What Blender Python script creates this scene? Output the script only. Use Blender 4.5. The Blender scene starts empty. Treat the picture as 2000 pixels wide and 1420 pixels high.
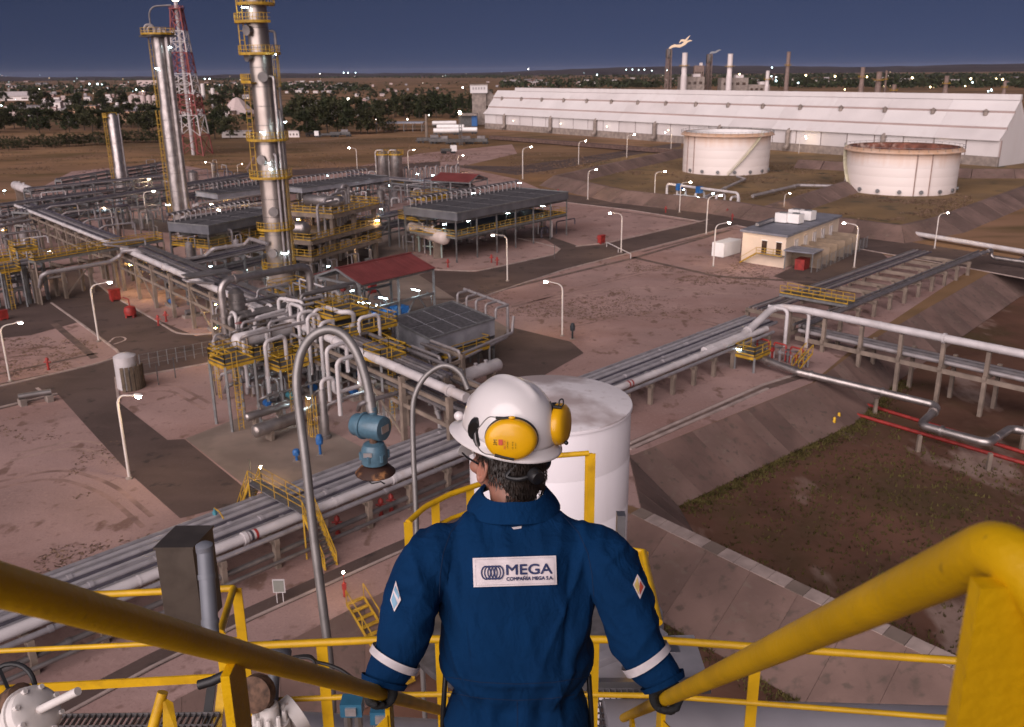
import bpy, bmesh, math, random
from math import sin, cos, tan, atan2, pi, radians as RAD
from mathutils import Vector as V, Matrix
from mathutils.geometry import delaunay_2d_cdt
random.seed(7)
S = bpy.context.scene
C = S.collection
# ---------------------------------------------------------------- camera
CAMH, FPX, PIT, ROL = 32.0, 1750.0, RAD(18.04), RAD(0.57)
cd = bpy.data.cameras.new('camera'); cam = bpy.data.objects.new('camera', cd); C.objects.link(cam)
cd.sensor_width = 36.0; cd.lens = 36.0*FPX/2000.0; cd.clip_start = 0.05; cd.clip_end = 40000
cam.matrix_world = Matrix.Translation((0, 0, CAMH)) @ Matrix.Rotation(pi/2-PIT, 4, 'X') @ Matrix.Rotation(-ROL, 4, 'Z')
cd.dof.use_dof = True; cd.dof.focus_distance = 2.6; cd.dof.aperture_fstop = 11
S.camera = cam
# ---------------------------------------------------------------- sky, sun, exposure
SUN_EL, SUN_AZ = RAD(22), RAD(205)          # low sun behind the viewer (azimuth clockwise from +Y)
w = bpy.data.worlds.new('World'); S.world = w; w.use_nodes = True
nt = w.node_tree; bg = nt.nodes['Background']
sky = nt.nodes.new('ShaderNodeTexSky'); sky.sky_type = 'NISHITA'; sky.sun_disc = False
sky.sun_elevation = SUN_EL; sky.sun_rotation = SUN_AZ; sky.altitude = 0; sky.air_density = 0.6; sky.dust_density = 0.0; sky.ozone_density = 10.0
tint = nt.nodes.new('ShaderNodeMix'); tint.data_type = 'RGBA'; tint.blend_type = 'MULTIPLY'; tint.inputs[0].default_value = 1.0
tint.inputs[7].default_value = (1.16, 0.475, 0.33, 1)
tco = nt.nodes.new('ShaderNodeTexCoord'); vad = nt.nodes.new('ShaderNodeVectorMath'); vad.operation = 'ADD'; vad.inputs[1].default_value = (0, 0, 0.22)   # thin the horizon glow: dusk sky is nearly even
vno = nt.nodes.new('ShaderNodeVectorMath'); vno.operation = 'NORMALIZE'
nt.links.new(tco.outputs['Generated'], vad.inputs[0]); nt.links.new(vad.outputs[0], vno.inputs[0]); nt.links.new(vno.outputs[0], sky.inputs[0])
nt.links.new(sky.outputs[0], tint.inputs[6]); nt.links.new(tint.outputs[2], bg.inputs[0])
bg.inputs[1].default_value = 0.052
sl = bpy.data.lights.new('sun', 'SUN'); so = bpy.data.objects.new('sun', sl); C.objects.link(so)
sl.energy = 3.7; sl.angle = RAD(80); sl.color = (1.0, 0.865, 0.85)
sd = V((sin(SUN_AZ)*cos(SUN_EL), cos(SUN_AZ)*cos(SUN_EL), sin(SUN_EL))).normalized()
so.rotation_euler = (-sd).to_track_quat('-Z', 'Y').to_euler()
S.view_settings.view_transform = 'Standard'; S.view_settings.look = 'None'; S.view_settings.gamma = 1.0
S.view_settings.exposure = 0.56
S.render.engine = 'CYCLES'; S.cycles.use_denoising = True; S.cycles.max_bounces = 5; S.cycles.diffuse_bounces = 2
S.cycles.glossy_bounces = 3; S.cycles.transmission_bounces = 3; S.cycles.volume_bounces = 0
S.cycles.sample_clamp_indirect = 4.0; S.cycles.caustics_reflective = False; S.cycles.caustics_refractive = False
# ---------------------------------------------------------------- pixel (2000x1420 photo) -> world
def ray(x, y):
    u = (x-1000)/FPX; v = -(y-710)/FPX
    u, v = u*cos(ROL)+v*sin(ROL), -u*sin(ROL)+v*cos(ROL)
    return V((u, cos(PIT)+v*sin(PIT), -sin(PIT)+v*cos(PIT)))
def G(x, y, z=0.0):                       # point where the sight line meets the level z
    d = ray(x, y); t = (z-CAMH)/d.z; return V((d.x*t, d.y*t, z))
def AY(x, y, Y):                          # point where the sight line meets the upright plane at distance Y
    d = ray(x, y); t = Y/d.y; return V((d.x*t, Y, CAMH+d.z*t))
def ZT(base, x, y): return AY(x, y, base.y).z     # height above base seen at pixel y
# ---------------------------------------------------------------- materials
MATS = {}
def M(name, col, rough=0.6, metal=0.0, var=0.18, sc=1.0, bump=0.0, bsc=None, col2=None, lo=0.35, hi=0.65, spec=0.5, det=5.0, emit=None, es=0.0, coat=0.0):
    if name in MATS: return MATS[name]
    m = bpy.data.materials.new(name); m.use_nodes = True; n = m.node_tree; b = n.nodes['Principled BSDF']
    b.inputs['Roughness'].default_value = rough; b.inputs['Metallic'].default_value = metal
    b.inputs['Specular IOR Level'].default_value = spec; b.inputs['Coat Weight'].default_value = coat
    if emit:
        b.inputs['Emission Color'].default_value = (*emit, 1); b.inputs['Emission Strength'].default_value = es
        b.inputs['Base Color'].default_value = (*col, 1)
        MATS[name] = m; return m
    g = n.nodes.new('ShaderNodeNewGeometry')
    t = n.nodes.new('ShaderNodeTexNoise'); t.inputs['Scale'].default_value = sc; t.inputs['Detail'].default_value = det
    n.links.new(g.outputs['Position'], t.inputs['Vector'])
    r = n.nodes.new('ShaderNodeValToRGB'); e = r.color_ramp.elements
    e[0].position = lo; e[1].position = hi
    e[0].color = (*[max(0, c*(1-var)) for c in col], 1)
    e[1].color = (*(col2 if col2 else [min(1, c*(1+var)) for c in col]), 1)
    n.links.new(t.outputs[0], r.inputs[0]); n.links.new(r.outputs[0], b.inputs['Base Color'])
    if bump:
        t2 = n.nodes.new('ShaderNodeTexNoise'); t2.inputs['Scale'].default_value = bsc or sc*6; t2.inputs['Detail'].default_value = 6
        n.links.new(g.outputs['Position'], t2.inputs['Vector'])
        bp = n.nodes.new('ShaderNodeBump'); bp.inputs['Strength'].default_value = bump; bp.inputs['Distance'].default_value = 0.05
        n.links.new(t2.outputs[0], bp.inputs['Height']); n.links.new(bp.outputs[0], b.inputs['Normal'])
    MATS[name] = m; return m
def over(m, col, sc, lo, hi, det=6.0, stretch=None, rough=None, seed=0.0, amount=1.0):
    """lay a second irregular tone (dirt, rust, wear) over a material's colour"""
    n = m.node_tree; b = n.nodes['Principled BSDF']; src = b.inputs['Base Color'].links[0].from_socket
    g = n.nodes.new('ShaderNodeNewGeometry'); mp = n.nodes.new('ShaderNodeMapping'); t = n.nodes.new('ShaderNodeTexNoise')
    t.inputs['Scale'].default_value = sc; t.inputs['Detail'].default_value = det
    mp.inputs['Location'].default_value = (seed, seed*2, 0)
    if stretch: mp.inputs['Scale'].default_value = stretch
    n.links.new(g.outputs['Position'], mp.inputs[0]); n.links.new(mp.outputs[0], t.inputs['Vector'])
    r = n.nodes.new('ShaderNodeMapRange'); r.inputs[1].default_value = lo; r.inputs[2].default_value = hi; r.inputs[4].default_value = amount
    n.links.new(t.outputs[0], r.inputs[0])
    mx = n.nodes.new('ShaderNodeMix'); mx.data_type = 'RGBA'; mx.inputs[7].default_value = (*col, 1)
    n.links.new(r.outputs[0], mx.inputs[0]); n.links.new(src, mx.inputs[6]); n.links.new(mx.outputs[2], b.inputs['Base Color'])
    return m
def lamp_mat(name, col, s, sample=True):
    m = M(name, (0.03, 0.03, 0.03), emit=col, es=s)
    if not sample: m.cycles.emission_sampling = 'NONE'
    return m
# ---------------------------------------------------------------- mesh builder
def fillet(pts, r, n=5):
    pts = [V(p) for p in pts]
    if r <= 0 or len(pts) < 3: return pts
    out = [pts[0]]
    for i in range(1, len(pts)-1):
        a, p, b = pts[i-1], pts[i], pts[i+1]
        u = (a-p); v = (b-p); lu, lv = u.length, v.length
        if lu < 1e-6 or lv < 1e-6: continue
        u /= lu; v /= lv; ang = u.angle(v)
        if ang > pi-0.05: out.append(p); continue
        t = min(r/max(tan(ang/2), 1e-3), lu*0.49, lv*0.49); rr = t*tan(ang/2)
        c = p+(u+v).normalized()*(rr/sin(ang/2)); s = p+u*t-c; e = p+v*t-c; tot = s.angle(e) if s.length > 0 and e.length > 0 else 0
        for k in range(n+1):
            f = k/n
            out.append(c+(s*sin((1-f)*tot)+e*sin(f*tot))/max(sin(tot), 1e-6))
    out.append(pts[-1]); return out
class MB:
    def __init__(s): s.v = []; s.f = []
    def add(s, vs, fs):
        o = len(s.v); s.v += [V(p) for p in vs]; s.f += [[i+o for i in f] for f in fs]; return s
    def hexa(s, p):            # 8 points: bottom 4 ccw, top 4
        return s.add(p, [(3,2,1,0),(4,5,6,7),(0,1,5,4),(1,2,6,5),(2,3,7,6),(3,0,4,7)])
    def box(s, c, size, ax=(1,0,0), az=(0,0,1)):
        c = V(c); x = V(ax).normalized(); z = V(az).normalized(); y = z.cross(x).normalized(); z = x.cross(y)
        a, b, d = size[0]/2, size[1]/2, size[2]/2
        return s.hexa([c-x*a-y*b-z*d, c+x*a-y*b-z*d, c+x*a+y*b-z*d, c-x*a+y*b-z*d, c-x*a-y*b+z*d, c+x*a-y*b+z*d, c+x*a+y*b+z*d, c-x*a+y*b+z*d])
    def beam(s, p, q, w, h=None, up=(0,0,1)):
        p, q = V(p), V(q); h = h or w; d = q-p; L = d.length; d /= L; u = V(up)
        if abs(d.dot(u)) > 0.99: u = V((1,0,0))
        y = u.cross(d).normalized()
        return s.box((p+q)/2, (L, w, h), d, d.cross(y))
    def ibeam(s, p, q, w, h):
        p, q = V(p), V(q); z = V((0,0,1))
        s.beam(p+z*(h*0.46), q+z*(h*0.46), w, h*0.08); s.beam(p-z*(h*0.46), q-z*(h*0.46), w, h*0.08); return s.beam(p, q, w*0.15, h*0.84)
    def rings(s, cs, seg=10, caps=True):   # cs: (centre, xaxis, yaxis) with axes scaled
        o = len(s.v)
        for c, x, y in cs:
            for k in range(seg):
                a = 2*pi*k/seg; s.v.append(V(c)+V(x)*cos(a)+V(y)*sin(a))
        n = len(cs)
        for i in range(n-1):
            for k in range(seg):
                k2 = (k+1) % seg; s.f.append([o+i*seg+k, o+i*seg+k2, o+(i+1)*seg+k2, o+(i+1)*seg+k])
        if caps:
            s.f.append([o+k for k in reversed(range(seg))]); s.f.append([o+(n-1)*seg+k for k in range(seg)])
        return s
    def tube(s, pts, r, seg=10, bend=0.0, caps=True, nb=5):
        P = fillet(pts, bend, nb) if bend else [V(p) for p in pts]
        rs = r if isinstance(r, (list, tuple)) else [r]*len(P)
        T = []
        for i in range(len(P)):
            a = P[max(i-1, 0)]; b = P[min(i+1, len(P)-1)]; T.append((b-a).normalized())
        up = V((0,0,1)) if abs(T[0].z) < 0.9 else V((1,0,0))
        x = up.cross(T[0]).normalized(); cs = []
        for i in range(len(P)):
            x = (x-T[i]*x.dot(T[i])).normalized(); y = T[i].cross(x); cs.append((P[i], x*rs[i], y*rs[i]))
        return s.rings(cs, seg, caps)
    def lathe(s, prof, c=(0,0,0), seg=20, axis=(0,0,1), caps=True):   # prof: (r, h)
        c = V(c); z = V(axis).normalized(); u = V((1,0,0)) if abs(z.x) < 0.9 else V((0,1,0)); x = u.cross(z).normalized(); y = z.cross(x)
        return s.rings([(c+z*h, x*max(r, 1e-4), y*max(r, 1e-4)) for r, h in prof], seg, caps)
    def ball(s, c, r, seg=10, n=6, sc=(1,1,1)):
        c = V(c); return s.rings([(c+V((0,0,-cos(pi*i/n)*r*sc[2])), V((max(sin(pi*i/n), 0.01)*r*sc[0],0,0)), V((0,max(sin(pi*i/n), 0.01)*r*sc[1],0))) for i in range(n+1)], seg)
    def poly(s, pts, z=None):
        pts = [V((p[0], p[1], z if z is not None else p[2])) for p in pts]; return s.add(pts, [list(range(len(pts)))])
    def slab(s, pts, z0, z1):
        n = len(pts); a = sum(pts[i][0]*pts[(i+1)%n][1]-pts[(i+1)%n][0]*pts[i][1] for i in range(n))
        if a < 0: pts = list(reversed(pts))
        vs = [V((p[0], p[1], z0)) for p in pts]+[V((p[0], p[1], z1)) for p in pts]
        return s.add(vs, [list(reversed(range(n))), list(range(n, 2*n))]+[[i, (i+1)%n, n+(i+1)%n, n+i] for i in range(n)])
    def mesh(s, name, origin=(0,0,0), smooth=True, ang=40):
        me = bpy.data.meshes.new(name); o = V(origin); me.from_pydata([p-o for p in s.v], [], s.f); me.update()
        if smooth:
            me.polygons.foreach_set('use_smooth', [True]*len(me.polygons))
            try: me.set_sharp_from_angle(angle=RAD(ang))
            except Exception: pass
        return me
    def build(s, name, mat, parent=None, smooth=True, ang=40, origin=None):
        if origin is None: origin = parent_origin(parent) if parent else (0,0,0)
        me = s.mesh(name, origin, smooth, ang); me.materials.append(mat)
        o = bpy.data.objects.new(name, me); C.objects.link(o)
        if parent: o.parent = parent
        elif any(origin): o.location = origin
        return o
def parent_origin(p):
    o = V((0,0,0))
    while p: o = o+p.location; p = p.parent
    return o
def tag(o, label, cat, group=None, kind=None):
    if label: o['label'] = label
    if cat: o['category'] = cat
    if group: o['group'] = group
    if kind: o['kind'] = kind
    return o
def thing(name, label, cat, loc=(0,0,0), group=None):
    o = bpy.data.objects.new(name, None); C.objects.link(o); o.location = V(loc); o.empty_display_size = 0.3
    return tag(o, label, cat, group)
def solo(mb, name, mat, label, cat, group=None, origin=None, **k):
    return tag(mb.build(name, mat, None, origin=origin if origin is not None else tuple(mb.v[0]), **k), label, cat, group)
def struct(mb, name, mat, parent=None, **k):
    o = mb.build(name, mat, parent, **k); o['kind'] = 'structure'; return o
def copy_tree(o, parent=None):
    c = o.copy(); C.objects.link(c); c.parent = parent
    for ch in o.children: copy_tree(ch, c)
    return c
def put(src, loc, rz=0, label=None, group=None, sc=1.0):
    r = copy_tree(src); r.location = loc; r.rotation_euler = (0, 0, rz); r.scale = (sc, sc, sc)
    if label: r['label'] = label
    if group: r['group'] = group
    return r
def lerp(a, b, t): return a+(b-a)*t
def pixline(pts, z=0): return [G(x, y, z) for x, y in pts]
# shared materials
YEL = M('yellow_paint', (0.62, 0.36, 0.008), 0.42, var=0.12, sc=6, bump=0.05)
over(YEL, (0.42, 0.23, 0.01), 9, 0.55, 0.72, amount=0.7)
YELP = M('yellow_paint_plant', (0.40, 0.235, 0.018), 0.55, var=0.25, sc=1.5)
GALV = M('galvanised_steel', (0.33, 0.32, 0.33), 0.42, 0.85, var=0.2, sc=3)
ALU = M('aluminium_cladding', (0.38, 0.345, 0.335), 0.40, 0.85, var=0.2, sc=0.9)
over(ALU, (0.24, 0.20, 0.185), 0.7, 0.5, 0.75, amount=0.8)
ALUD = M('dull_cladding', (0.22, 0.20, 0.195), 0.5, 0.7, var=0.2, sc=0.8)
PIPEG = M('grey_pipe', (0.17, 0.155, 0.16), 0.45, 0.35, var=0.2, sc=0.8)
PIPEL = M('light_grey_pipe', (0.28, 0.255, 0.26), 0.4, 0.2, var=0.12, sc=0.8)
PIPEW = M('white_pipe', (0.50, 0.465, 0.47), 0.45, var=0.12, sc=0.6)
PIPED = M('dark_pipe', (0.09, 0.08, 0.10), 0.5, 0.3, var=0.3, sc=0.8)
CONC = M('concrete', (0.25, 0.205, 0.18), 0.85, var=0.2, sc=0.6, bump=0.2)
CONCP = M('column_concrete', (0.20, 0.155, 0.125), 0.85, var=0.2, sc=0.8)
STEELD = M('dark_steel', (0.09, 0.085, 0.085), 0.55, 0.3, var=0.3, sc=1.5)
STEELG = M('grey_steel', (0.17, 0.17, 0.175), 0.5, 0.2, var=0.2, sc=1.5)
RED = M('red_paint', (0.26, 0.024, 0.02), 0.5, var=0.25, sc=2)
BLUE = M('blue_paint', (0.015, 0.10, 0.30), 0.5, var=0.2, sc=3)
TEAL = M('teal_paint', (0.06, 0.22, 0.27), 0.45, var=0.2, sc=8)
WHITE = M('white_paint', (0.78, 0.75, 0.74), 0.5, var=0.05, sc=0.5)
BLACK = M('black_rubber', (0.012, 0.012, 0.014), 0.5, var=0.3, sc=20)
L_WARM = lamp_mat('lamp_warm', (1.0, 0.72, 0.40), 260)
L_COOL = lamp_mat('lamp_cool', (0.72, 0.95, 1.0), 50)
L_AMB = lamp_mat('lamp_amber', (1.0, 0.60, 0.15), 160)

over(PIPEL, (.22, .175, .155), 1.3, .52, .72, amount=.7, seed=2); over(PIPEW, (.42, .35, .32), .8, .55, .74, amount=.7, seed=5); over(PIPEG, (.12, .095, .085), 1.5, .52, .72, amount=.6, seed=7); over(CONCP, (.13, .10, .08), .7, .5, .72, amount=.7, seed=3); over(CONC, (.14, .11, .095), .5, .5, .72, amount=.6, seed=3); over(YELP, (.25, .13, .03), 2.0, .56, .74, amount=.7, seed=4)
# ================================================================ GROUND
FLOOR = -3.0
GRAV = M('pink_gravel', (0.325, 0.215, 0.196), 0.95, var=0.14, sc=0.09, bump=0.5, bsc=2.2, spec=0.15)
over(GRAV, (0.26, 0.155, 0.135), 0.045, 0.48, 0.66, amount=0.9, stretch=(1, 1.6, 1))
over(GRAV, (0.44, 0.29, 0.265), 0.11, 0.55, 0.72, amount=0.6, seed=11)
over(GRAV, (0.145, 0.085, 0.065), 0.28, 0.60, 0.66, amount=0.75, seed=5, stretch=(1.7, 1, 1))
over(GRAV, (0.17, 0.10, 0.08), 0.9, 0.60, 0.70, amount=0.6, seed=15)
over(GRAV, (0.38, 0.26, 0.23), 3.0, 0.55, 0.70, amount=0.45, seed=3); over(GRAV, (0.15, 0.10, 0.08), 7.0, 0.55, 0.70, amount=0.4, seed=23)
FIELD = M('dry_grass', (0.225, 0.132, 0.072), 0.95, var=0.3, sc=0.02, bump=0.3, bsc=1.5, spec=0.1)
over(FIELD, (0.30, 0.175, 0.115), 0.012, 0.45, 0.7, seed=4)
over(FIELD, (0.105, 0.074, 0.034), 0.03, 0.50, 0.66, seed=9, stretch=(1, 3, 1), amount=0.8)
over(FIELD, (0.20, 0.12, 0.085), 0.004, 0.55, 0.7, seed=2, amount=0.6)
over(FIELD, (.085, .060, .036), .0035, .46, .62, seed=41, amount=.8, stretch=(1, 2.2, 1))
ASPH = M('asphalt', (0.088, 0.060, 0.053), 0.9, var=0.18, sc=0.12, bump=0.15, bsc=6, spec=0.25)
over(ASPH, (0.125, 0.085, 0.074), 0.12, 0.5, 0.72, amount=0.7, seed=8, stretch=(1, 2.5, 1)); over(ASPH, (.035, .028, .027), .5, .6, .68, amount=.7, seed=1); over(ASPH, (.13, .1, .09), 4, .58, .72, amount=.4, seed=2)
KERB = M('kerb_concrete', (0.34, 0.265, 0.24), 0.9, var=0.2, sc=0.7)
SLOPE = M('slope_concrete', (0.140, 0.088, 0.074), 0.9, var=0.25, sc=0.15, bump=0.3, bsc=4)
over(SLOPE, (0.12, 0.078, 0.062), 0.5, 0.5, 0.7, amount=0.8, seed=6)
DIRT = M('basin_dirt', (0.112, 0.056, 0.038), 0.95, var=0.3, sc=0.12, bump=0.5, bsc=2.5, spec=0.15)
over(DIRT, (0.070, 0.048, 0.024), 0.10, 0.48, 0.66, amount=0.9, seed=3)
over(DIRT, (0.27, 0.19, 0.16), 0.09, 0.58, 0.66, amount=0.85, seed=14, stretch=(2.2, 0.9, 1))
over(DIRT, (0.12, 0.068, 0.05), 1.5, 0.5, 0.75, amount=0.5, seed=19)
PAD = M('pad_concrete', (0.20, 0.15, 0.125), 0.85, var=0.2, sc=0.2, bump=0.15, bsc=4)
over(PAD, (0.15, 0.115, 0.095), 0.4, 0.5, 0.7, amount=0.8, seed=2)

A_dir = V((cos(RAD(46.5)), sin(RAD(46.5)), 0)); B_dir = V((cos(RAD(-50.5)), sin(RAD(-50.5)), 0))
# basin outline: corner points on top (z=0) and at the toe (z=FLOOR)
t0 = G(1228, 893)                     # top of the long slope where the white tank stands
tA = G(1590, 748)                     # its far corner
step = G(1690, 672)
tB = G(1930, 535)
n_in = V((A_dir.y, -A_dir.x, 0))      # points into the basin
RUN = 5.2
c0 = G(1236, 1003)                    # inner end of the dike crest
c1 = c0+B_dir*60
BASIN_FAR = 120
top = [c0+A_dir*1.0, t0, tA, step, tB, tB+A_dir*60, tB+A_dir*60+B_dir*BASIN_FAR, c0+B_dir*(BASIN_FAR)+A_dir*1.0]
inn = V((-B_dir.x, -B_dir.y, 0))
toe = [c0+A_dir*(1.0+RUN*0.8)+n_in*RUN*0.4, G(1268, 1000, FLOOR), G(1622, 806, FLOOR)]
toe = [c0+A_dir*3.6+n_in*4.0, t0+n_in*RUN+A_dir*0.0, tA+n_in*RUN-A_dir*1, step+n_in*RUN+A_dir*(-3), tB+n_in*RUN, tB+A_dir*55+n_in*RUN, tB+A_dir*55+B_dir*(BASIN_FAR-6), c0+B_dir*(BASIN_FAR-6)+A_dir*3.2]
# near basin (below the viewer's structure)
c0n = c0-A_dir*.2
nb_top = [c0n-B_dir*5.5, c0n+B_dir*BASIN_FAR, c0n+B_dir*BASIN_FAR-A_dir*75, c0n-B_dir*5.5-A_dir*75]
nb_toe = [c0n-A_dir*5.4-B_dir*.5, c0n-A_dir*5.4+B_dir*(BASIN_FAR-6), c0n+B_dir*(BASIN_FAR-6)-A_dir*70, c0n-B_dir*.5-A_dir*70]
toe = [V((p.x, p.y, FLOOR)) for p in toe]; nb_toe = [V((p.x, p.y, FLOOR)) for p in nb_toe]
def FL(p): return V((p.x, p.y, FLOOR))
def flat(p): return V((p[0], p[1]))
pts, edges, zz = [], [], []
def loop(ps, z):
    o = len(pts)
    for p in ps: pts.append(flat(p)); zz.append(z)
    n = len(ps)
    for i in range(n): edges.append((o+i, o+(i+1) % n))
RAD_G = 14000
loop([(RAD_G*cos(2*pi*k/48), RAD_G*sin(2*pi*k/48)) for k in range(48)], 0)
loop([(900*cos(2*pi*k/40), 900*sin(2*pi*k/40)) for k in range(40)], 0)
loop(top, 0); loop(toe, FLOOR); loop(nb_top, 0); loop(nb_toe, FLOOR)
cv, ce, cf, ov, oe, of = delaunay_2d_cdt(pts, edges, [], 0, 1e-4)
zmap = []
for i, v in enumerate(cv):
    zmap.append(zz[ov[i][0]] if ov[i] else 0)
def inside(p, poly):
    r = False; n = len(poly)
    for i in range(n):
        a, b = poly[i], poly[(i+1) % n]
        if (a[1] > p[1]) != (b[1] > p[1]) and p[0] < (b[0]-a[0])*(p[1]-a[1])/(b[1]-a[1])+a[0]: r = not r
    return r
gm = MB(); keep = []
for f in cf:
    c = sum((cv[i] for i in f), V((0, 0)))/len(f)
    k = 0
    if inside(c, top) or inside(c, nb_top):
        if inside(c, toe) or inside(c, nb_toe): k = 1
        else: k = 2
    keep.append((f, k))
gm.v = [V((v.x, v.y, z)) for v, z in zip(cv, zmap)]; gm.f = [list(f) for f, k in keep]
ground = struct(gm, 'ground', FIELD, smooth=False)
ground.data.materials.append(DIRT); ground.data.materials.append(SLOPE)
for pl, (f, k) in zip(ground.data.polygons, keep): pl.material_index = k
# concrete slope panels, one piece each, laid on the banks
def bank(a0, a1, b0, b1, n, name, label):
    e = bpy.data.objects.new(name, None); C.objects.link(e); e.location = a0; e['kind'] = 'structure'; e['label'] = label
    nn = (a1-a0).cross(b0-a0).normalized()
    if nn.z < 0: nn = -nn
    for i in range(n):
        gp = .012/(a1-a0).length; f0, f1 = i/n+gp, (i+1)/n-gp
        up = nn*(0.10+random.uniform(-0.012, 0.012)); dn = nn*-0.3
        q = [lerp(a0, a1, f0), lerp(a0, a1, f1), lerp(b0, b1, f1), lerp(b0, b1, f0)]
        m = MB().hexa([p+dn for p in q]+[p+up for p in q]); m.build('panel', SLOPES[random.randrange(3)], e, smooth=False)
    return e
SLOPES = [SLOPE, M('slope_concrete_pale', (0.158, 0.10, 0.084), 0.9, var=0.25, sc=0.2, bump=0.3, bsc=4), M('slope_concrete_dark', (0.135, 0.082, 0.068), 0.9, var=0.25, sc=0.2, bump=0.3, bsc=4)]
bank(top[1], top[2], toe[1], toe[2], 17, 'embankment', 'concrete panel slope below the pipe track beside the white tank')
bank(top[2], top[3], toe[2], toe[3], 6, 'embankment', 'short return of concrete slope under the raised pipe rack')
bank(top[3], top[4], toe[3], toe[4], 11, 'embankment', 'concrete panel slope below the road beyond the pipe rack')
bank(c0+A_dir*1.0, c0+B_dir*58+A_dir*1.0, toe[0], FL(c0+B_dir*58+A_dir*3.2), 16, 'embankment', 'far face of the dike crest sloping to the basin')
bank(c0n, c0n+B_dir*58, FL(c0n-A_dir*5.4), FL(c0n+B_dir*58-A_dir*5.4), 16, 'embankment', 'concrete near face of the dike below the landing')
bank(top[0], top[1], toe[0], toe[1], 3, 'embankment', 'corner slabs of the concrete slope at the white tank')
# crest of the dike: capping slabs
bank(c0n-B_dir*5.5-A_dir*62, c0n-B_dir*5.5, FL(c0n-B_dir*.5-A_dir*62), FL(c0n-B_dir*.5-A_dir*5.4), 20, 'embankment', 'concrete slope between the pipe track and the lower basin')
e = bpy.data.objects.new('dike_crest', None); C.objects.link(e); e.location = c0; e['kind'] = 'structure'
for i in range(44):
    a = c0n+B_dir*(i*1.35); b = a+B_dir*1.31; u = V((0, 0, 0.12+random.uniform(-.015, .015)))
    q = [a-A_dir*0.05, b-A_dir*0.05, b+A_dir*1.24, a+A_dir*1.24]
    MB().hexa([p-V((0, 0, .3)) for p in q]+[p+u for p in q]).build('capping_slab', KERB if i % 5 else PAD, e, smooth=False)
# ---------------------------------------------------------------- yards, roads, kerbs
LV = [0.0]
def sheet(px, mat, name, z=0.004, world=None):
    p = world or pixline(px)
    return struct(MB().poly([(q.x, q.y, z) for q in p]), name, mat, smooth=False)
sheet([(-120, 830), (-120, 470), (140, 335), (330, 318), (520, 352), (640, 336), (860, 318), (1010, 350), (1110, 392), (1400, 425), (1560, 470), (1860, 520), (1905, 520),
       (1680, 668), (1585, 748), (1228, 892)], GRAV, 'gravel_yard', world=[G(x, y) for x, y in ((-120, 830), (-120, 470), (140, 335), (330, 318), (520, 352), (640, 336), (860, 318), (1010, 350), (1110, 392), (1400, 425), (1560, 470), (1860, 520), (1905, 520), (1680, 668), (1585, 748), (1228, 892))]+[c0+A_dir*1.0, c0n-B_dir*5.5, c0n-B_dir*5.5-A_dir*62, c0n-B_dir*30-A_dir*70])
sheet([(820, 300), (1000, 282), (1010, 300), (880, 330), (760, 330), (700, 340), (640, 338)], GRAV, 'gravel_patch', 0.008)
KB = []
def road(px, name, z=0.012): return sheet(px, ASPH, name, z)
road([(1560, 400), (845, 560), (700, 620), (420, 700), (330, 690), (240, 735), (-40, 812), (-40, 752), (183, 712), (232, 692), (240, 680), (310, 660), (415, 655), (560, 610), (700, 570), (845, 527), (870, 533), (930, 530), (1075, 495), (1090, 488), (1060, 478), (1010, 465), (1060, 460), (1130, 480), (1190, 478), (1290, 452), (1370, 428)], 'access_road') if 0 else None
road([(845, 528), (930, 531), (1080, 498), (1190, 475), (1385, 430), (1440, 438), (1235, 492), (1100, 527), (850, 610), (700, 650), (428, 706), (240, 740), (-40, 810), (-40, 757), (183, 712), (240, 690), (330, 664), (428, 650), (700, 575)], 'access_road')
road([(1010, 463), (1062, 466), (1096, 486), (1080, 500), (1130, 490), (1190, 477), (1130, 481), (1075, 462)], 'service_road', 0.016)
road([(1080, 375), (1235, 398), (1400, 412), (1500, 425), (1640, 452), (1760, 470), (2080, 520), (2080, 560), (1900, 525), (1640, 480), (1440, 440), (1370, 432), (1235, 410), (1075, 392)], 'cross_road', 0.020)
road([(1510, 540), (1640, 478), (1720, 492), (1740, 510), (1640, 555), (1590, 562)], 'service_road', 0.024)
road([(95, 535), (150, 520), (215, 575), (300, 622), (395, 662), (335, 690), (240, 700), (228, 684), (165, 640), (100, 592)], 'side_road', 0.028)
road([(-40, 610), (100, 575), (170, 625), (60, 655), (-40, 665)], 'side_road', 0.032)
road([(112, 769), (226, 737), (232, 786), (327, 860), (360, 858), (465, 943), (500, 975), (352, 1013), (253, 925), (169, 833)], 'apron_or_shade_patch', 0.036)
road([(1000, 640), (1115, 668), (1140, 690), (1060, 735), (960, 740), (940, 690)], 'apron_or_shade_patch', 0.036)  # dark shadow area of the yard, put in as an asphalt coloured patch
road([(690, 498), (760, 505), (740, 530), (640, 520)], 'apron_or_shade_patch', 0.036)
road([(200, 425), (330, 430), (350, 470), (330, 455), (210, 445)], 'apron_or_shade_patch', 0.036)
sheet([(362, 857), (470, 815), (620, 830), (760, 900), (640, 960), (480, 950)], PAD, 'concrete_pad', 0.016)
sheet([(590, 540), (760, 500), (900, 590), (1010, 650), (960, 700), (700, 700), (560, 620)], PAD, 'concrete_pad', 0.014)
sheet([(420, 470), (700, 430), (860, 470), (640, 560), (470, 545)], PAD, 'concrete_pad', 0.010)
def strip(px, wdt, h, mat, name, z=0.0, group=None):
    P = pixline(px, 0); P = fillet(P, 4.0, 4); m = MB()
    for a, b in zip(P, P[1:]):
        d = (b-a); L = d.length
        if L < 0.05: continue
        d /= L; s = V((-d.y, d.x, 0))*wdt/2
        q = [a-s, b-s, b+s, a+s]
        m.hexa([V((p.x, p.y, z)) for p in q]+[V((p.x, p.y, z+h)) for p in q])
    return struct(m, name, mat, smooth=False)
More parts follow.
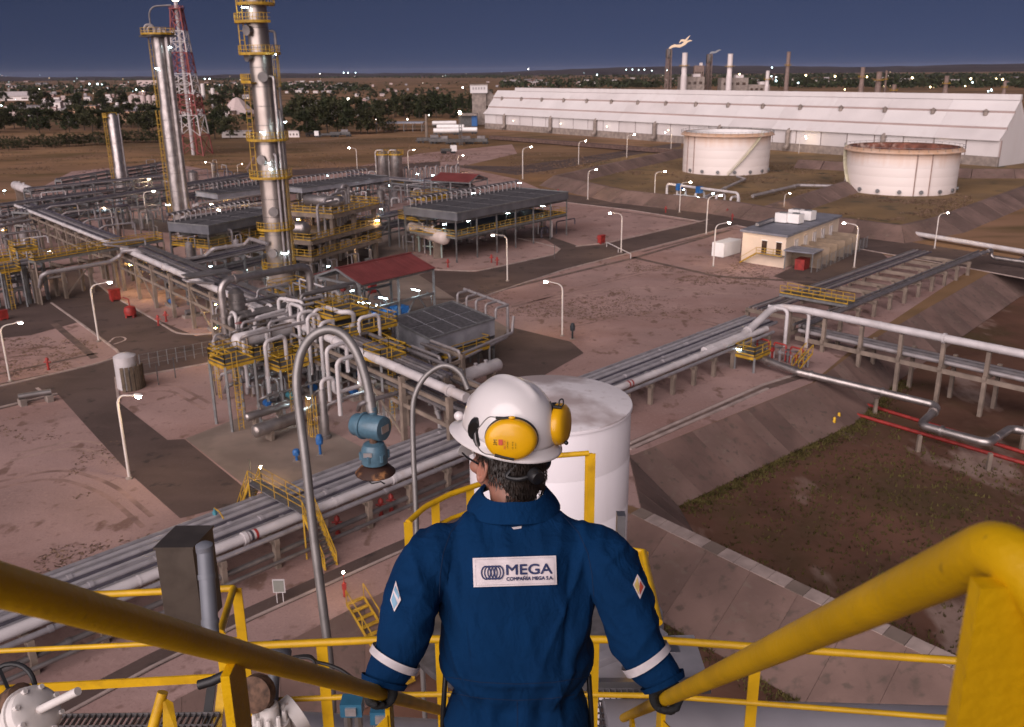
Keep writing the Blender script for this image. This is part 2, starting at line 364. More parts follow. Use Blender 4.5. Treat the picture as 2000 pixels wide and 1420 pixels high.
for px in ([(845, 527), (930, 531), (1082, 498), (1096, 486), (1050, 474), (1012, 466)], [(1125, 482), (1190, 474), (1384, 429)], [(850, 611), (1100, 528), (1235, 493), (1440, 440)],
           [(100, 592), (165, 638), (228, 685), (236, 697), (183, 713), (-30, 762)], [(112, 770), (-30, 804)], [(150, 521), (215, 575), (300, 622), (395, 663), (330, 664)] if 0 else [(150, 521), (215, 575), (300, 624), (350, 655), (430, 652)],
           [(1640, 480), (1900, 526), (2060, 556)], [(1440, 441), (1640, 481)], [(1075, 392), (1235, 411), (1370, 433)], [(226, 738), (232, 786)], [(430, 706), (240, 741)]):
    strip(px, 0.28, 0.13, KERB, 'kerb')
strip([(-60, 1480), (300, 1290), (480, 1203), (760, 1078), (1000, 976), (1222, 885)], 1.5, .01, ASPH, 'track_road', .012)
strip([(-60, 1498), (300, 1302), (480, 1214), (760, 1088), (1000, 984)], .2, .1, KERB, 'kerb')
DRAIN = M('drain_dark', (0.12, 0.078, 0.065), 0.9, var=0.3, sc=0.5)
for px, wd in (([(730, 585), (900, 585), (1235, 505), (1425, 450)], 0.9), ([(1235, 503), (1400, 540), (1600, 552)], 1.1), ([(1190, 410), (1395, 440)], 0.7), ([(1255, 492), (1410, 453)], 0.6),
               ([(105, 632), (185, 700)], 0.9), ([(-20, 735), (190, 690)], 0.6), ([(1230, 872), (1490, 757), (1560, 735)], 1.4), ([(900, 610), (1120, 545)], 0.0)):
    if wd: strip(px, wd, 0.02, DRAIN, 'drain_channel', 0.02)
strip([(1230, 868), (1490, 753), (1560, 731)], 0.35, 0.14, KERB, 'kerb'); strip([(1230, 878), (1500, 760)], 0.35, 0.14, KERB, 'kerb')
PAINT = M('road_paint', (0.42, 0.33, 0.31), 0.8, var=0.3, sc=1.5)
strip([(213, 669), (228, 655), (252, 663), (222, 673)], 0.22, 0.004, PAINT, 'road_marking', 0.04)
strip([(72, 758), (84, 768)], 0.35, 0.004, PAINT, 'road_marking', 0.04)
# ---------------------------------------------------------------- far tank bunds (raised dikes)
GRASSB = M('bund_grass', (0.165, 0.100, 0.042), 0.95, var=0.35, sc=0.05, bump=0.3, bsc=2)
over(GRASSB, (0.17, 0.105, 0.05), 0.08, 0.5, 0.68, seed=3)
over(GRASSB, (0.05, 0.042, 0.02), 0.12, 0.58, 0.7, seed=6)
def dike(px, h, foot, label, crest=1.2):
    P = [G(x, y, h) for x, y in px]; m = MB(); n = len(P); o = []
    for i, p in enumerate(P):
        a = P[max(i-1, 0)]; b = P[min(i+1, n-1)]; d = (b-a); d.z = 0; d.normalize(); s = V((d.y, -d.x, 0))
        o.append([V((p.x, p.y, -0.1))+s*(foot+crest/2), V((p.x, p.y, h))+s*crest/2, V((p.x, p.y, h))-s*crest/2, V((p.x, p.y, -0.1))-s*(foot+crest/2)])
    e = bpy.data.objects.new('dike', None); C.objects.link(e); e.location = V((P[0].x, P[0].y, 0)); e['kind'] = 'structure'; e['label'] = label
    for i in range(n-1):
        k = max(1, int((P[i+1]-P[i]).length/9))
        for j in range(k):
            A = [lerp(o[i][q], o[i+1][q], j/k+0.002) for q in range(4)]; Bq = [lerp(o[i][q], o[i+1][q], (j+1)/k-0.002) for q in range(4)]
            up = V((0, 0, random.uniform(0, 0.05)))
            MB().add([p+up for p in A+Bq], [(0, 4, 5, 1), (1, 5, 6, 2), (2, 6, 7, 3), (0, 1, 2, 3), (7, 6, 5, 4)]).build('panel', SLOPES[random.randrange(2)], e, smooth=False)
    return e
sheet([(1080, 352), (1180, 375), (1500, 425), (1760, 452), (2120, 350), (2120, 300), (1900, 318), (1620, 300), (1330, 286), (1180, 310)], GRASSB, 'tank_basin', 0.006)
dike([(1085, 343), (1225, 372), (1420, 392), (1600, 420), (1760, 440), (1830, 425), (2040, 350)], 2.6, 5.0, 'concrete dike around the floating roof tanks')
dike([(1500, 402), (1660, 352), (1720, 322)], 2.4, 4.0, 'concrete dike between the two floating roof tanks')
dike([(1085, 343), (1200, 318), (1330, 291), (1480, 292)], 2.4, 4.0, 'concrete dike beside the far road')
dike([(1560, 312), (1900, 330), (2060, 330)], 2.4, 4.0, 'concrete dike in front of the long white shed')
road([(860, 322), (1010, 342), (1090, 330), (1330, 286), (1330, 278), (1100, 312), (1000, 325)], 'perimeter_road', 0.012)
road([(560, 332), (760, 322), (860, 315), (860, 324), (760, 332), (560, 344)], 'perimeter_road', 0.012)

# grass tufts along the feet of the slopes
GRS = M('grass_tuft', (.075, .062, .022), .9, var=.4, sc=.8, spec=.1)
def tufts(lines, n, spread, name, label, sd):
    rr = random.Random(sd); m = MB()
    for _ in range(n):
        a, b = rr.choice(lines); p = lerp(a, b, rr.random())+V((rr.gauss(0, spread), rr.gauss(0, spread), 0)); p.z = FLOOR
        if not (inside(p, toe) or inside(p, nb_toe)): continue
        for k in range(3):
            q = p+V((rr.gauss(0, .12), rr.gauss(0, .12), 0)); h = rr.uniform(.10, .34); w = V((rr.gauss(0, 1), rr.gauss(0, 1), 0)).normalized()*rr.uniform(.04, .10)
            m.add([q-w, q+w, q+V((rr.gauss(0, .1), rr.gauss(0, .1), h))], [(0, 1, 2)])
    o = m.build(name, GRS, None, smooth=False); o['kind'] = 'stuff'; o['label'] = label; o['category'] = 'grass'
tufts([(toe[1], toe[2]), (toe[1], toe[2]), (toe[0], toe[0]+B_dir*40), (toe[0], toe[0]+B_dir*40), (nb_toe[0], nb_toe[0]+B_dir*30), (toe[2], toe[3])], 6500, .9, 'grass', 'short grass along the feet of the concrete slopes', 1)
tufts([(toe[1]+B_dir*f*1.0, toe[2]+B_dir*f) for f in (6, 12, 18, 25, 32)], 2600, 3.0, 'weeds', 'sparse weeds scattered over the dirt basin', 2)
for k in range(26):
    rr = random.Random(k); p = lerp(toe[0], toe[0]+B_dir*38, rr.random())+n_in*rr.uniform(-.3, 1.2); p.z = FLOOR
    if inside(p, toe): m = MB(); m.ball(p+V((0, 0, .08)), rr.uniform(.12, .3), 7, 5, (1.2, .9, .7)); solo(m, 'loose_rock', CONC, 'pale loose rock lying at the foot of the dike', 'rock', 'loose rocks by the dike')

over(SLOPE, (.16, .125, .10), .9, .56, .70, amount=.5, seed=31, stretch=(1, 1, 3)); over(SLOPE, (.05, .042, .03), 1.6, .6, .7, amount=.6, seed=37)
for m_ in SLOPES[1:]: over(m_, (.06, .05, .038), 1.2, .56, .7, amount=.6, seed=33)
# wheel tracks across the yards: pairs of worn, slightly paler strips
TRK = M('wheel_track', (0.33, 0.225, 0.195), 0.95, var=0.25, sc=0.5, spec=.1); TRKD = M('wheel_track_dark', (0.265, 0.172, 0.15), 0.95, var=0.3, sc=0.5, spec=.1)
for px, mt in (([(930, 620), (1080, 585), (1250, 560), (1430, 575)], TRK), ([(1000, 600), (1150, 560), (1320, 520)], TRKD), ([(20, 900), (140, 870), (240, 900), (330, 990)], TRK), ([(-30, 960), (100, 930), (200, 960), (280, 1030)], TRKD), ([(1110, 640), (1250, 610), (1420, 640), (1440, 665)], TRKD), ([(400, 800), (330, 760), (250, 770)], TRKD), ([(480, 330), (500, 300), (560, 280), (700, 268)], TRK), ([(840, 300), (920, 292), (1010, 296)], TRK), ([(0, 700), (90, 690), (150, 720)], TRKD)):
    for off_ in (0, 1.7):
        P = fillet([q+V((0, off_, 0)) for q in pixline(px)], 18, 8); m = MB()
        for a, b in zip(P, P[1:]):
            d = b-a
            if d.length < .1: continue
            s_ = V((-d.y, d.x, 0)).normalized()*.22; m.add([V((p.x, p.y, .0065)) for p in (a-s_, b-s_, b+s_, a+s_)], [(0, 1, 2, 3)])
        struct(m, 'wheel_track', mt, smooth=False)

# dry weeds and litter scattered over the yards in drifts
from mathutils import noise as _nz
WEED = M('dry_weed', (.15, .098, .070), .95, var=.4, sc=.7, spec=.1)
def weeds(n, boxes, name, label, sd, thr, hmin, hmax):
    rr = random.Random(sd); m = MB(); k = 0
    while k < n:
        x0, y0, x1, y1 = rr.choice(boxes); p = G(rr.uniform(x0, x1), rr.uniform(y0, y1)); k += 1
        if _nz.noise(p*.06)+.5*_nz.noise(p*.21+V((5, 2, 1))) < thr: continue
        for _ in range(4):
            q = p+V((rr.gauss(0, .25), rr.gauss(0, .25), .0)); h = rr.uniform(hmin, hmax); w = V((rr.gauss(0, 1), rr.gauss(0, 1), 0)).normalized()*rr.uniform(.08, .22)
            m.add([q-w, q+w, q+V((rr.gauss(0, .15), rr.gauss(0, .15), h))], [(0, 1, 2)])
    o = m.build(name, WEED, None, smooth=False); o['kind'] = 'stuff'; o['label'] = label; o['category'] = 'weeds'
weeds(4200, [(1000, 520, 1560, 640), (930, 560, 1250, 700), (1150, 500, 1500, 560)], 'weeds', 'dark dry weeds in drifts over the wide gravel yard', 4, .16, .03, .10)
weeds(1300, [(-20, 790, 250, 1050), (-20, 660, 190, 740), (0, 1000, 300, 1150)], 'weeds', 'dark dry weeds in drifts beside the dark apron', 5, .15, .03, .10)
weeds(8000, [(0, 285, 480, 340), (560, 270, 900, 330), (860, 300, 1250, 340)], 'weeds', 'dark weeds across the dry field behind the plant', 6, .05, .1, .4)
weeds(5000, [(1230, 310, 1640, 390), (1560, 380, 1900, 430)], 'weeds', 'dark weeds inside the tank dikes', 7, .05, .1, .35)
# ================================================================ PLANT helpers
def rail_mesh(m, pts, h=1.05, r=0.03, post=1.5, closed=False, toe=True):
    P = [V(p) for p in pts]
    if closed: P = P+[P[0]]
    for a, b in zip(P, P[1:]):
        L = (b-a).length
        for z in (h, h*0.55): m.beam(a+V((0, 0, z)), b+V((0, 0, z)), r*2, r*2)
        if toe: m.beam(a+V((0, 0, 0.08)), b+V((0, 0, 0.08)), 0.02, 0.16)
        n = max(1, int(L/post))
        for k in range(n+1): q = lerp(a, b, k/n); m.beam(q, q+V((0, 0, h)), r*2, r*2)
    return m
ORD = ['first', 'second', 'third', 'fourth', 'fifth', 'sixth', 'seventh', 'eighth', 'ninth', 'tenth', 'eleventh', 'twelfth']
def rect(c, u, v, a, b): return [c-u*a-v*b, c+u*a-v*b, c+u*a+v*b, c-u*a+v*b]
def platform(c, a, b, z, label, u=None, legs=True, rails=(1, 1, 1, 1), parent=None, colour=None, name='work_platform', r=0.035, ladder=None):
    """grating deck on legs with yellow guard rails; c ground centre, half sizes a (along u) and b"""
    u = (u or A_dir).normalized(); v = V((-u.y, u.x, 0)); c = V((c.x, c.y, 0))
    t = thing(name, label, 'platform', c)
    q = rect(c, u, v, a, b); Z = V((0, 0, z))
    MB().slab(q, z-0.12, z).build('deck', STEELD, t, smooth=False)
    for i in range(4):
        m = MB(); m.beam(q[i]+Z-V((0, 0, .28)), q[(i+1) % 4]+Z-V((0, 0, .28)), 0.18, 0.3); m.build('edge_beam', YELP if colour else STEELG, t, smooth=False)
        if rails[i]:
            m = MB(); rail_mesh(m, [q[i]+Z, q[(i+1) % 4]+Z], r=r); m.build('guardrail', YELP, t, smooth=False)
        if legs: MB().beam(q[i], q[i]+Z-V((0, 0, .2)), 0.22).build('leg', CONCP if legs == 2 else STEELG, t, smooth=False)
    if ladder is not None:
        p = lerp(q[ladder], q[(ladder+1) % 4], 0.3); d = (q[(ladder+1) % 4]-q[ladder]).normalized(); m = MB(); out = V((d.y, -d.x, 0))*0.15
        for s in (-0.25, 0.25): m.beam(p+d*s+out, p+d*s+out+V((0, 0, z+1.1)), 0.06)
        for k in range(int(z/0.35)): m.beam(p-d*.25+out+V((0, 0, .35*k+.3)), p+d*.25+out+V((0, 0, .35*k+.3)), 0.04)
        for k in range(int((z-2)/0.8)):
            zc = 2.2+0.8*k
            for j in range(6):
                a0, a1 = pi*j/6-pi/2, pi*(j+1)/6-pi/2
                m.beam(p+out+d*(.35*sin(a0))+out*(5*cos(a0)*.9)+V((0, 0, zc)), p+out+d*(.35*sin(a1))+out*(5*cos(a1)*.9)+V((0, 0, zc)), 0.05)
        m.build('caged_ladder', YELP, t, smooth=False)
    return t
def pipe(pts, r, mat, label, group=None, bend=None, cat='pipe', seg=10, name=None):
    name = name or ('service_pipe' if 'service pipe' in label else 'rack_pipe' if ' rack' in label else 'process_pipe')
    m = MB(); m.tube(pts, r, seg, bend=bend if bend is not None else r*2.2)
    for a, b in zip(pts, pts[1:]):
        a, b = V(a), V(b); L = (b-a).length
        if L > 3.2 and r > .1:
            d = (b-a)/L; q = random.uniform(1.0, 2.4)
            while q < L-.8:
                h = random.choice((.05, .05, .14)); m.lathe([(r*1.02, -h), (r*(1.07 if h < .1 else 1.28), -h), (r*(1.07 if h < .1 else 1.28), h), (r*1.02, h)], a+d*q, max(8, seg), d); q += random.uniform(3.5, 8)
    return solo(m, name, mat, label, cat, group)
def drum(a, b, r, mat, label, legs=True, group=None, name='pressure_drum', ground=0.0, saddle=CONCP):
    a, b = V(a), V(b); d = (b-a); L = d.length; d /= L
    t = thing(name, label, 'vessel', (a.x, a.y, ground), group)
    pr = [(r*0.02, -r*0.5), (r*0.45, -r*0.46), (r*0.8, -r*0.3), (r, 0), (r, L*0.33), (r*1.02, L*0.33), (r*1.02, L*0.35), (r, L*0.35), (r, L), (r*0.8, L+r*0.3), (r*0.45, L+r*0.46), (r*0.02, L+r*0.5)]
    MB().lathe(pr, a, 18, d).build('shell', mat, t)
    for f in (0.2, 0.8):
        p = lerp(a, b, f); s = V((-d.y, d.x, 0))
        m = MB(); m.box(p-V((0, 0, r*0.75)), (0.25, r*1.7, r*0.7), d)
        if legs: m.box((p.x, p.y, (ground+p.z-r)/2), (0.35, r*1.5, p.z-r-ground), d)
        m.build('saddle', saddle, t, smooth=False)
    for f in (0.35, 0.65):
        p = lerp(a, b, f); MB().lathe([(0.12*r+.06, 0), (0.12*r+.06, r*1.25), (0.2*r+.08, r*1.25), (0.2*r+.08, r*1.35)], p, 10).build('nozzle', mat, t)
    return t
def cooler(p00, p10, p01, z, h, label, mat, legh=True, bays=6, headers=True, name='air_cooler', leg_mat=STEELD, grid=True):
    """air-cooled exchanger: deep box on legs; p00->p10 long side, p00->p01 short side (ground plan points)"""
    p00, p10, p01 = [V((p.x, p.y, 0)) for p in (p00, p10, p01)]; u = p10-p00; v = p01-p00; Lu, Lv = u.length, v.length
    t = thing(name, label, 'air cooler', p00); Z = lambda q, zz: V((q.x, q.y, zz))
    q = [p00, p10, p10+v, p01]
    MB().slab(q, z, z+h).build('plenum', mat, t, smooth=False)
    for i in range(bays):
        f0, f1 = (i+0.06)/bays, (i+0.94)/bays
        for g0, g1 in ((0.04, 0.48), (0.52, 0.96)):
            MB().slab([p00+u*f0+v*g0, p00+u*f1+v*g0, p00+u*f1+v*g1, p00+u*f0+v*g1], z+h, z+h+0.10).build('tube_bundle', BUNDLE, t, smooth=False)
        for g in (0.27, 0.73):
            c = p00+u*((i+.5)/bays)+v*g; rr = min(Lu/bays, Lv/2)*0.42
            MB().lathe([(rr, 0), (rr*0.94, -0.7)], Z(c, z), 16, caps=False).build('fan_ring', leg_mat, t)
    m = MB()
    for a, b in zip(q, q[1:]+q[:1]): m.beam(Z(a, z+h+.12), Z(b, z+h+.12), 0.18, 0.22)
    m.build('top_frame', STEELG, t, smooth=False)
    if legh:
        for i in range(bays+1):
            for g in (0.03, 0.97):
                c = p00+u*(i/bays)+v*g; MB().beam(c, Z(c, z), 0.28).build('leg', leg_mat, t, smooth=False)
        for g in (0.03, 0.97):
            for zz in (z*0.55, z-0.3): MB().beam(Z(p00+v*g, zz), Z(p10+v*g, zz), 0.2, 0.3).build('tie_beam', leg_mat, t, smooth=False)
    if headers:
        e = 0.98 if headers == 1 else 0.02
        MB().tube([Z(p00+v*e, z+h+1.5), Z(p10+v*e, z+h+1.5)], 0.28, 10).build('header_pipe', PIPEG, t)
        for i in range(bays*4):
            c = p00+u*((i+.5)/(bays*4))+v*e; s = v.normalized()*(-0.9 if headers == 1 else 0.9)
            MB().tube([Z(c, z+h+1.5), Z(c+s, z+h+1.5), Z(c+s, z+h)], 0.11, 6, bend=0.2, nb=3).build('riser', PIPEL, t)
    return t
BUNDLE = M('cooler_bundle', (0.085, 0.08, 0.085), 0.7, 0.2, var=0.35, sc=2.5)
COOLG = M('cooler_grey', (0.12, 0.12, 0.135), 0.6, 0.2, var=0.2, sc=0.5)
COOLL = M('cooler_light', (0.30, 0.30, 0.33), 0.55, 0.2, var=0.2, sc=0.5)
def rack(p0, p1, wd, zs, n, label, side=1, mat=CONCP, col=0.45, brace=True, name='pipe_rack', g0=0.0, strings=True):
    """pipe rack: bents of two columns with a beam per level; runs p0->p1, width wd to the left (side=1) or right"""
    p0, p1 = V((p0.x, p0.y, 0)), V((p1.x, p1.y, 0)); d = (p1-p0).normalized(); s = V((-d.y, d.x, 0))*wd*side
    t = thing(name, label, 'pipe rack', (p0.x, p0.y, g0)); zt = zs[-1]
    for i in range(n):
        c = lerp(p0, p1, i/(n-1))
        for q in (c, c+s): MB().beam(V((q.x, q.y, g0)), V((q.x, q.y, zt)), col, col, up=d).build('column', mat, t, smooth=False)
        for z in zs: MB().beam(V((c.x, c.y, z-.2))-s*0.06, V((c.x, c.y, z-.2))+s*1.06, col*0.8, 0.4).build('cross_beam', mat, t, smooth=False)
        if strings and i < n-1:
            e = lerp(p0, p1, (i+1)/(n-1))
            for q, r_ in ((c, e), (c+s, e+s)):
                for z in zs: MB().beam(V((q.x, q.y, z-.75)), V((r_.x, r_.y, z-.75)), 0.18, 0.35).build('stringer', mat, t, smooth=False)
            if brace and i % 3 == 1: MB().beam(V((c.x, c.y, g0+.3)), V((e.x, e.y, zt-.9)), 0.16, 0.2).build('brace', mat, t, smooth=False)
    return t
# ---------------------------------------------------------------- lamp post (one prototype, many copies)
def lamp_proto():
    t = thing('street_lamp', 'proto', 'street lamp', (0, 0, 0), 'lamp posts along the plant roads')
    MB().lathe([(0.28, 0), (0.28, 0.12), (0.16, 0.2)], (0, 0, 0), 10).build('base', CONC, t)
    m = MB(); pts = fillet([(0, 0, 0.1), (0, 0, 7.0), (2.0, 0, 7.3)], 0.9, 6); n = len(pts)
    m.tube(pts, [0.11-0.06*i/(n-1) for i in range(n)], 8); m.build('pole', LAMPW, t)
    m = MB(); m.rings([((1.75, 0, 7.30), V((0, .07, 0)), V((0, 0, .05))), ((2.0, 0, 7.36), V((0, .20, 0)), V((0, 0, .12))), ((2.5, 0, 7.40), V((0, .20, 0)), V((0, 0, .11))), ((2.65, 0, 7.40), V((0, .05, 0)), V((0, 0, .04)))], 10)
    h = m.build('lamp_head', LAMPW, t)
    m = MB(); m.ball((2.28, 0, 7.27), 0.17, 10, 6, (1.5, 1.15, 0.95)); m.build('lens', L_WARM, h)
    return t
LAMPW = M('lamp_pole_white', (0.62, 0.56, 0.52), 0.5, var=0.1, sc=1)
LP = lamp_proto()
LAMPS = [(253, 935, 283, 764, 'white lamp post on the gravel at the edge of the dark apron'), (193, 667, 212, 552, 'white lamp post at the rounded kerb of the side road junction'), (20, 745, 3, 632, 'white lamp post on the gravel plot beside the access road'),
 (991, 549, 971, 456, 'white lamp post on the kerb across from the large air cooler'), (1098, 656, 1073, 551, 'lone white lamp post in the wide gravel yard by the dark shade patch'), (1213, 494, 1196, 414, 'white lamp post beside the red hose box on the access road'),
 (1393, 521, 1411, 435, 'white lamp post next to the white shipping container'), (1668, 523, 1650, 436, 'white lamp post at the fenced end of the cream building'), (1825, 486, 1842, 416, 'white lamp post by the pipe beyond the cream building'),
 (1530, 418, 1543, 378, 'white lamp post at the dike behind the cream building'), (1278, 393, 1291, 334, 'white lamp post at the foot of the dike before the round tanks'), (1148, 390, 1162, 331, 'white lamp post at the road corner near the large air cooler'),
 (1327, 415, 1341, 355, 'white lamp post at the white metering skid'), (1379, 458, 1393, 381, 'white lamp post on the verge across from the metering skid'), (1021, 350, 1032, 287, 'white lamp post behind the small red roofed shelter'),
 (1130, 322, 1141, 275, 'white lamp post on the perimeter road past the dry field'), (1224, 308, 1226, 262, 'white lamp post on the perimeter road near the long shed'), (1310, 299, 1300, 258, 'white lamp post close to the first round tank'),
 (698, 332, 690, 288, 'white lamp post on the dry field road behind the tall column'), (895, 337, 907, 303, 'white lamp post behind the red roofed shelter on the road'), (798, 336, 807, 292, 'white lamp post beside the twin vertical vessels'),
 (417, 356, 405, 316, 'white lamp post in the dry field beyond the slim column'), (466, 352, 480, 320, 'white lamp post in the dry field beside the dirt track'), (224, 464, 209, 407, 'white lamp post on the gravel plot between pipe racks'),
 (288, 438, 302, 373, 'white lamp post before the slim silver column'), (2, 478, 30, 454, 'white lamp post beside the yellow stair of the rack'), (722, 505, 741, 428, 'lamp post in front of the concrete frame with drums'), (680, 520, 690, 502, 'low lamp post behind the red shelter roof'),
 (402, 520, 429, 482, 'lamp post under the long pipe beside the tall column'), (1560, 300, 1565, 266, 'white lamp post between the round tanks before the shed'), (1860, 318, 1864, 262, 'white lamp post behind the second round tank'), (640, 385, 655, 349, 'lamp post among the pipes behind the tall column'),
 (700, 366, 692, 335, 'lamp post beside the light grey cooler roof'), (1020, 420, 1013, 372, 'lamp post at the pipe bank of the large air cooler')]
for i, (bx, by, hx, hy, lab) in enumerate(LAMPS):
    b = G(bx, by); zt = max(3.0, ZT(b, bx, hy)); hp = AY(hx, hy, b.y); rz = 0 if hp.x > b.x else pi
    rz += random.uniform(-0.5, 0.5)
    put(LP, b, rz, lab, sc=zt/7.35)
for o in [LP]+list(LP.children_recursive): bpy.data.objects.remove(o, do_unlink=True)
# ================================================================ RACKS
# near rack along A: local coordinates (s along, t to the far side)
NR0, NR1 = G(-110, 1287, 2.6), G(1497, 642, 2.6); NR0.z = NR1.z = 0
nA = (NR1-NR0).normalized(); nT = V((-nA.y, nA.x, 0))
def RA(s, t, z): p = NR0+nA*s+nT*t; return V((p.x, p.y, z))
LEN = (NR1-NR0).length
t = thing('pipe_rack', 'low concrete sleeper rack carrying the long bundle of pipes past the white tank', 'pipe rack', RA(0, 0, 0))
nb = int(LEN/3.9)
for i in range(nb+1):
    s = i*3.9
    for tt in (-0.9, 5.3): MB().beam(RA(s, tt, 0), RA(s, tt, 2.0), 0.42, 0.35, up=nA).build('column', CONCP, t, smooth=False)
    MB().beam(RA(s, -1.2, 2.0), RA(s, 5.6, 2.0), 0.35, 0.45).build('cross_beam', CONCP, t, smooth=False)
RKL = M('rack_pipe_pale', (.44, .41, .43), .38, .35, var=.12, sc=.8); RKG = M('rack_pipe_grey', (.30, .28, .295), .4, .35, var=.15, sc=.8); over(RKL, (.28, .25, .25), 1.1, .54, .74, amount=.6); over(RKG, (.17, .15, .15), 1.1, .54, .74, amount=.6, seed=3)
for io, (tt, r, mt, lab) in enumerate(((0.0, 0.36, PIPEW, 'thick white pipe on the near edge of the long low rack'), (-0.95, 0.16, PIPEG, None), (0.85, 0.19, PIPEG, None), (1.4, 0.15, PIPED, None), (1.9, 0.2, PIPEL, None), (2.45, 0.16, PIPEG, None),
                       (2.9, 0.14, PIPEL, None), (3.3, 0.14, PIPED, None), (3.75, 0.18, PIPEL, None), (4.2, 0.13, PIPEG, None), (4.6, 0.16, PIPEL, None), (5.1, 0.17, PIPEG, None))):
    e = LEN if tt < 0.5 else LEN+4
    mt2_ = RKL if mt is PIPEL else RKG if mt is PIPEG else mt
    pipe([RA(0, tt, 2.23+r), RA(e*0.5, tt, 2.23+r), RA(e, tt, 2.23+r)], r if lab else r*1.12, mt2_, lab or ('medium grey pipe on the outer edge of the long low rack, beside the white one' if tt < 0 else '%s grey pipe, %s behind the thick white pipe on the long low rack' % ('thin dark' if mt is PIPED else 'pale' if mt is PIPEL else 'medium', ORD[io-2])), None if lab else 'pipes bundled on the long low rack')
for k, tt in enumerate((-0.75, -1.6)):
    pipe([RA(0, tt, 1.0-0.2*k), RA(LEN*0.55, tt, 1.0-.2*k)], 0.2-.05*k, ALUD, ('thicker' if k == 0 else 'thinner')+' dull silver pipe slung low under the edge of the long rack', 'pipes slung under the long low rack')
# coloured bands on the white pipe
for s0, c in ((0.0, RED), (0.35, PIPED), (0.7, RED)):
    m = MB(); b0 = G(486, 1056, 2.6); s = (b0-NR0).dot(nA)+s0; m.tube([RA(s, 0, 2.59), RA(s+0.18, 0, 2.59)], 0.372, 14); solo(m, 'pipe_band', c, 'red painted marker band around the thick white pipe' if c is RED else 'dark painted marker band around the thick white pipe', 'marking', 'marker bands on the white pipe')
s = (G(1228, 752, 2.6)-NR0).dot(nA)
for k in range(2):
    m = MB(); m.tube([RA(s+.5*k, 0, 2.59), RA(s+.5*k+.2, 0, 2.59)], 0.372, 14); solo(m, 'pipe_band', RED, 'red marker band on the white pipe beside the white tank roof', 'marking', 'marker bands by the tank')
# small valve in yellow/teal on the bundle
m = MB(); b0 = G(420, 1005, 2.8)
vt = thing('hand_valve', 'small teal valve with yellow bonnet on the pipe bundle', 'valve', b0)
MB().lathe([(.16, 0), (.16, .25), (.07, .3), (.07, .5)], b0, 10).build('body', TEAL, vt); MB().tube([b0+V((0, 0, .5)), b0+V((.5, -.5, .5)), b0+V((1.0, -1.2, .3))], 0.05, 6).build('stem', YELP, vt)
# right continuation: two pipe groups beyond the junction
R20, R21 = G(1480, 600, 2.6), G(1800, 487, 2.6); R2d = (R21-R20).normalized(); R2t = V((-R2d.y, R2d.x, 0)); R2L = (R21-R20).length
def RB(s, t, z): p = R20+R2d*s+R2t*t; return V((p.x, p.y, z))
t = thing('pipe_rack', 'concrete sleeper rack running from the pipe junction towards the road', 'pipe rack', RB(0, 0, 0))
for i in range(int(R2L/5)+1):
    s = i*5.0
    for tt in (-9.0, -5.2, 1.4): MB().beam(RB(s, tt, 0), RB(s, tt, 2.0), 0.45, 0.4, up=R2d).build('column', CONCP, t, smooth=False)
    MB().beam(RB(s, -9.3, 2.0), RB(s, 1.7, 2.0), 0.4, 0.5).build('cross_beam', CONCP, t, smooth=False)
for io, (tt, r) in enumerate(((1.2, .13), (.65, .15), (.05, .12), (-.55, .15), (-1.1, .12), (-1.65, .12))):
    pipe([RB(0, tt, 2.25+r), RB(R2L, tt, 2.25+r)], r, (PIPEG, PIPEL, PIPED)[io % 3], ORD[io]+' pipe from the gravel yard side in the six-pipe run to the road', 'six pipes running to the road')
for io, (tt, r) in enumerate(((-8.6, .24), (-8.0, .2), (-7.2, .16))):
    pipe([RB(-4, tt, 2.25+r), RB(R2L+6, tt, 2.25+r)], r, PIPEG, ('thickest', 'middle', 'thinnest')[io]+' grey pipe on the outer row of the rack by the basin slope', 'outer row pipes by the slope')
pipe([RB(R2L+6, -8.6, 2.5), RB(R2L+8, -8.6, 2.5), RB(R2L+8, -8.6, 1.2), RB(R2L+8, -8.6, 1.2)+B_dir*30], .35, ALU, 'silver pipe elbowing down beyond the rack end', bend=.9)
MB_ = MB()
for k in range(3): pass
platform(RB(9, -3.5, 0), 1.0, 4.8, 2.9, 'yellow railed walkway bridge over the rack pipes', u=R2d, legs=False, rails=(0, 1, 0, 1))
# big white pipe rising from the rack and turning along B on tall legs
HB0 = G(1523, 596, 4.6); HB1 = G(2080, 708, 4.6)
pipe([RA(LEN-13, 0.3, 2.75), RA(LEN-5.0, 0.3, 2.75), HB0+V((-.8, -.6, 0)), HB0+(HB1-HB0).normalized()*3, HB1], 0.44, PIPEW, 'thick white pipe rising from the rack and running over tall legs', bend=1.6, seg=14)
hbd = (HB1-HB0).normalized(); hbn = V((-hbd.y, hbd.x, 0)); HL = (HB1-HB0).length
t = thing('pipe_rack', 'tall legged pipe rack standing in the dirt basin under the thick white pipe', 'pipe rack', (HB0.x, HB0.y, -3))
nlg = int(HL/4.6)
for i in range(nlg+1):
    c = HB0+hbd*(i*4.6+1.5); zb = FLOOR if i > 1 else -0.5
    for tt, zt in ((0, 4.1), (3.6, 2.0)):
        q = c+hbn*tt; MB().beam(V((q.x, q.y, zb)), V((q.x, q.y, zt)), 0.4, 0.4, up=hbd).build('column', CONCP, t, smooth=False)
    MB().beam(V((c.x, c.y, 1.3))-hbn*.4, V((c.x, c.y, 1.3))+hbn*4.2, 0.35, 0.45).build('cross_beam', CONCP, t, smooth=False)
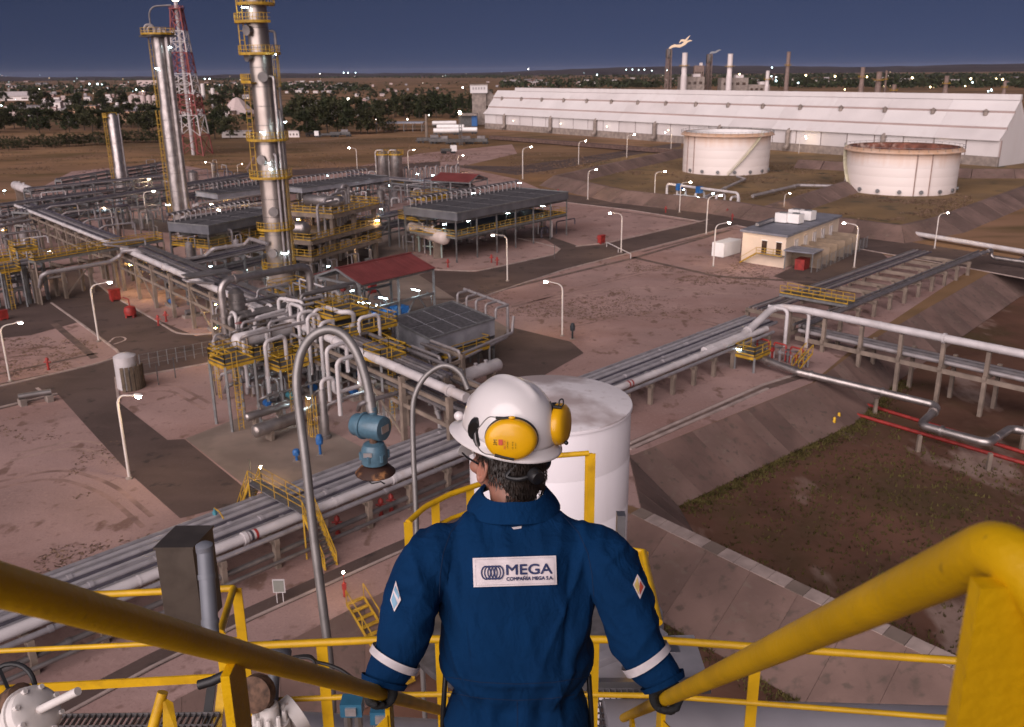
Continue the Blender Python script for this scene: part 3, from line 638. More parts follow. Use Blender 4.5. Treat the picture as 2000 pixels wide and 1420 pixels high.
for io, (tt, r, mt) in enumerate(((0.65, .26, PIPEL), (1.25, .2, PIPEG), (1.75, .2, PIPEL), (2.3, .22, PIPEG), (2.9, .2, PIPEL), (3.4, .15, PIPEG))):
    pipe([HB0+hbd*2.5+hbn*tt+V((0, 0, -3.07+r)), HB1+hbn*tt+V((0, 0, -3.07+r))], r, mt, ORD[io]+' pipe behind the thick white pipe on the lower deck of the tall rack', 'pipes on the lower deck of the tall rack')
m = MB(); m.beam(HB0+hbd*2.5+V((0, 0, -3.6)), HB1+V((0, 0, -3.6)), 0.25, 0.5); solo(m, 'support_beam', CONCP, 'long concrete edge beam carrying the lower deck pipes', 'beam', smooth=False)
# two vertical risers at the junction
for px, py0, py1 in ((1536, 605, 678), (1578, 610, 680)):
    b = G(px-4, py1); zt = ZT(b, px, py0); pipe([V((b.x, b.y, 0.1)), V((b.x, b.y, zt)), V((b.x, b.y, zt))+nT*2.5], .22, PIPEW, 'short white riser pipe beneath the bend of the thick white pipe', 'risers at the pipe junction', bend=.6)
# silver pipe with the zig-zag over the basin, red fire pipes on the floor
SZ = [(1480, 698, 1.2), (1560, 727, 0.9), (1835, 793, -.9), (1797, 830, -1.2), (1930, 866, -1.2), (1975, 836, -1.2), (2070, 860, -1.2)]
pipe([G(x, y, z) for x, y, z in SZ], 0.4, ALU, 'silver clad pipe with a zig-zag bend crossing the dirt basin', bend=0.8, seg=12)
t = thing('pipe_support', 'row of short concrete posts under the zig-zag silver pipe', 'pipe support', G(1640, 790, FLOOR))
for x, y in ((1635, 758), (1712, 778), (1797, 850), (1935, 885), (2000, 850)):
    p = G(x, y, -1.3); MB().beam(V((p.x, p.y, FLOOR)), p, 0.34, 0.34).build('post', CONCP, t, smooth=False)
for k, pts in enumerate(([(1530, 722, 0), (1556, 733, 0), (1590, 760, -2.2), (1612, 792, -2.8), (2070, 925, -2.8)], [(1545, 716, 0), (1575, 733, 0), (1605, 752, -2.2), (1632, 772, -2.8), (2070, 905, -2.8)])):
    pipe([G(*p) for p in pts], 0.19, RED, 'red fire water pipe descending the slope into the dirt basin', 'red fire water pipes')
for x, y in ((1606, 828), (1614, 818), (1628, 835), (1637, 826)):
    b = G(x, y, FLOOR); MBp = MB(); MBp.lathe([(.15, 0), (.15, 1.05), (.08, 1.15)], b, 8); solo(MBp, 'marker_post', YEL, 'short yellow marker post standing in the dirt basin', 'post', 'four yellow marker posts')
# ---------------------------------------------------------------- diagonal main rack
D0, D1 = G(905, 782, 6.6), G(232, 486, 6.6); Dd = (D1-D0); Dd.z = 0; DL = Dd.length; Dd.normalize(); Dn = V((Dd.y, -Dd.x, 0))   # Dn towards the far right side
def RD(s, t, z): p = D0+Dd*s+Dn*t; return V((p.x, p.y, z))
rack(RD(2, 0, 0), RD(DL, 0, 0), 4.8, [4.4, 6.3], 13, 'tall concrete pipe rack running diagonally to the tall columns', side=-1)
pipe([RD(0, 0.3, 6.75), RD(DL*.5, 0.3, 6.75), RD(DL-1, 0.3, 6.75)], 0.42, PIPEW, 'thick white pipe along the top of the diagonal rack', seg=14)
for io, (tt, r, mt) in enumerate(((1.2, .18, PIPED), (1.7, .2, PIPEG), (2.2, .16, PIPEL), (2.7, .2, PIPEG), (3.2, .16, PIPED), (4.5, .2, PIPEG))):
    pipe([RD(6, tt, 6.35+r), RD(DL-1, tt, 6.35+r)], r, mt, '%s pipe, %s beside the thick white pipe on the diagonal rack' % ({id(PIPED): 'dark', id(PIPEG): 'grey', id(PIPEL): 'pale'}[id(mt)], ORD[io]), 'top deck pipes of the diagonal rack')
m = MB(); m.beam(RD(22, 3.9, 6.75), RD(DL, 3.9, 6.75), 0.9, 0.22); solo(m, 'cable_tray', ALUD, 'flat covered cable tray beside the pipes on the diagonal rack', 'cable tray', smooth=False)
for io, (tt, r, mt) in enumerate(((.7, .2, PIPEG), (1.4, .24, PIPEL), (2.1, .16, PIPEG), (2.8, .2, PIPED), (3.6, .2, PIPEG))):
    pipe([RD(2, tt, 4.45+r), RD(DL, tt, 4.45+r)], r, mt, ORD[io]+' pipe from the apron side on the lower deck of the diagonal rack', 'lower deck pipes of the diagonal rack')
# loop arms lying across the top (expansion loops)
for s, wd in ((DL-36, 5.5), (DL-3, 4)):
    pipe([RD(s, .6, 7.2), RD(s, -2.6, 7.9), RD(s+wd*.35, -2.6, 7.9), RD(s+wd*.35, 3.6, 7.9), RD(s+wd*.35, 3.6, 7.0)], .16, PIPEL, 'pale expansion loop pipe laid across the diagonal rack', 'expansion loops on the diagonal rack')
m = MB(); c = RD(DL-34.5, .4, 8.3); m.box(c, (2.4, 5.6, 0.16), Dd); solo(m, 'cable_tray', ALUD, 'flat tray laid across the diagonal rack near the wellhead piping', 'cable tray', smooth=False)
# far continuation of the diagonal rack
E0, E1 = G(215, 477, 6.6), G(28, 402, 6.6); Ed = (E1-E0).normalized(); EL = (E1-E0).length; En = V((Ed.y, -Ed.x, 0))
def RE(s, t, z): p = E0+Ed*s+En*t; return V((p.x, p.y, z))
rack(RE(0, 0, 0), RE(EL, 0, 0), 4.0, [4.4, 6.3], 11, 'concrete pipe rack continuing from the crossing towards the dry field', side=-1)
for io, (tt, r, mt) in enumerate(((.2, .3, PIPEW), (.9, .2, PIPEG), (1.4, .18, PIPED), (1.9, .2, PIPEL), (2.5, .2, PIPEG), (3.2, .25, PIPED))):
    pipe([RE(0, tt, 6.35+r), RE(EL, tt, 6.35+r)], r, mt, ORD[io]+' pipe from the road side on the far stretch of the diagonal rack', 'pipes on the far stretch of the diagonal rack')
for k, f in enumerate((.25, .4, .62, .8)):
    pipe([RE(EL*f, 3, 6.8), RE(EL*f, 4, 7.3), RE(EL*f, 9, 7.3), RE(EL*f, 9, 5)], .16, PIPEL, 'side branch pipe leaving the far stretch of the rack', 'side branches of the far rack')
# crossing walkway with yellow rails (along A)
W0, W1 = G(62, 508, 6.6), G(312, 466, 6.6); wd = (W1-W0); wl = wd.length; wd.normalize()
platform((W0+W1)/2, wl/2, 0.9, 6.6, 'long yellow railed walkway crossing over the diagonal rack', u=wd, legs=2)
rack(W0+V((0, 0, 0)), W1, 2.6, [5.2], 6, 'cross rack under the yellow railed walkway', side=1)
pipe([G(78, 560, 3.0), G(82, 535, 5.4), G(215, 512, 5.4), G(238, 498, 6.2), G(240, 490, 7.2), G(268, 489, 7.2), G(278, 497, 6.9)], .32, PIPEL, 'pale pipe dropping from the crossing walkway to the side road', bend=.8)
for k in range(3):
    pipe([G(-40, 432+9*k, 5.6), G(60, 412+9*k, 5.6)], .3, PIPEL, 'pale pipe coming in on the outer rack', 'pipes on the outer rack')
# left outer rack pieces
rack(G(-60, 620, 0), G(95, 585, 0), 5, [3.4, 5.6], 5, 'dark pipe rack beside the side road with yellow stair tower', side=1, mat=STEELG)
for k, (tt, z) in enumerate(((.5, 5.7), (1.6, 5.7), (2.8, 5.7), (4, 5.7), (.5, 3.5), (2, 3.5), (3.6, 3.5))):
    a = G(-60, 620, 0); b = G(102, 583, 0); n = (b-a).normalized(); nn = V((-n.y, n.x, 0))
    pipe([a+nn*tt+V((0, 0, z)), b+nn*tt+V((0, 0, z))], .2, PIPEL if k % 2 else PIPEG, ('%s top deck' % ORD[k] if z > 5 else '%s lower deck' % ORD[k-4])+' pipe from the road on the dark rack beside the side road', 'pipes on the dark rack by the side road')
platform(G(28, 600), 1.4, 1.4, 5.8, 'yellow ladder tower platform beside the side road', legs=True, colour=1, ladder=0)
platform(G(60, 560), 1.6, 1.6, 6.4, 'yellow railed rack access platform at the side road crossing', legs=True, colour=1, ladder=3)
platform(G(-10, 560), 5, 1.2, 4.4, 'yellow railed gangway along the dark rack', legs=True, colour=1)
# ================================================================ TALL COLUMNS
def col_platform(t, c, r_in, r_out, z, a0=0, a1=2*pi, n=18):
    m = MB(); st = [a0+(a1-a0)*k/n for k in range(n+1)]; P = lambda r, a, zz: V((c.x+r*cos(a), c.y+r*sin(a), zz))
    for a, b in zip(st, st[1:]):
        m.hexa([P(r_in, a, z-.15), P(r_out, a, z-.15), P(r_out, b, z-.15), P(r_in, b, z-.15), P(r_in, a, z), P(r_out, a, z), P(r_out, b, z), P(r_in, b, z)])
    m.build('ring_platform', YELP, t, smooth=False)
    m = MB()
    for a, b in zip(st, st[1:]):
        for h in (0.55, 1.1): m.beam(P(r_out, a, z+h), P(r_out, b, z+h), .07)
        m.beam(P(r_out, a, z+.1), P(r_out, b, z+.1), .03, .2); m.beam(P(r_out, a, z), P(r_out, a, z+1.1), .06)
    m.build('guardrail', YELP, t, smooth=False)
def ladder(t, p, z0, z1, out):
    m = MB(); d = V((-out.y, out.x, 0))
    for s in (-.25, .25): m.beam(p+d*s+V((0, 0, z0)), p+d*s+V((0, 0, z1)), .07)
    for k in range(int((z1-z0)/.6)): m.beam(p-d*.25+V((0, 0, z0+.6*k)), p+d*.25+V((0, 0, z0+.6*k)), .05)
    for k in range(int((z1-z0)/1.2)):
        zc = z0+1.2*k+.6; ar = [p+d*(.38*sin(a))+out*(.7*cos(a))+V((0, 0, zc)) for a in (-1.5, -.75, 0, .75, 1.5)]
        for a, b in zip(ar, ar[1:]): m.beam(a, b, .06)
    for s in (-.3, 0, .3): m.beam(p+d*s+out*.66+V((0, 0, z0+.6)), p+d*s+out*.66+V((0, 0, z1)), .05)
    m.build('caged_ladder', YELP, t, smooth=False)
TOWM = M('column_cladding', (0.36, 0.31, 0.28), 0.38, 0.8, var=0.12, sc=0.5)
over(TOWM, (0.22, 0.175, 0.15), 0.35, 0.48, 0.72, amount=0.8, stretch=(1, 1, 0.35))
def seams(m, c, prof, step):
    z0, z1 = prof[0][1], prof[-1][1]; z = z0+step
    while z < z1:
        r = None
        for (r0, h0), (r1, h1) in zip(prof, prof[1:]):
            if h0 <= z <= h1: r = r0+(r1-r0)*(z-h0)/max(h1-h0, 1e-6)
        if r: m.lathe([(r+.005, z-.05), (r+.03, z-.05), (r+.03, z+.05), (r+.005, z+.05)], c, 24)
        z += step
# main column
cb = G(551, 578); rz = lambda y: ZT(cb, 551, y)
pxm = 1750/ (cb.length+4)
R0 = 22.0*(cb.length)/1750.0
t = thing('distillation_column', 'tall silver column with yellow ring platforms on a flared concrete skirt', 'column', cb)
zs_, ztop = rz(522), rz(-60)
MB().lathe([(R0*1.32, 0), (R0*1.28, zs_*0.4), (R0*1.05, zs_)], cb, 28).build('skirt', CONC, t)
prof = [(R0, zs_-.1), (R0, rz(270)), (R0*.9, rz(262)), (R0*.9, rz(96)), (R0*.84, rz(88)), (R0*.84, ztop)]
MB().lathe(prof, cb, 32).build('shell', TOWM, t)
m = MB(); seams(m, cb, prof, 2.6); m.build('cladding_seam', ALUD, t)
for y, a0, a1, k in ((522, 0, 2*pi, 1.45), (445, -2.6, 1.2, 1.6), (345, -3.4, .3, 1.75), (272, -3.3, .5, 1.7), (160, 2.4, 4.4, 1.7), (105, 3.0, 6.4, 1.65), (43, 2.7, 5.6, 1.75), (8, -2.8, .8, 1.5)):
    col_platform(t, cb, R0*.9, R0*k, rz(y), a0, a1)
for z0, z1, a in ((zs_, rz(440), -.3), (rz(445), rz(345), -.35), (rz(345), rz(270), 3.5), (rz(272), rz(178), 3.4), (rz(178), rz(105), -.2), (rz(105), rz(5), 3.6)):
    o = V((cos(a), sin(a), 0)); ladder(t, cb+o*(R0*1.12), z0, z1+1, o)
for y, a in ((110, 4.0), (60, 4.2), (150, 5.0), (310, 4.4), (410, 4.9), (490, 4.6)):
    o = V((cos(a), sin(a), 0)); z = rz(y); MB().lathe([(.55, R0*.8), (.55, R0*1.15), (.7, R0*1.15), (.7, R0*1.3)], cb+V((0, 0, z)), 14, o).build('manway', ALUD, t)
for a, z0, z1, r in ((-.55, 4, rz(150), .28), (-.2, 6, rz(215), .22), (-.9, 5, rz(300), .2), (.3, 8, rz(60), .18)):
    o = V((cos(a), sin(a), 0)); p = cb+o*(R0*1.3)
    MB().tube([p+V((0, 0, z0)), p+V((0, 0, z1)), cb+o*(R0*.8)+V((0, 0, z1))], r, 10, bend=r*2.2).build('riser_pipe', ALU if r > .2 else PIPEL, t)
def fixture(p, mat, label, d=None, L=0.9, group='work lights in the plant', w=.16, cat='work light'):
    d = d or V((random.uniform(-1, 1), random.uniform(-1, 1), 0)).normalized()
    t = thing('work_light', label, cat, p, group)
    MB().box(p+V((0, 0, .09)), (L, w*1.5, .12), d).build('housing', STEELG, t, smooth=False)
    MB().box(p, (L*.94, w, .12), d).build('tube', mat, t, smooth=False)
    MB().tube([p+V((0, 0, .1)), p+V((0, 0, .1))-V((0, 0, .1))+V((-d.y, d.x, 0))*.5+V((0, 0, -.2)), p+V((-d.y, d.x, 0))*.5+V((0, 0, -1.5))], .03, 6, bend=.2).build('bracket', STEELG, t)
for x, y, k in ((478, 14, 1.3), (539, 106, 1.75), (525, 318, 1.15), (557, 238, 1.5), (512, 258, 1.2), (556, 495, 1.15), (529, 330, 1.12)):
    o = (V((-cb.x*0+AY(x, y, cb.y).x-cb.x, -R0*.8, 0))); o = o.normalized()
    z = AY(x, y, cb.y-R0).z; p = V((AY(x, y, cb.y-R0*k).x, cb.y-R0*k, AY(x, y, cb.y-R0*k).z))
    fixture(p, L_COOL, 'cold white work light mounted on the tall silver column', group='work lights on the tall column')
# slim column (left) with twin shells
c1 = G(357, 462); f1 = lambda y: ZT(c1, 357, y); r1 = 10.5*c1.length/1750
t = thing('slim_column', 'slim silver column with a single top platform beside the red lattice tower', 'column', c1)
MB().lathe([(r1*1.2, 0), (r1*1.2, 3), (r1*1.15, 6), (r1*1.15, f1(215)), (r1, f1(205)), (r1, f1(66))], c1, 24).build('shell', ALU, t)
sd = V((r1*1.5, -r1*.35, 0)); MB().lathe([(r1*.5, 2), (r1*.5, f1(72))], c1+sd, 16).build('side_pipe', ALU, t)
m = MB(); seams(m, c1, [(r1*1.15, 6), (r1*1.15, f1(215))], 3.5); m.build('cladding_seam', ALUD, t)
col_platform(t, c1, r1*.3, r1*2.6, f1(66))
MB().slab(rect(c1, A_dir, V((-A_dir.y, A_dir.x, 0)), r1*2.2, r1*2.2), f1(72), f1(66)-.2).build('platform_frame', STEELD, t, smooth=False)
MB().tube([c1+V((-1.2, 0, f1(66))), c1+V((-1.2, 0, f1(12))), c1+V((3.3, 0, f1(10)))], .16, 8, bend=1.8).build('vent_pipe', PIPEG, t)
for k, x in enumerate((-2.2, -1.6, .8, 1.6)):
    MB().tube([c1+V((x, -.5, f1(66))), c1+V((x, -.5, f1(48)-.4*k)), c1+V((x*.3, 0, f1(48)-.4*k)), c1+V((x*.3, 0, f1(66)))], .28, 8, bend=.7).build('top_loop', PIPEL, t)
ladder(t, c1+V((-r1*1.4, .2, 0)), 4, f1(215), V((-1, 0, 0))); ladder(t, c1+V((-r1*1.3, .8, 0)), f1(215), f1(66), V((-1, 0, 0)))
for p in ((305, 134), (333, 92)): fixture(AY(p[0], p[1], c1.y-r1*1.1), L_COOL, 'cold white work light high on the slim column', group='work lights on the slim column')
# small column
c2 = G(240, 372); f2 = lambda y: ZT(c2, 240, y); r2 = 8.8*c2.length/1750
t = thing('small_column', 'short silver column with yellow ladder behind the pipe racks', 'column', c2)
MB().lathe([(r2*1.15, 0), (r2*1.15, f2(330)), (r2, f2(325)), (r2, f2(228)), (r2*.6, f2(222)), (.1, f2(221))], c2, 20).build('shell', ALU, t)
col_platform(t, c2, r2*.5, r2*1.8, f2(228), 1.5, 4.5); ladder(t, c2+V((-r2*1.3, -.3, 0)), 2, f2(224), V((-1, 0, 0)))
MB().tube([c2+V((r2*1.25, -.2, 2)), c2+V((r2*1.25, -.2, f2(222)))], .2, 8).build('riser_pipe', PIPEL, t)
# twin vertical vessels
for x, lab in ((752, 'silver vertical vessel nearer the tall column, one of a pair'), (777, 'silver vertical vessel with yellow top rail beside the red shelter, one of a pair')):
    c = G(x, 372); f = ZT(c, x, 300); r = 11*c.length/1750; t = thing('vertical_vessel', lab, 'vessel', c, 'pair of vertical vessels')
    MB().lathe([(r*.95, 0), (r*.95, 2.5), (r, 2.6), (r, f), (r*.7, f+.5), (.1, f+.75)], c, 22).build('shell', ALU, t)
    col_platform(t, c, r*.9, r*1.3, f-.2, 0, 2*pi, 14); col_platform(t, c, r*.9, r*1.25, f*.22, 0, 2*pi, 14)
    MB().tube([c+V((-r*1.25, -.3, 1)), c+V((-r*1.25, -.3, f+.9)), c+V((0, 0, f+.9)), c+V((0, 0, f+.5))], .3, 8, bend=.7).build('riser_pipe', ALU, t)
c = G(380, 368); t = thing('ribbed_tank', 'small ribbed silver tank behind the slim column', 'tank', c); r = 9*c.length/1750; f = ZT(c, 380, 336)
m = MB(); pr = []
for k in range(7): pr += [(r, f*k/7), (r, f*(k+.8)/7), (r*.93, f*(k+.85)/7), (r*.93, f*(k+.98)/7)]
m.lathe(pr+[(r*.9, f), (.1, f+.5)], c, 20); m.build('shell', ALU, t)
# red and white lattice tower
lb = G(378, 303); ftop = AY(357, 18, lb.y).z
t = thing('lattice_tower', 'red and white lattice flare tower behind the slim column', 'tower', lb)
def lat(w0, w1, z0, z1, mat, bays=3):
    m = MB(); W = lambda z: w0+(w1-w0)*(z-z0)/(z1-z0); cn = lambda i, z: lb+V(((-1, 1, 1, -1)[i]*W(z), (-1, -1, 1, 1)[i]*W(z), z))
    for i in range(4): m.beam(cn(i, z0), cn(i, z1), .42)
    for b in range(bays):
        za, zb = lerp(z0, z1, b/bays), lerp(z0, z1, (b+1)/bays)
        for i in range(4):
            j = (i+1) % 4; m.beam(cn(i, zb), cn(j, zb), .24); m.beam(cn(i, za), cn(j, zb), .22); m.beam(cn(j, za), cn(i, zb), .22)
    m.build('lattice_section', mat, t, smooth=False)
WT = lambda z: lerp(6.2, 1.9, min(1, z/ftop))
TRED = M('tower_red', (0.20, 0.036, 0.032), 0.6, var=0.15); TWHT = M('tower_white', (0.46, 0.42, 0.42), 0.6, var=0.1)
for k in range(7): z0, z1 = ftop*k/7, ftop*(k+1)/7; lat(WT(z0), WT(z1), z0, z1, TRED if k % 2 == 0 else TWHT, 1 if k < 2 else 2)
MB().tube([lb+V((0, 0, 0)), lb+V((0, 0, ftop+3))], .75, 12).build('flare_pipe', TWHT, t); MB().tube([lb+V((1.6, .4, 0)), lb+V((1.6, .4, ftop))], .4, 8).build('riser_pipe', TRED, t)
MB().slab(rect(lb, V((1, 0, 0)), V((0, 1, 0)), 2.4, 2.4), ftop, ftop+.25).build('deck', TRED, t, smooth=False)
m = MB(); rail_mesh(m, [p+V((0, 0, ftop+.25)) for p in rect(lb, V((1, 0, 0)), V((0, 1, 0)), 2.4, 2.4)], closed=True, r=.05); m.build('guardrail', TRED, t, smooth=False)
MB().ball(lb+V((0, 0, ftop+3.6)), .9, 12, 8, (1.5, 1, .8)).build('flame', lamp_mat('flare_flame', (1, .82, .6), 14), t)
# ================================================================ AIR COOLERS
cooler(G(905, 445, 0)*1, G(1108, 420, 0), G(880, 425, 0), 8.2, 1.2, 'large grey air cooler roof on tall steel legs with a pipe bank', COOLG, bays=6) if 0 else None
p00, p10 = G(893, 425, 8.0), G(1110, 383, 8.0); sv = V((-(p10-p00).y, (p10-p00).x, 0)).normalized()
cooler(p00, p10, p00+sv*13, 7.4, 1.3, 'large grey air cooler on tall steel legs with a pipe bank behind', COOLG, bays=6)
m = MB(); 
t = platform((p00+p10)/2+sv*6, (p10-p00).length/2, 5.6, 4.6, 'yellow railed deck under the large air cooler', u=(p10-p00), legs=False, rails=(1, 1, 0, 1))
for k, f in enumerate((.12, .45, .78)): fixture(lerp(p00, p10, f)+sv*1.0+V((0, 0, -1.2)), L_COOL, 'cold white work light hanging under the large air cooler', group='work lights under the large cooler')
p00, p10 = G(408, 452, 6.8), G(560, 420, 6.8); sv = V((-(p10-p00).y, (p10-p00).x, 0)).normalized()
cooler(p00, p10, p00+sv*9.5, 6.2, 1.4, 'dark air cooler between the slim column and the tall column', COOLG, bays=4)
platform((p00+p10)/2+sv*4.5, (p10-p00).length/2, 4.9, 4.2, 'yellow railed deck below the dark air cooler', u=(p10-p00), legs=True, colour=1)
p00, p10 = G(425, 384, 6.8), G(560, 368, 6.8); sv = V((-(p10-p00).y, (p10-p00).x, 0)).normalized()
cooler(p00, p10, p00+sv*9, 6.2, 1.0, 'light grey air cooler behind the dark one', COOLL, bays=4)
p00, p10 = G(590, 372, 6.8), G(760, 348, 6.8); sv = V((-(p10-p00).y, (p10-p00).x, 0)).normalized()
cooler(p00, p10, p00+sv*8, 6.2, 1.0, 'light grey air cooler roof behind the tall column', COOLL, bays=5)
p00, p10 = G(905, 685, 5.2), G(966, 632, 5.2); p01 = G(765, 622, 5.2)
p00, p10, p01 = G(838, 668, 4.8), G(966, 628, 4.8), G(760, 628, 4.8)
cooler(p00, p10, p01, 3.2, 1.8, 'grey air cooler with ribbed top in front of the red shelter', COOLL, bays=4, headers=False)
u = (p10-p00); v_ = (p01-p00); m = None
for i in range(5):
    f = i/4; a = p00+u*1.02+v_*f*.9; pipe([V((a.x, a.y, 5.1)), V((a.x, a.y, 6.3)), V((a.x, a.y, 6.3))+u.normalized()*2.2], .15, PIPEL, 'thin white swan pipe at the end of the ribbed air cooler', 'swan pipes at the ribbed cooler')
a = p10+u*.12; pipe([V((p10.x, p10.y, 6.3))+v_+u*.2, V((p10.x, p10.y, 6.3))+u*.22, V((p10.x, p10.y, 2.5))+u*.22, V((p00.x, p00.y, 2.4))-v_.normalized()*2.5], .17, PIPEL, 'thin white header pipe wrapping the ribbed air cooler', bend=.5)
# ================================================================ RED ROOFED SHELTERS
REDR = M('red_roof', (0.16, 0.036, 0.034), 0.6, var=0.15, sc=0.4)
def shelter(ea, eb, back, ze, zr, label, legs=3, blue=True):
    """gabled red roof on steel posts: ea->eb near eave, back vector to the far eave"""
    ea, eb = V((ea.x, ea.y, 0)), V((eb.x, eb.y, 0)); t = thing('red_shelter', label, 'shelter', ea); Z = lambda p, z: V((p.x, p.y, z))
    m2 = back*.5; u = (eb-ea)
    for a, b in ((ea-back*.06, m2), (ea+back*1.06, m2)):
        n = 14
        for i in range(n):
            f0, f1 = i/n+.003, (i+1)/n-.003
            lo0, lo1 = Z(a+u*f0, ze), Z(a+u*f1, ze); hi0, hi1 = Z(ea+m2+u*f0, zr), Z(ea+m2+u*f1, zr); k = V((0, 0, .08))
            MB().hexa([lo0, lo1, hi1, hi0, lo0+k, lo1+k, hi1+k, hi0+k]).build('roof_panel', REDR, t, smooth=False)
    MB().beam(Z(ea+m2-u*.01, zr+.12), Z(eb+m2+u*.01, zr+.12), .4, .12).build('ridge_cap', REDR, t, smooth=False)
    for i in range(legs):
        f = i/(legs-1)
        for b in (0, 1): MB().beam(ea+u*f+back*b, Z(ea+u*f+back*b, ze), .32).build('post', STEELG, t, smooth=False)
        MB().beam(Z(ea+u*f, ze-.2), Z(ea+u*f+back, ze-.2), .22, .3).build('tie_beam', STEELG, t, smooth=False)
        for b in (0, 1): MB().beam(Z(ea+u*f+back*b, ze-.1), Z(ea+u*f+m2, zr-.05), .2, .25).build('rafter', STEELG, t, smooth=False)
    for b in (0, 1):
        for z in (ze-.2, ze*.55): MB().beam(Z(ea+back*b, z), Z(eb+back*b, z), .25, .35).build('side_beam', STEELG, t, smooth=False)
        MB().beam(Z(ea+back*b+u*.5, .2), Z(ea+back*b+u*.72, ze*.55), .16).build('brace', STEELG, t, smooth=False); MB().beam(Z(ea+back*b+u, .2), Z(ea+back*b+u*.78, ze*.55), .16).build('brace', STEELG, t, smooth=False)
    return t
ea, eb = G(702, 556, 7.6), G(846, 523, 7.6); bk = V((-(eb-ea).y, (eb-ea).x, 0)).normalized()*8.5
shelter(ea, eb, bk, 7.6, 9.0, 'large open shelter with a dark red gabled roof over blue machines')
def machine(c, u, label, mat):
    t = thing('compressor', label, 'compressor', c); v = V((-u.y, u.x, 0)); Z = lambda p, z: V((p.x, p.y, z))
    MB().box(Z(c, .35), (5.5, 2.4, .7), u).build('plinth', CONC, t, smooth=False)
    MB().lathe([(.2, -1.5), (1.0, -1.4), (1.05, -.5), (.9, -.45), (.9, .3), (1.1, .35), (1.1, 1.3), (.3, 1.4)], Z(c, 1.8)-u*.8, 16, u).build('casing', mat, t)
    MB().box(Z(c+u*1.6, 1.5), (1.6, 1.7, 1.7), u).build('gearbox', mat, t, smooth=False)
    MB().tube([Z(c-u, 2.6), Z(c-u, 3.8), Z(c-u+v*2, 3.8)], .25, 10, bend=.5).build('duct', PIPEG, t)
    for s in (-1, 1): MB().box(Z(c+v*s*1.0-u*1.5, 1.0), (.3, .3, 1.2), u).build('foot', mat, t, smooth=False)
    return t
u0 = (eb-ea).normalized()
for k, f in enumerate((.38, .66)): machine(V((lerp(ea, eb, f).x, lerp(ea, eb, f).y, 0))+bk*.45, u0, ('blue compressor in the middle of the red shelter', 'blue compressor under the open end of the red shelter')[k], BLUE)
for k, f in enumerate((.1, .35, .8)): fixture(V((lerp(ea, eb, f).x, lerp(ea, eb, f).y, 5.0))+bk*.1, L_COOL, 'cold white strip light under the large red roof', L=1.6, group='strip lights under the red roof')
ea, eb = G(845, 348, 6.2), G(925, 351, 6.2); ea, eb = G(888, 361, 6.0), G(945, 352, 6.0)
ea, eb = G(842, 352, 5.6), G(918, 356, 5.6); bk = V((-(eb-ea).y, (eb-ea).x, 0)).normalized()*9
shelter(ea, eb, bk, 5.6, 7.0, 'small open shelter with a red roof beyond the large air cooler')
# ================================================================ CONCRETE FRAME WITH DRUMS
fc = G(648, 520); u = A_dir; v = V((-u.y, u.x, 0))
fa = [G(612, 545), G(735, 505)]; fu = (fa[1]-fa[0]).normalized(); fv = V((-fu.y, fu.x, 0)); fl = (fa[1]-fa[0]).length
t = thing('concrete_frame', 'two storey concrete frame with yellow railings carrying silver drums', 'structure', fa[0])
Z = lambda p, z: V((p.x, p.y, z))
zA, zB = 6.2, 9.6
for i in range(4):
    for b in (0, 9.0):
        p = fa[0]+fu*(fl*i/3)+fv*b; MB().beam(p, Z(p, zB if i > 0 else zA), .65, .65, up=fu).build('column', CONCP, t, smooth=False)
for z, i0 in ((3.6, 0), (zA, 0), (zB, 1)):
    q = [fa[0]+fu*(fl*i0/3-.8)-fv*.8, fa[1]+fu*.8-fv*.8, fa[1]+fu*.8+fv*9.8, fa[0]+fu*(fl*i0/3-.8)+fv*9.8]
    if z > 4: MB().slab(q, z, z+.25).build('slab', CONCP, t, smooth=False)
    for a, b in zip(q, q[1:]+q[:1]): MB().beam(Z(a, z-.2), Z(b, z-.2), .35, .5).build('beam', CONCP, t, smooth=False)
    m = MB(); rail_mesh(m, [Z(p, z+.25) for p in q], closed=True, r=.05); m.build('guardrail', YELP, t, smooth=False)
drum(Z(fa[0]+fu*1.5+fv*2, zA+1.7), Z(fa[0]+fu*1.5+fv*8, zA+1.7), 1.15, ALU, 'silver horizontal drum on the lower deck of the concrete frame', legs=False)
drum(Z(fa[0]+fu*fl*.55+fv*1, zB+1.6), Z(fa[0]+fu*fl*.55+fv*8, zB+1.6), 1.0, ALU, 'silver horizontal drum on the top deck of the concrete frame', legs=False)
drum(Z(fa[0]+fu*fl*.8+fv*1, 3.6+1.4), Z(fa[0]+fu*fl*.8+fv*7, 3.6+1.4), .9, ALUD, 'dull drum inside the concrete frame', legs=False)
for k in range(5):
    a = fa[0]+fu*(fl*(.2+.17*k))+fv*(1+k); pipe([Z(a, .3), Z(a, 11.5+.4*k), Z(a+fu*(6-k), 11.5+.4*k), Z(a+fu*(6-k), 7)], .24, PIPEL, 'pale looping pipe over the concrete frame', 'looping pipes over the concrete frame', bend=.7)
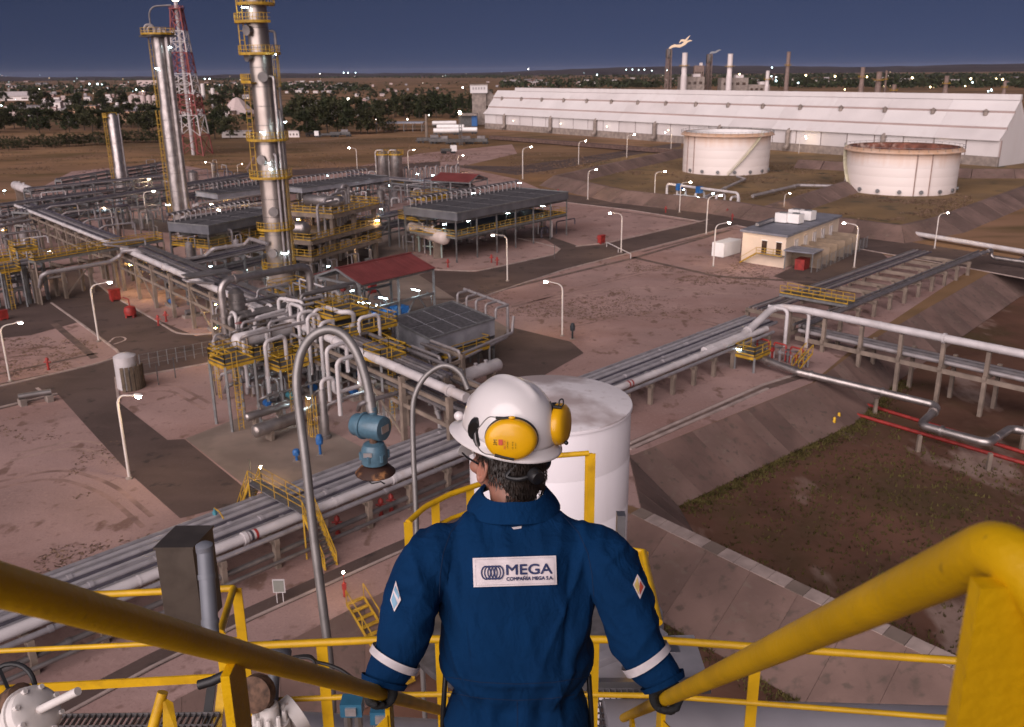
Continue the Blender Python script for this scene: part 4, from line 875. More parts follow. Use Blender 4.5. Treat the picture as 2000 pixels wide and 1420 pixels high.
# exchanger deck left of the large cooler (teal pipes, cream drum)
xc = G(838, 500)
t = platform(G(835, 480), 4.5, 3.0, 6.0, 'yellow railed exchanger deck beside the large air cooler', legs=True, colour=1, ladder=0)
platform(G(842, 470), 3, 2.2, 8.8, 'upper yellow railed deck above the cream drum', legs=True, colour=1)
CREAM = M('cream_paint', (0.55, 0.46, 0.42), 0.5, var=0.08)
a, b = G(805, 445, 4.0), G(868, 466, 4.0); drum(a, b, 1.15, CREAM, 'cream painted horizontal drum beside the large air cooler')
GRNP = M('pale_green_pipe', (0.30, 0.38, 0.35), 0.45, var=0.15)
for k in range(6):
    a = G(808+11*k, 492+3*k, 0); z = 3+1.2*(k % 3); pipe([Z(a, .3), Z(a, z), Z(a+fu*1.6, z), Z(a+fu*1.6, z-1.5), Z(a+fu*1.6+fv*2.5, z-1.5)], .13, GRNP if k % 2 else PIPEL, 'pale green looping pipe at the cream drum' if k % 2 else 'pale looping pipe at the cream drum', 'small loops at the cream drum', bend=.3)
for k in range(4):
    a = G(640+12*k, 470+6*k, 0)
for k, (x, y) in enumerate(((722, 345), (810, 380), (745, 395), (688, 400), (800, 360), (770, 375))):
    c = G(x, y+22); h = ZT(c, x, y); t = thing('vertical_separator', 'small vertical vessel in the piping beyond the concrete frame', 'vessel', c, 'small vessels beyond the concrete frame')
    MB().lathe([(.8, 0), (.8, .8), (1.0, .9), (1.0, h), (.6, h+.4), (.1, h+.5)], c, 16).build('shell', (ALU, ALUD, PIPEL)[k % 3], t); MB().tube([c+V((0, 0, h+.4)), c+V((0, 0, h+1.4)), c+V((1.8, .5, h+1.4)), c+V((1.8, .5, 0))], .25, 8, bend=.7).build('overhead_pipe', PIPEL, t)
# long pipes and racks deep in the plant
def lrack(x0, y0, x1, y1, z, n, wd, label, k=5, mats=(PIPEL, PIPEG, PIPED)):
    a, b = G(x0, y0, z), G(x1, y1, z); d = (b-a).normalized(); s = V((-d.y, d.x, 0))
    rack(a, b, wd, [z*.6, z], n, label, side=1, mat=STEELG, col=.3)
    for i in range(k):
        tt = wd*(i+.5)/k; pipe([a+s*tt+V((0, 0, .2)), b+s*tt+V((0, 0, .2))], .15+.07*(i % 3), mats[i % len(mats)], ORD[i]+' pipe lying on the '+label.split(' with ')[0], 'pipes on '+label.split(' with ')[0])
        pipe([a+s*tt+V((0, 0, -.4*z+.2)), b+s*tt+V((0, 0, -.4*z+.2))], .18, mats[(i+1) % len(mats)], ORD[i]+' lower pipe in the '+label.split(' with ')[0], 'lower pipes in '+label.split(' with ')[0])
lrack(60, 415, 560, 333, 6.5, 13, 5, 'far steel rack with pipes crossing behind the columns')
lrack(60, 372, 330, 345, 6.0, 8, 4, 'outermost steel rack with pipes at the dry field edge')
lrack(360, 525, 640, 462, 5.4, 9, 4.5, 'steel rack with amber lit pipes in front of the dark cooler')
lrack(690, 440, 905, 395, 5.5, 8, 4, 'steel rack with pipes leading into the large air cooler')
lrack(740, 350, 900, 365, 4.0, 7, 5, 'low steel rack with manifold pipes near the small red shelter')
lrack(0, 405, 200, 378, 5, 7, 4, 'grey rack with pipes at the plot of gravel behind the crossing')
lrack(120, 352, 330, 318, 5, 8, 2.0, 'slender pipe bridge with walkway leading to the lattice tower', k=3)
for k in range(16):
    x = 742+10*k; y = 372-k*.6; a = G(x, y, 0); z = 5.6+.5*(k % 2); pipe([Z(a, .2), Z(a, z), Z(a+fu*1.6, z), Z(a+fu*1.6, .5)], .26, PIPEL, 'inverted U pipe in the manifold row near the small red shelter', 'manifold U pipes', bend=.75, seg=8)
for (x0, y0, x1, y1, z) in ((378, 322+78, 560, 372, 7.5), (355, 412, 560, 393, 7.2), (350, 425, 560, 400, 7.0)):
    pipe([G(x0, y0+25, 3), G(x0, y0, z), G(x1, y1, z)], .3, PIPEL, 'pale pipe run passing behind the tall column', 'pale runs behind the tall column', bend=1)
pipe([G(350, 510, 6.2), G(402, 500, 6.2), G(416, 486, 7.4), G(478, 478, 7.4), G(488, 466, 8.4), G(522, 476, 8.4)], .3, PIPEL, 'stepped pale pipe climbing towards the foot of the tall column', bend=.6)
pipe([G(590, 392, 9), G(700, 380, 9), G(706, 386, 6)], .35, PIPEL, 'pale pipe turning down beside the top deck drum', bend=.9)
pipe([G(650, 382, 10), G(672, 372, 10.5), G(690, 374, 10.5), G(692, 400, 7)], .35, ALU, 'silver hoop pipe above the concrete frame', bend=1.2)
drum(G(30, 362, 5.0), G(58, 372, 5.0), 1.1, PIPEW, 'white horizontal drum at the outer edge of the racks')
drum(G(590, 452, 3), G(626, 468, 3), 1.2, ALUD, 'dull silver exchanger beneath the concrete frame edge')
# ================================================================ NEAR PROCESS CLUSTER (in front of the diagonal rack)
Z = lambda p, z: V((p.x, p.y, z))
ua, ub = nA.copy(), Dd.copy()
# tall silver inverted pipe + vessel at the left end
b = G(462, 770); zt = ZT(b, 455, 640)
c = G(470, 775)
t = platform(c+ua*3.0, 4.6, 2.4, 4.6, 'concrete footed exchanger deck with yellow rails and ladder near the apron', u=ua, legs=2, colour=1, ladder=3)
drum(Z(c+ua*.2, 6.0), Z(c+ua*6.5, 6.0), .8, PIPEW, 'pale horizontal exchanger on the yellow railed deck near the apron', legs=False)
drum(Z(c+ua*.5, 2.2)+ub*-1.0, Z(c+ua*6.5, 2.2)-ub*1.0, .55, ALUD, 'dull exchanger below the yellow railed deck')
p = G(452, 745); z = ZT(p, 452, 640)
pipe([Z(p, 5.5), Z(p, 11.2), Z(p, 11.2)+ua*11, Z(p, 8.0)+ua*11], .42, ALU, 'tall silver inverted U pipe at the end of the near piping', bend=1.2, seg=14)
cv = G(478, 735); t = thing('vertical_exchanger', 'dark grey vertical exchanger behind the tall silver U pipe', 'vessel', cv)
MB().lathe([(.7, 0), (.7, 1), (.85, 1.1), (.85, 8.5), (1.0, 8.5), (1.0, 8.8), (.85, 8.8), (.85, 9.6), (.3, 10.1)], cv, 18).build('shell', ALUD, t); MB().tube([Z(cv, 4)+ua*.6, Z(cv, 4)+ua*3.5, Z(cv, 2)+ua*3.5], .3, 10, bend=.6).build('side_nozzle', PIPEG, t)
# ground exchangers at the apron
drum(G(500, 842, 1.3), G(622, 800, 1.3), .62, ALU, 'silver heat exchanger lying low on the concrete pad near the apron')
drum(G(482, 815, 2.0), G(560, 790, 2.0), .4, ALU, 'narrow silver pipe drum above the low heat exchanger')
cv = G(636, 855); t = thing('pump_filter', 'grey vertical filter vessel with yellow ladder cage on the concrete pad', 'vessel', cv)
MB().lathe([(.55, 0), (.55, .3), (.42, .35), (.42, 2.2), (.36, 2.3), (.36, 4.6), (.2, 4.8)], cv, 16).build('shell', ALUD, t)
MB().tube([Z(cv, 4.6), Z(cv, 5.6), Z(cv, 5.6)+ua*1.3, Z(cv, 4.0)+ua*1.3, Z(cv, 4.0)+ua*6], .2, 10, bend=.45).build('overhead_pipe', PIPEW, t); ladder(t, cv-ua*.9, 0, 4.4, -ua)
# piping layers (random but steady): long runs along A over the pad, between the apron and the rack
rnd = random.Random(11)
base0 = G(470, 760)
for k in range(30):
    s0 = rnd.uniform(-1, 8); L = rnd.uniform(6, 15); tt = rnd.uniform(-7.5, 10); z = rnd.choice((2.2, 3.2, 4.4, 5.4, 6.6, 7.6)); r = rnd.choice((.12, .16, .2, .24))
    a = base0+ua*s0+ub*tt*.9
    mt = rnd.choice((PIPEL, PIPEG, PIPEL, ALUD))
    pts = [Z(a, z-2), Z(a, z), Z(a+ua*L*.55, z), Z(a+ua*L*.55, z+1), Z(a+ua*L, z+1), Z(a+ua*L, z-1.6)] if k % 2 else [Z(a, .4), Z(a, z), Z(a+ua*L, z), Z(a+ua*L, z-2)]
    pipe(pts, r, mt, 'stepped pipe run crossing the near process area' if k % 2 else 'plain pipe run crossing the near process area', 'stepped runs of the near process area' if k % 2 else 'plain runs of the near process area', bend=.45)
for k in range(34):
    a = base0+ua*rnd.uniform(1, 17)+ub*rnd.uniform(-7, 9); z = rnd.choice((3.2, 4.5, 5.8, 7.2)); L = rnd.uniform(3, 7)
    pipe([Z(a, .3), Z(a, z), Z(a+ub*L, z), Z(a+ub*L, z-2.2)], rnd.choice((.11, .14, .18)), rnd.choice((PIPEL, PIPEW, PIPEG)), 'hooked branch pipe in the near process area', 'hooked branches of the near process area', bend=.4)
for k in range(7):
    a = base0+ua*(2.2*k+1)+ub*(1.5); pipe([Z(a, 1), Z(a, 7.8), Z(a+ub*1.4, 7.8), Z(a+ub*1.4, 2)], .2, PIPEW, 'white inverted U riser in the row beside the diagonal rack', 'row of white U risers', bend=.55)
# steel frames to carry them
for k in range(6):
    a = base0+ua*(2.8*k)+ub*-3.0; t = thing('portal_frame', 'steel portal frame carrying pipes over the near process area', 'frame', a, 'portal frames of the near process area')
    for q in (a, a+ub*9): MB().beam(q, Z(q, 6.6), .24).build('post', CONCP, t, smooth=False)
    for z in (2.9, 4.9, 6.5): MB().beam(Z(a, z), Z(a+ub*9, z), .22, .3).build('cross_beam', CONCP, t, smooth=False)
m = [base0+ub*-3.0, base0+ub*6.0]
for q in m:
    for z in (3.2, 6.8): solo(MB().beam(Z(q, z), Z(q+ua*14, z), .2, .3), 'runner_beam', CONCP, 'long runner beam tying the portal frames together', 'beam', 'runner beams of the portal frames', smooth=False)
# compressor / valve platforms with dense yellow rails by the shelter
for x, y, z, a, b, lab in ((692, 634, 7.0, 3.8, 2.4, 'broad yellow railed valve platform above the diagonal rack'), (668, 606, 8.6, 2.2, 1.6, 'higher yellow railed valve platform next to the red shelter'), (628, 600, 6.6, 2.0, 1.6, 'small yellow railed platform near the tall column skirt'), (712, 652, 5.0, 2.6, 1.4, 'lower yellow railed step of the valve platform'), (560, 706, 5.2, 1.6, 1.4, 'yellow railed landing between the hoop pipes'), (620, 690, 4.0, 1.8, 1.2, 'yellow railed gauge platform under the diagonal rack'), (452, 700, 6.6, 1.5, 1.5, 'yellow railed ladder head beside the tall silver U pipe'), (560, 560, 4.2, 2.2, 1.2, 'low yellow railed platform at the tall column skirt')):
    platform(G(x, y, z), a, b, z, lab, u=ua, legs=True, colour=1, ladder=0 if a < 1.7 else None)
for x, yb, yt, xr, yr in ((548, 632, 582, 592, 590), (570, 640, 592, 590, 600), (586, 655, 612, 612, 606), (604, 668, 618, 622, 612), (616, 660, 607, 642, 600), (628, 675, 632, 650, 625), (742, 655, 613, 700, 622), (500, 650, 622, 560, 604), (478, 690, 655, 520, 640), (520, 700, 668, 556, 655), (640, 715, 680, 676, 668), (660, 740, 705, 700, 692)):
    p = G(x, yb, 6.0); zt = AY(x, yt, p.y).z; e = G(xr, yr, zt); pipe([Z(p, 2.5), Z(p, zt), e, Z(e, zt-3)], .2, PIPEW, 'white hoop pipe rising above the diagonal rack', 'white hoops above the diagonal rack', bend=.55)
pipe([G(640, 600, 9), G(664, 610, 9), G(690, 609, 9), G(692, 637, 7), G(655, 647, 6.6)], .26, PIPEW, 'white pipe bending round the broad valve platform', bend=.8)
for k, (x0, y0, x1, y1, z) in enumerate(((430, 742, 600, 690, 3.5), (440, 765, 640, 700, 3), (505, 790, 700, 722, 3), (470, 670, 600, 628, 8), (560, 745, 745, 688, 2.5), (615, 775, 760, 720, 2.5), (640, 800, 780, 742, 3), (700, 800, 800, 760, 4), (450, 660, 640, 600, 7))):
    pipe([G(x0, y0, z-1.5), G(x0+3, y0-12, z), G(x1, y1, z), G(x1+2, y1+12, z-1.2)], (.16, .22, .12)[k % 3], (PIPEL, PIPEG, ALUD)[k % 3], 'long pipe crossing the near process area towards the rack', 'long crossing pipes of the near process area', bend=.5)
wl0, wl1 = G(700, 655, 5.2), G(790, 700, 5.2)
platform((wl0+wl1)/2, (wl1-wl0).length/2, .8, 5.2, 'yellow railed gangway beside the ribbed air cooler', u=(wl1-wl0), legs=True, colour=1)
platform(G(752, 692, 6.8), 1.5, 1.3, 6.8, 'ladder platform with yellow cage on the diagonal rack', u=ua, legs=True, colour=1, ladder=0)
for k, (x, y) in enumerate(((612, 585), (636, 600), (665, 590), (690, 580), (715, 590), (640, 575), (676, 612), (705, 610))):
    c = G(x, y+38); h = 5.5+.5*(k % 3); t = thing('control_valve', 'small control valve with red bonnet above the near piping', 'valve', Z(c, 0), 'control valves of the near piping')
    MB().tube([c, Z(c, h)], .16, 8).build('stem', PIPEG, t); MB().lathe([(.1, 0), (.3, .05), (.42, .3), (.3, .55), (.08, .65)], Z(c, h), 12).build('actuator', (RED, PIPEL, STEELD)[k % 3], t)
for k, (x, y) in enumerate(((505, 620), (530, 632), (575, 620), (600, 615), (625, 612), (560, 640))):
    c = G(x, y+70); z = ZT(c, x, y-15*(k % 3)); pipe([Z(c, .4), Z(c, z), Z(c+ua*(1.6+k % 3), z), Z(c+ua*(1.6+k % 3), z-3)], .2, PIPEW, 'white hoop pipe standing between the apron and the rack', 'white hoop pipes', bend=.6)
# pipes around the ribbed cooler / cream horizontal vessel near the tank
drum(G(905, 735, 2.2), G(972, 712, 2.2), .7, PIPEW, 'pale horizontal exchanger beside the white tank')
platform(G(900, 725), 3, 1.6, 2.8, 'yellow railed deck at the exchanger beside the white tank', u=ua, legs=True, colour=1)
pipe([G(870, 705, 4), G(905, 690, 4), G(1000, 650, 4), G(1003, 618, 5.6)], .16, PIPEL, 'thin pale pipe running from the cooler corner to the exchanger', bend=.4)
pipe([G(840, 790, .3), G(842, 765, 2), G(858, 815, 2.4), G(860, 840, 2.4)], .2, PIPEW, 'white elbow pipe dropping onto the long low rack', bend=.4)
rk = [G(800, 830), G(905, 790)]
rack(rk[0], rk[1], 5, [3.4, 5.4], 3, 'short concrete rack joining the diagonal rack to the long low rack', side=1)
for k in range(5):
    a = G(770, 790)+ua*(k*1.3); pipe([Z(a, 5.6), Z(a-ub*5, 5.6), Z(a-ub*5, 3), Z(a-ub*9, 2.9)], .17, PIPEG if k % 2 else PIPEL, 'pipe stepping from the diagonal rack onto the long low rack', 'pipes stepping between the racks', bend=.4)
# yellow stile (stairs) over the long low rack
sA, sB = G(480, 965, 3.4), G(565, 1035, 3.4)
t = thing('stile_stair', 'yellow railed stile stair climbing over the long pipe bundle', 'stair', RA((sA-NR0).dot(nA), 6.5, 0)); s0 = (sA-NR0).dot(nA)
def stile(s0, t):
    for sgn, t0, t1 in ((1, 5.7, 7.9), (-1, -1.4, -3.6)):
        for k in range(11):
            f = k/11; tt = lerp(t0, t1, f); MB().box(RA(s0, tt, 3.4*(1-f)-.1), (.9, .26, .05), nA).build('tread', GALV, t, smooth=False)
        for e in (-.48, .48):
            MB().beam(RA(s0+e, t0, 3.4), RA(s0+e, t1, .0), .06, .25).build('stringer', YELP, t, smooth=False)
            m = MB(); m.beam(RA(s0+e, t0, 4.4), RA(s0+e, t1, 1.0), .06); m.beam(RA(s0+e, t0, 3.95), RA(s0+e, t1, .5), .05)
            for f in (0, .33, .66, 1): m.beam(RA(s0+e, lerp(t0, t1, f), 3.4*(1-f)), RA(s0+e, lerp(t0, t1, f), 3.4*(1-f)+1.0), .06)
            m.build('handrail', YELP, t, smooth=False)
    MB().slab([RA(s0-.5, -1.5, 0), RA(s0+.5, -1.5, 0), RA(s0+.5, 5.8, 0), RA(s0-.5, 5.8, 0)], 3.35, 3.42).build('deck', GALV, t, smooth=False)
    for e in (-.48, .48):
        m = MB(); rail_mesh(m, [RA(s0+e, -1.4, 3.42), RA(s0+e, 5.7, 3.42)], r=.022, toe=False); m.build('handrail', YELP, t, smooth=False)
        for tt in (-1.4, 5.7): MB().beam(RA(s0+e, tt, 0), RA(s0+e, tt, 3.4), .1).build('leg', YELP, t, smooth=False)
stile(s0+1.5, t)
# second small stair at the slope foot (yellow, seen behind the man's elbow)
t = thing('slope_stair', 'yellow steel stair with ten treads going down the concrete slope', 'stair', G(690, 1165)); a, b2 = c0n-B_dir*5.7-A_dir*22.3+V((0, 0, .3)), c0n-B_dir*.2-A_dir*22.3+V((0, 0, -2.7)); d = (b2-a); side = V((-d.y, d.x, 0)).normalized()*.62
for k in range(11): MB().box(lerp(a, b2, k/10), (1.24, .3, .06), side).build('tread', YELP, t, smooth=False)
for sg in (-1, 1):
    MB().beam(a+side*sg, b2+side*sg, .07, .22).build('stringer', YELP, t, smooth=False); m = MB(); m.beam(a+side*sg+V((0, 0, 1)), b2+side*sg+V((0, 0, 1)), .06)
    for k in range(4): q = lerp(a, b2, k/3)+side*sg; m.beam(q, q+V((0, 0, 1)), .05)
    m.build('handrail', YELP, t, smooth=False)
# beacon, sign, pull boxes
c = G(674, 1165); t = thing('warning_beacon', 'red pedestal with a lit warm lamp beside the yellow slope stair', 'beacon', c); MB().lathe([(.12, 0), (.12, 1.0)], c, 8).build('post', RED, t); MB().box(Z(c, .75), (.26, .2, .4)).build('box', RED, t, smooth=False); MB().ball(Z(c, 1.75), .08, 10, 6).build('bulb', L_WARM, t); MB().tube([Z(c, 1.0), Z(c, 1.7)], .03, 6).build('stem', RED, t)
c = G(512, 945); t = thing('warning_beacon', 'slim post with a lit warm lamp at the stile stair', 'beacon', c); MB().tube([c, Z(c, 1.4)], .04, 6).build('post', STEELD, t); MB().ball(Z(c, 1.5), .1, 10, 6).build('bulb', L_WARM, t)
c = G(548, 1178); t = thing('notice_board', 'small grey board with a pale frame standing on two thin legs', 'sign', c)
for s in (-.2, .2): MB().tube([c+V((s, 0, 0)), c+V((s, 0, .9))], .025, 6).build('leg', PIPEW, t)
MB().box(c+V((0, 0, 1.25)), (.78, .05, .95)).build('frame', PIPEW, t, smooth=False); MB().box(c+V((0, -.03, 1.25)), (.66, .04, .82)).build('panel', M('board_grey', (.16, .16, .14), .7), t, smooth=False)
# white water tank with timber-look shield at the junction
c = G(252, 757); t = thing('small_white_tank', 'small white vertical tank behind dark protective posts at the junction', 'tank', c); h = ZT(c, 245, 695)
MB().lathe([(1.15, 0), (1.15, h), (.6, h+.25), (.05, h+.35)], c, 20).build('shell', PIPEW, t)
SH = M('brown_shield', (.11, .08, .055), .8, var=.3, sc=2)
for k in range(7):
    a = -1.45+k*.30; q = c+V((cos(a)*1.6, sin(a)*1.6, 0)); MB().box(Z(q, 1.35), (.34, .16, 2.7), (-sin(a), cos(a), 0)).build('shield_post', SH, t, smooth=False)
# red fire hose boxes / hydrants / monitors
def redbox(x, y, label, s=1.0, k=0):
    c = G(x, y); t = thing('hose_cabinet', label, 'hose cabinet', c); MB().box(Z(c, .75*s), (1.1*s, .6*s, 1.1*s), A_dir).build('cabinet', RED, t, smooth=False)
    MB().box(Z(c, 1.36*s), (1.25*s, .75*s, .1*s), A_dir).build('lid', RED, t, smooth=False)
    for e in (-.4, .4): MB().box(Z(c+A_dir*e*s, .12*s), (.1, .5*s, .3*s), A_dir).build('foot', RED, t, smooth=False)
    return t
redbox(1175, 476, 'red hose box on the kerb with a white pipe barrier beside it', 1.2); redbox(728, 573, 'red hose box under the large red shelter', 1.1); redbox(226, 588, 'red hose box lying behind the side road kerb', 1.3); redbox(8, 625, 'red hose box beside the yellow ladder tower', 1.0)
c = G(256, 620); t = thing('foam_unit', 'round red foam tank unit on the side road verge', 'fire equipment', c); MB().lathe([(.1, .3), (.75, .4), (.85, .9), (.7, 1.5), (.2, 1.7)], c, 14).build('tank', RED, t); MB().tube([Z(c, 1.6), Z(c, 2.6), c+V((-.8, 0, 2.9))], .09, 8, bend=.2).build('monitor', RED, t)
for s in (-.5, .5): MB().box(c+V((s, 0, .2)), (.2, .9, .4)).build('foot', RED, t, smooth=False)
def hydrant(x, y, label, mat=RED, g='red hydrants along the roads', sc=1.0):
    c = G(x, y); t = thing('hydrant', label, 'hydrant', c, g); MB().lathe([(.16*sc, 0), (.16*sc, .1), (.1*sc, .12), (.1*sc, .8*sc), (.17*sc, .85*sc), (.14*sc, 1.05*sc), (.03, 1.15*sc)], c, 10).build('barrel', mat, t)
    MB().tube([c+V((-.3*sc, 0, .7*sc)), c+V((.3*sc, 0, .7*sc))], .07*sc, 8).build('outlet', mat, t)
for x, y in ((960, 513), (971, 518), (875, 522), (1168, 474), (1420, 420), (1430, 430), (1090, 380), (310, 636), (325, 628), (660, 1042), (745, 1007), (765, 998), (1300, 415), (95, 722)): hydrant(x, y, 'slim red hydrant standpipe at the edge of the plant road', sc=1.3)
BLK = M('dark_box', (.02, .025, .03), .5, var=.2)
for x, y, lab, mt, s in ((1118, 662, 'dark cowled instrument post alone at the edge of the gravel yard', BLK, 1.5), (626, 888, 'blue headed instrument post on the concrete pad', BLUE, 1.4), (580, 900, 'short blue bollard cap on the concrete pad', BLUE, .8)):
    c = G(x, y); t = thing('instrument_post', lab, 'instrument post', c); MB().box(Z(c, .03), (.6, .6, .06)).build('plate', CONC, t, smooth=False)
    MB().lathe([(.12, 0), (.12, .7*s), (.3, .75*s), (.34, 1.1*s), (.22, 1.35*s), (.05, 1.4*s)], c, 12).build('head', mt, t); MB().box(c+V((.1, -.2, .95*s)), (.3, .3, .25)).build('visor', mt, t, smooth=False)
for x, y, h in ((492, 945, 2.2), (310, 640 + 112, 2.4), (343, 738, 2.4), (1083, 505, 2.6), (1518, 425, 1.2)):
    c = G(x, y); solo(MB().tube([c, Z(c, h)], .06, 6), 'thin_post', STEELD, 'thin dark steel post standing on the ground', 'post', 'thin dark posts')
# fence stub near the small tank
t = thing('wire_fence', 'thin grey wire fence beside the small white tank', 'fence', G(275, 720)); a, b2 = G(275, 722), G(430, 690); n = 9
for k in range(n+1): q = lerp(a, b2, k/n); MB().beam(q, Z(q, 1.8), .07).build('post', STEELG, t, smooth=False)
m = MB()
for z in (.5, 1.1, 1.75): m.beam(Z(a, z), Z(b2, z), .03)
m.build('wire', STEELG, t, smooth=False)
# barrier of silver pipe / gate at the lower left
a, b2 = G(35, 775, 1.0), G(100, 765, 1.0); pipe([a, b2], .3, ALUD, 'short grey pipe barrier on blocks beside the access road')
t = thing('pipe_support', 'pair of concrete blocks under the short pipe barrier', 'pipe support', Z(a, 0))
for q in (lerp(a, b2, .1), lerp(a, b2, .9)): MB().box(Z(q, .35), (.6, .9, .7), A_dir).build('block', CONC, t, smooth=False)
for (x0, y0), (x1, y1) in (((1185, 473), (1232, 496)),):
    t = thing('pipe_barrier', 'low white tube barrier reaching from the red hose box to the kerb', 'barrier', G(x0, y0)); a, b2 = G(x0, y0, .9), G(x1, y1, .9); MB().tube([a, b2], .09, 8).build('top_tube', PIPEW, t)
    for f in (0, .5, 1): q = lerp(a, b2, f); MB().tube([Z(q, 0), q], .07, 8).build('post', PIPEW, t)
# ---------------------------------------------------------------- work lights across the plant: (x, y, z, kind)
for x, y, z, kd in ((290, 350, 6, 0), (302, 373, 5, 0), (247, 410, 3, 1), (272, 408, 3, 1), (297, 405, 3, 1), (328, 400, 4, 1), (258, 405, 3, 1), (96, 490, 5, 0), (414, 520, 3, 1), (478, 527, 3, 1), (512, 530, 4, 1), (255, 517, 4, 2), (275, 526, 4, 2), (296, 535, 4, 2), (421, 594, 4, 2),
                    (430, 687, 3, 1), (488, 705, 4, 1), (602, 776, 2.5, 1), (553, 724, 4, 1), (688, 567, 5, 1), (734, 596, 4, 1), (835, 573, 4, 1), (715, 590, 5, 1), (756, 773, 2, 1), (706, 747, 4, 1), (582, 428, 8, 2), (658, 430, 6, 2), (744, 408, 7, 1), (700, 360, 5, 1), (640, 343, 6, 1), (815, 340, 6, 1), (845, 342, 6, 1), (868, 438, 6, 1), (760, 362, 6, 1),
                    (455, 396, 7, 2), (485, 405, 7, 2), (427, 410, 7, 0), (413, 398, 8, 0), (448, 377, 7, 0), (490, 349, 7, 1), (1443, 682, 2.2, 1), (925, 377, 9, 1), (1015, 357, 9, 1), (1333, 370, 3, 1), (1393, 378, 3, 1), (1363, 385, 2, 1), (8, 372, 6, 1), (420, 640, 4, 2), (530, 395, 7, 2), (497, 540, 3, 1), (205, 404, 5, 1), (640, 520, 4, 1)):
    if kd == 1: fixture(G(x, y, z), L_COOL, 'cold white work light clamped to the plant steelwork', group='cold work lights across the plant', L=random.uniform(.5, 1.1))
    else: fixture(G(x, y, z), (L_WARM, None, L_AMB)[kd], ('warm', '', 'amber')[kd]+' work light clamped to the plant steelwork', group=('warm', '', 'amber')[kd]+' work lights across the plant', L=.4, w=.3)

# pumps on plinths
def pump(c, d, label, grp, mt):
    t = thing('pump_set', label, 'pump', c, grp); v = V((-d.y, d.x, 0)); MB().box(Z(c, .2), (2.4, 1.0, .4), d).build('plinth', CONC, t, smooth=False)
    MB().lathe([(.1, -.9), (.34, -.85), (.34, .0), (.12, .05), (.12, .3)], Z(c, .8), 12, d).build('motor', mt, t); MB().lathe([(.2, .3), (.42, .32), (.42, .6), (.2, .62)], Z(c, .8), 14, d).build('casing', PIPEG, t)
    MB().tube([Z(c+d*.45, .9), Z(c+d*.45, 2.6), Z(c+d*.45+v*1.4, 2.6)], .12, 8, bend=.3).build('discharge_pipe', PIPEL, t)
for grp, lab, pts in (('pumps on the concrete pad', 'small pump on a plinth in the near process area', [(520+22*k, 800-8*k) for k in range(9)]), ('pumps under the diagonal rack', 'small pump on a plinth beneath the diagonal rack', [(330+45*k, 600+22*k) for k in range(9)]),
                      ('pumps by the concrete frame', 'small pump on a plinth near the concrete frame', [(585+20*k, 560-6*k) for k in range(8)]), ('pumps under the large cooler', 'small pump on a plinth under the large air cooler', [(915+24*k, 462-5*k) for k in range(7)]), ('pumps behind the columns', 'small pump on a plinth between the racks behind the columns', [(230+28*k, 400-3*k) for k in range(9)])):
    for k, (x, y) in enumerate(pts): pump(G(x+rnd.uniform(-5, 5), y+rnd.uniform(-4, 4)), ua if k % 2 else ub, lab, grp, (BLUE, PIPEG, TEAL, STEELG)[k % 4])
# steel boxes, junction panels and cable ladders in the near area
for k in range(12):
    c = base0+ua*rnd.uniform(-1, 14)+ub*rnd.uniform(-9, 8); t = thing('junction_box', 'grey junction box on a thin stand in the near process area', 'junction box', c, 'junction boxes of the near process area'); MB().beam(c, Z(c, 1.2), .08).build('stand', STEELG, t, smooth=False); MB().box(Z(c, 1.5), (.5, .2, .7), ua).build('box', PIPEL, t, smooth=False)
for k in range(9):
    a = base0+ua*(1.7*k)+ub*rnd.uniform(-6, 4); z = rnd.choice((3.1, 4.9, 6.7)); c = Z(a, z); t = thing('gate_valve', 'grey gate valve with a round handwheel in the near piping', 'valve', c, 'gate valves of the near piping'); MB().lathe([(.12, 0), (.28, .05), (.28, .3), (.1, .35), (.06, .9)], c, 12).build('bonnet', PIPEG, t)
    P = [c+V((cos(q)*.32, sin(q)*.32, .9)) for q in [2*pi*i/14 for i in range(15)]]; MB().tube(P, .03, 6).build('handwheel', (RED, YELP, STEELD)[k % 3], t); MB().beam(P[0], P[7], .03).build('spoke', STEELD, t, smooth=False)

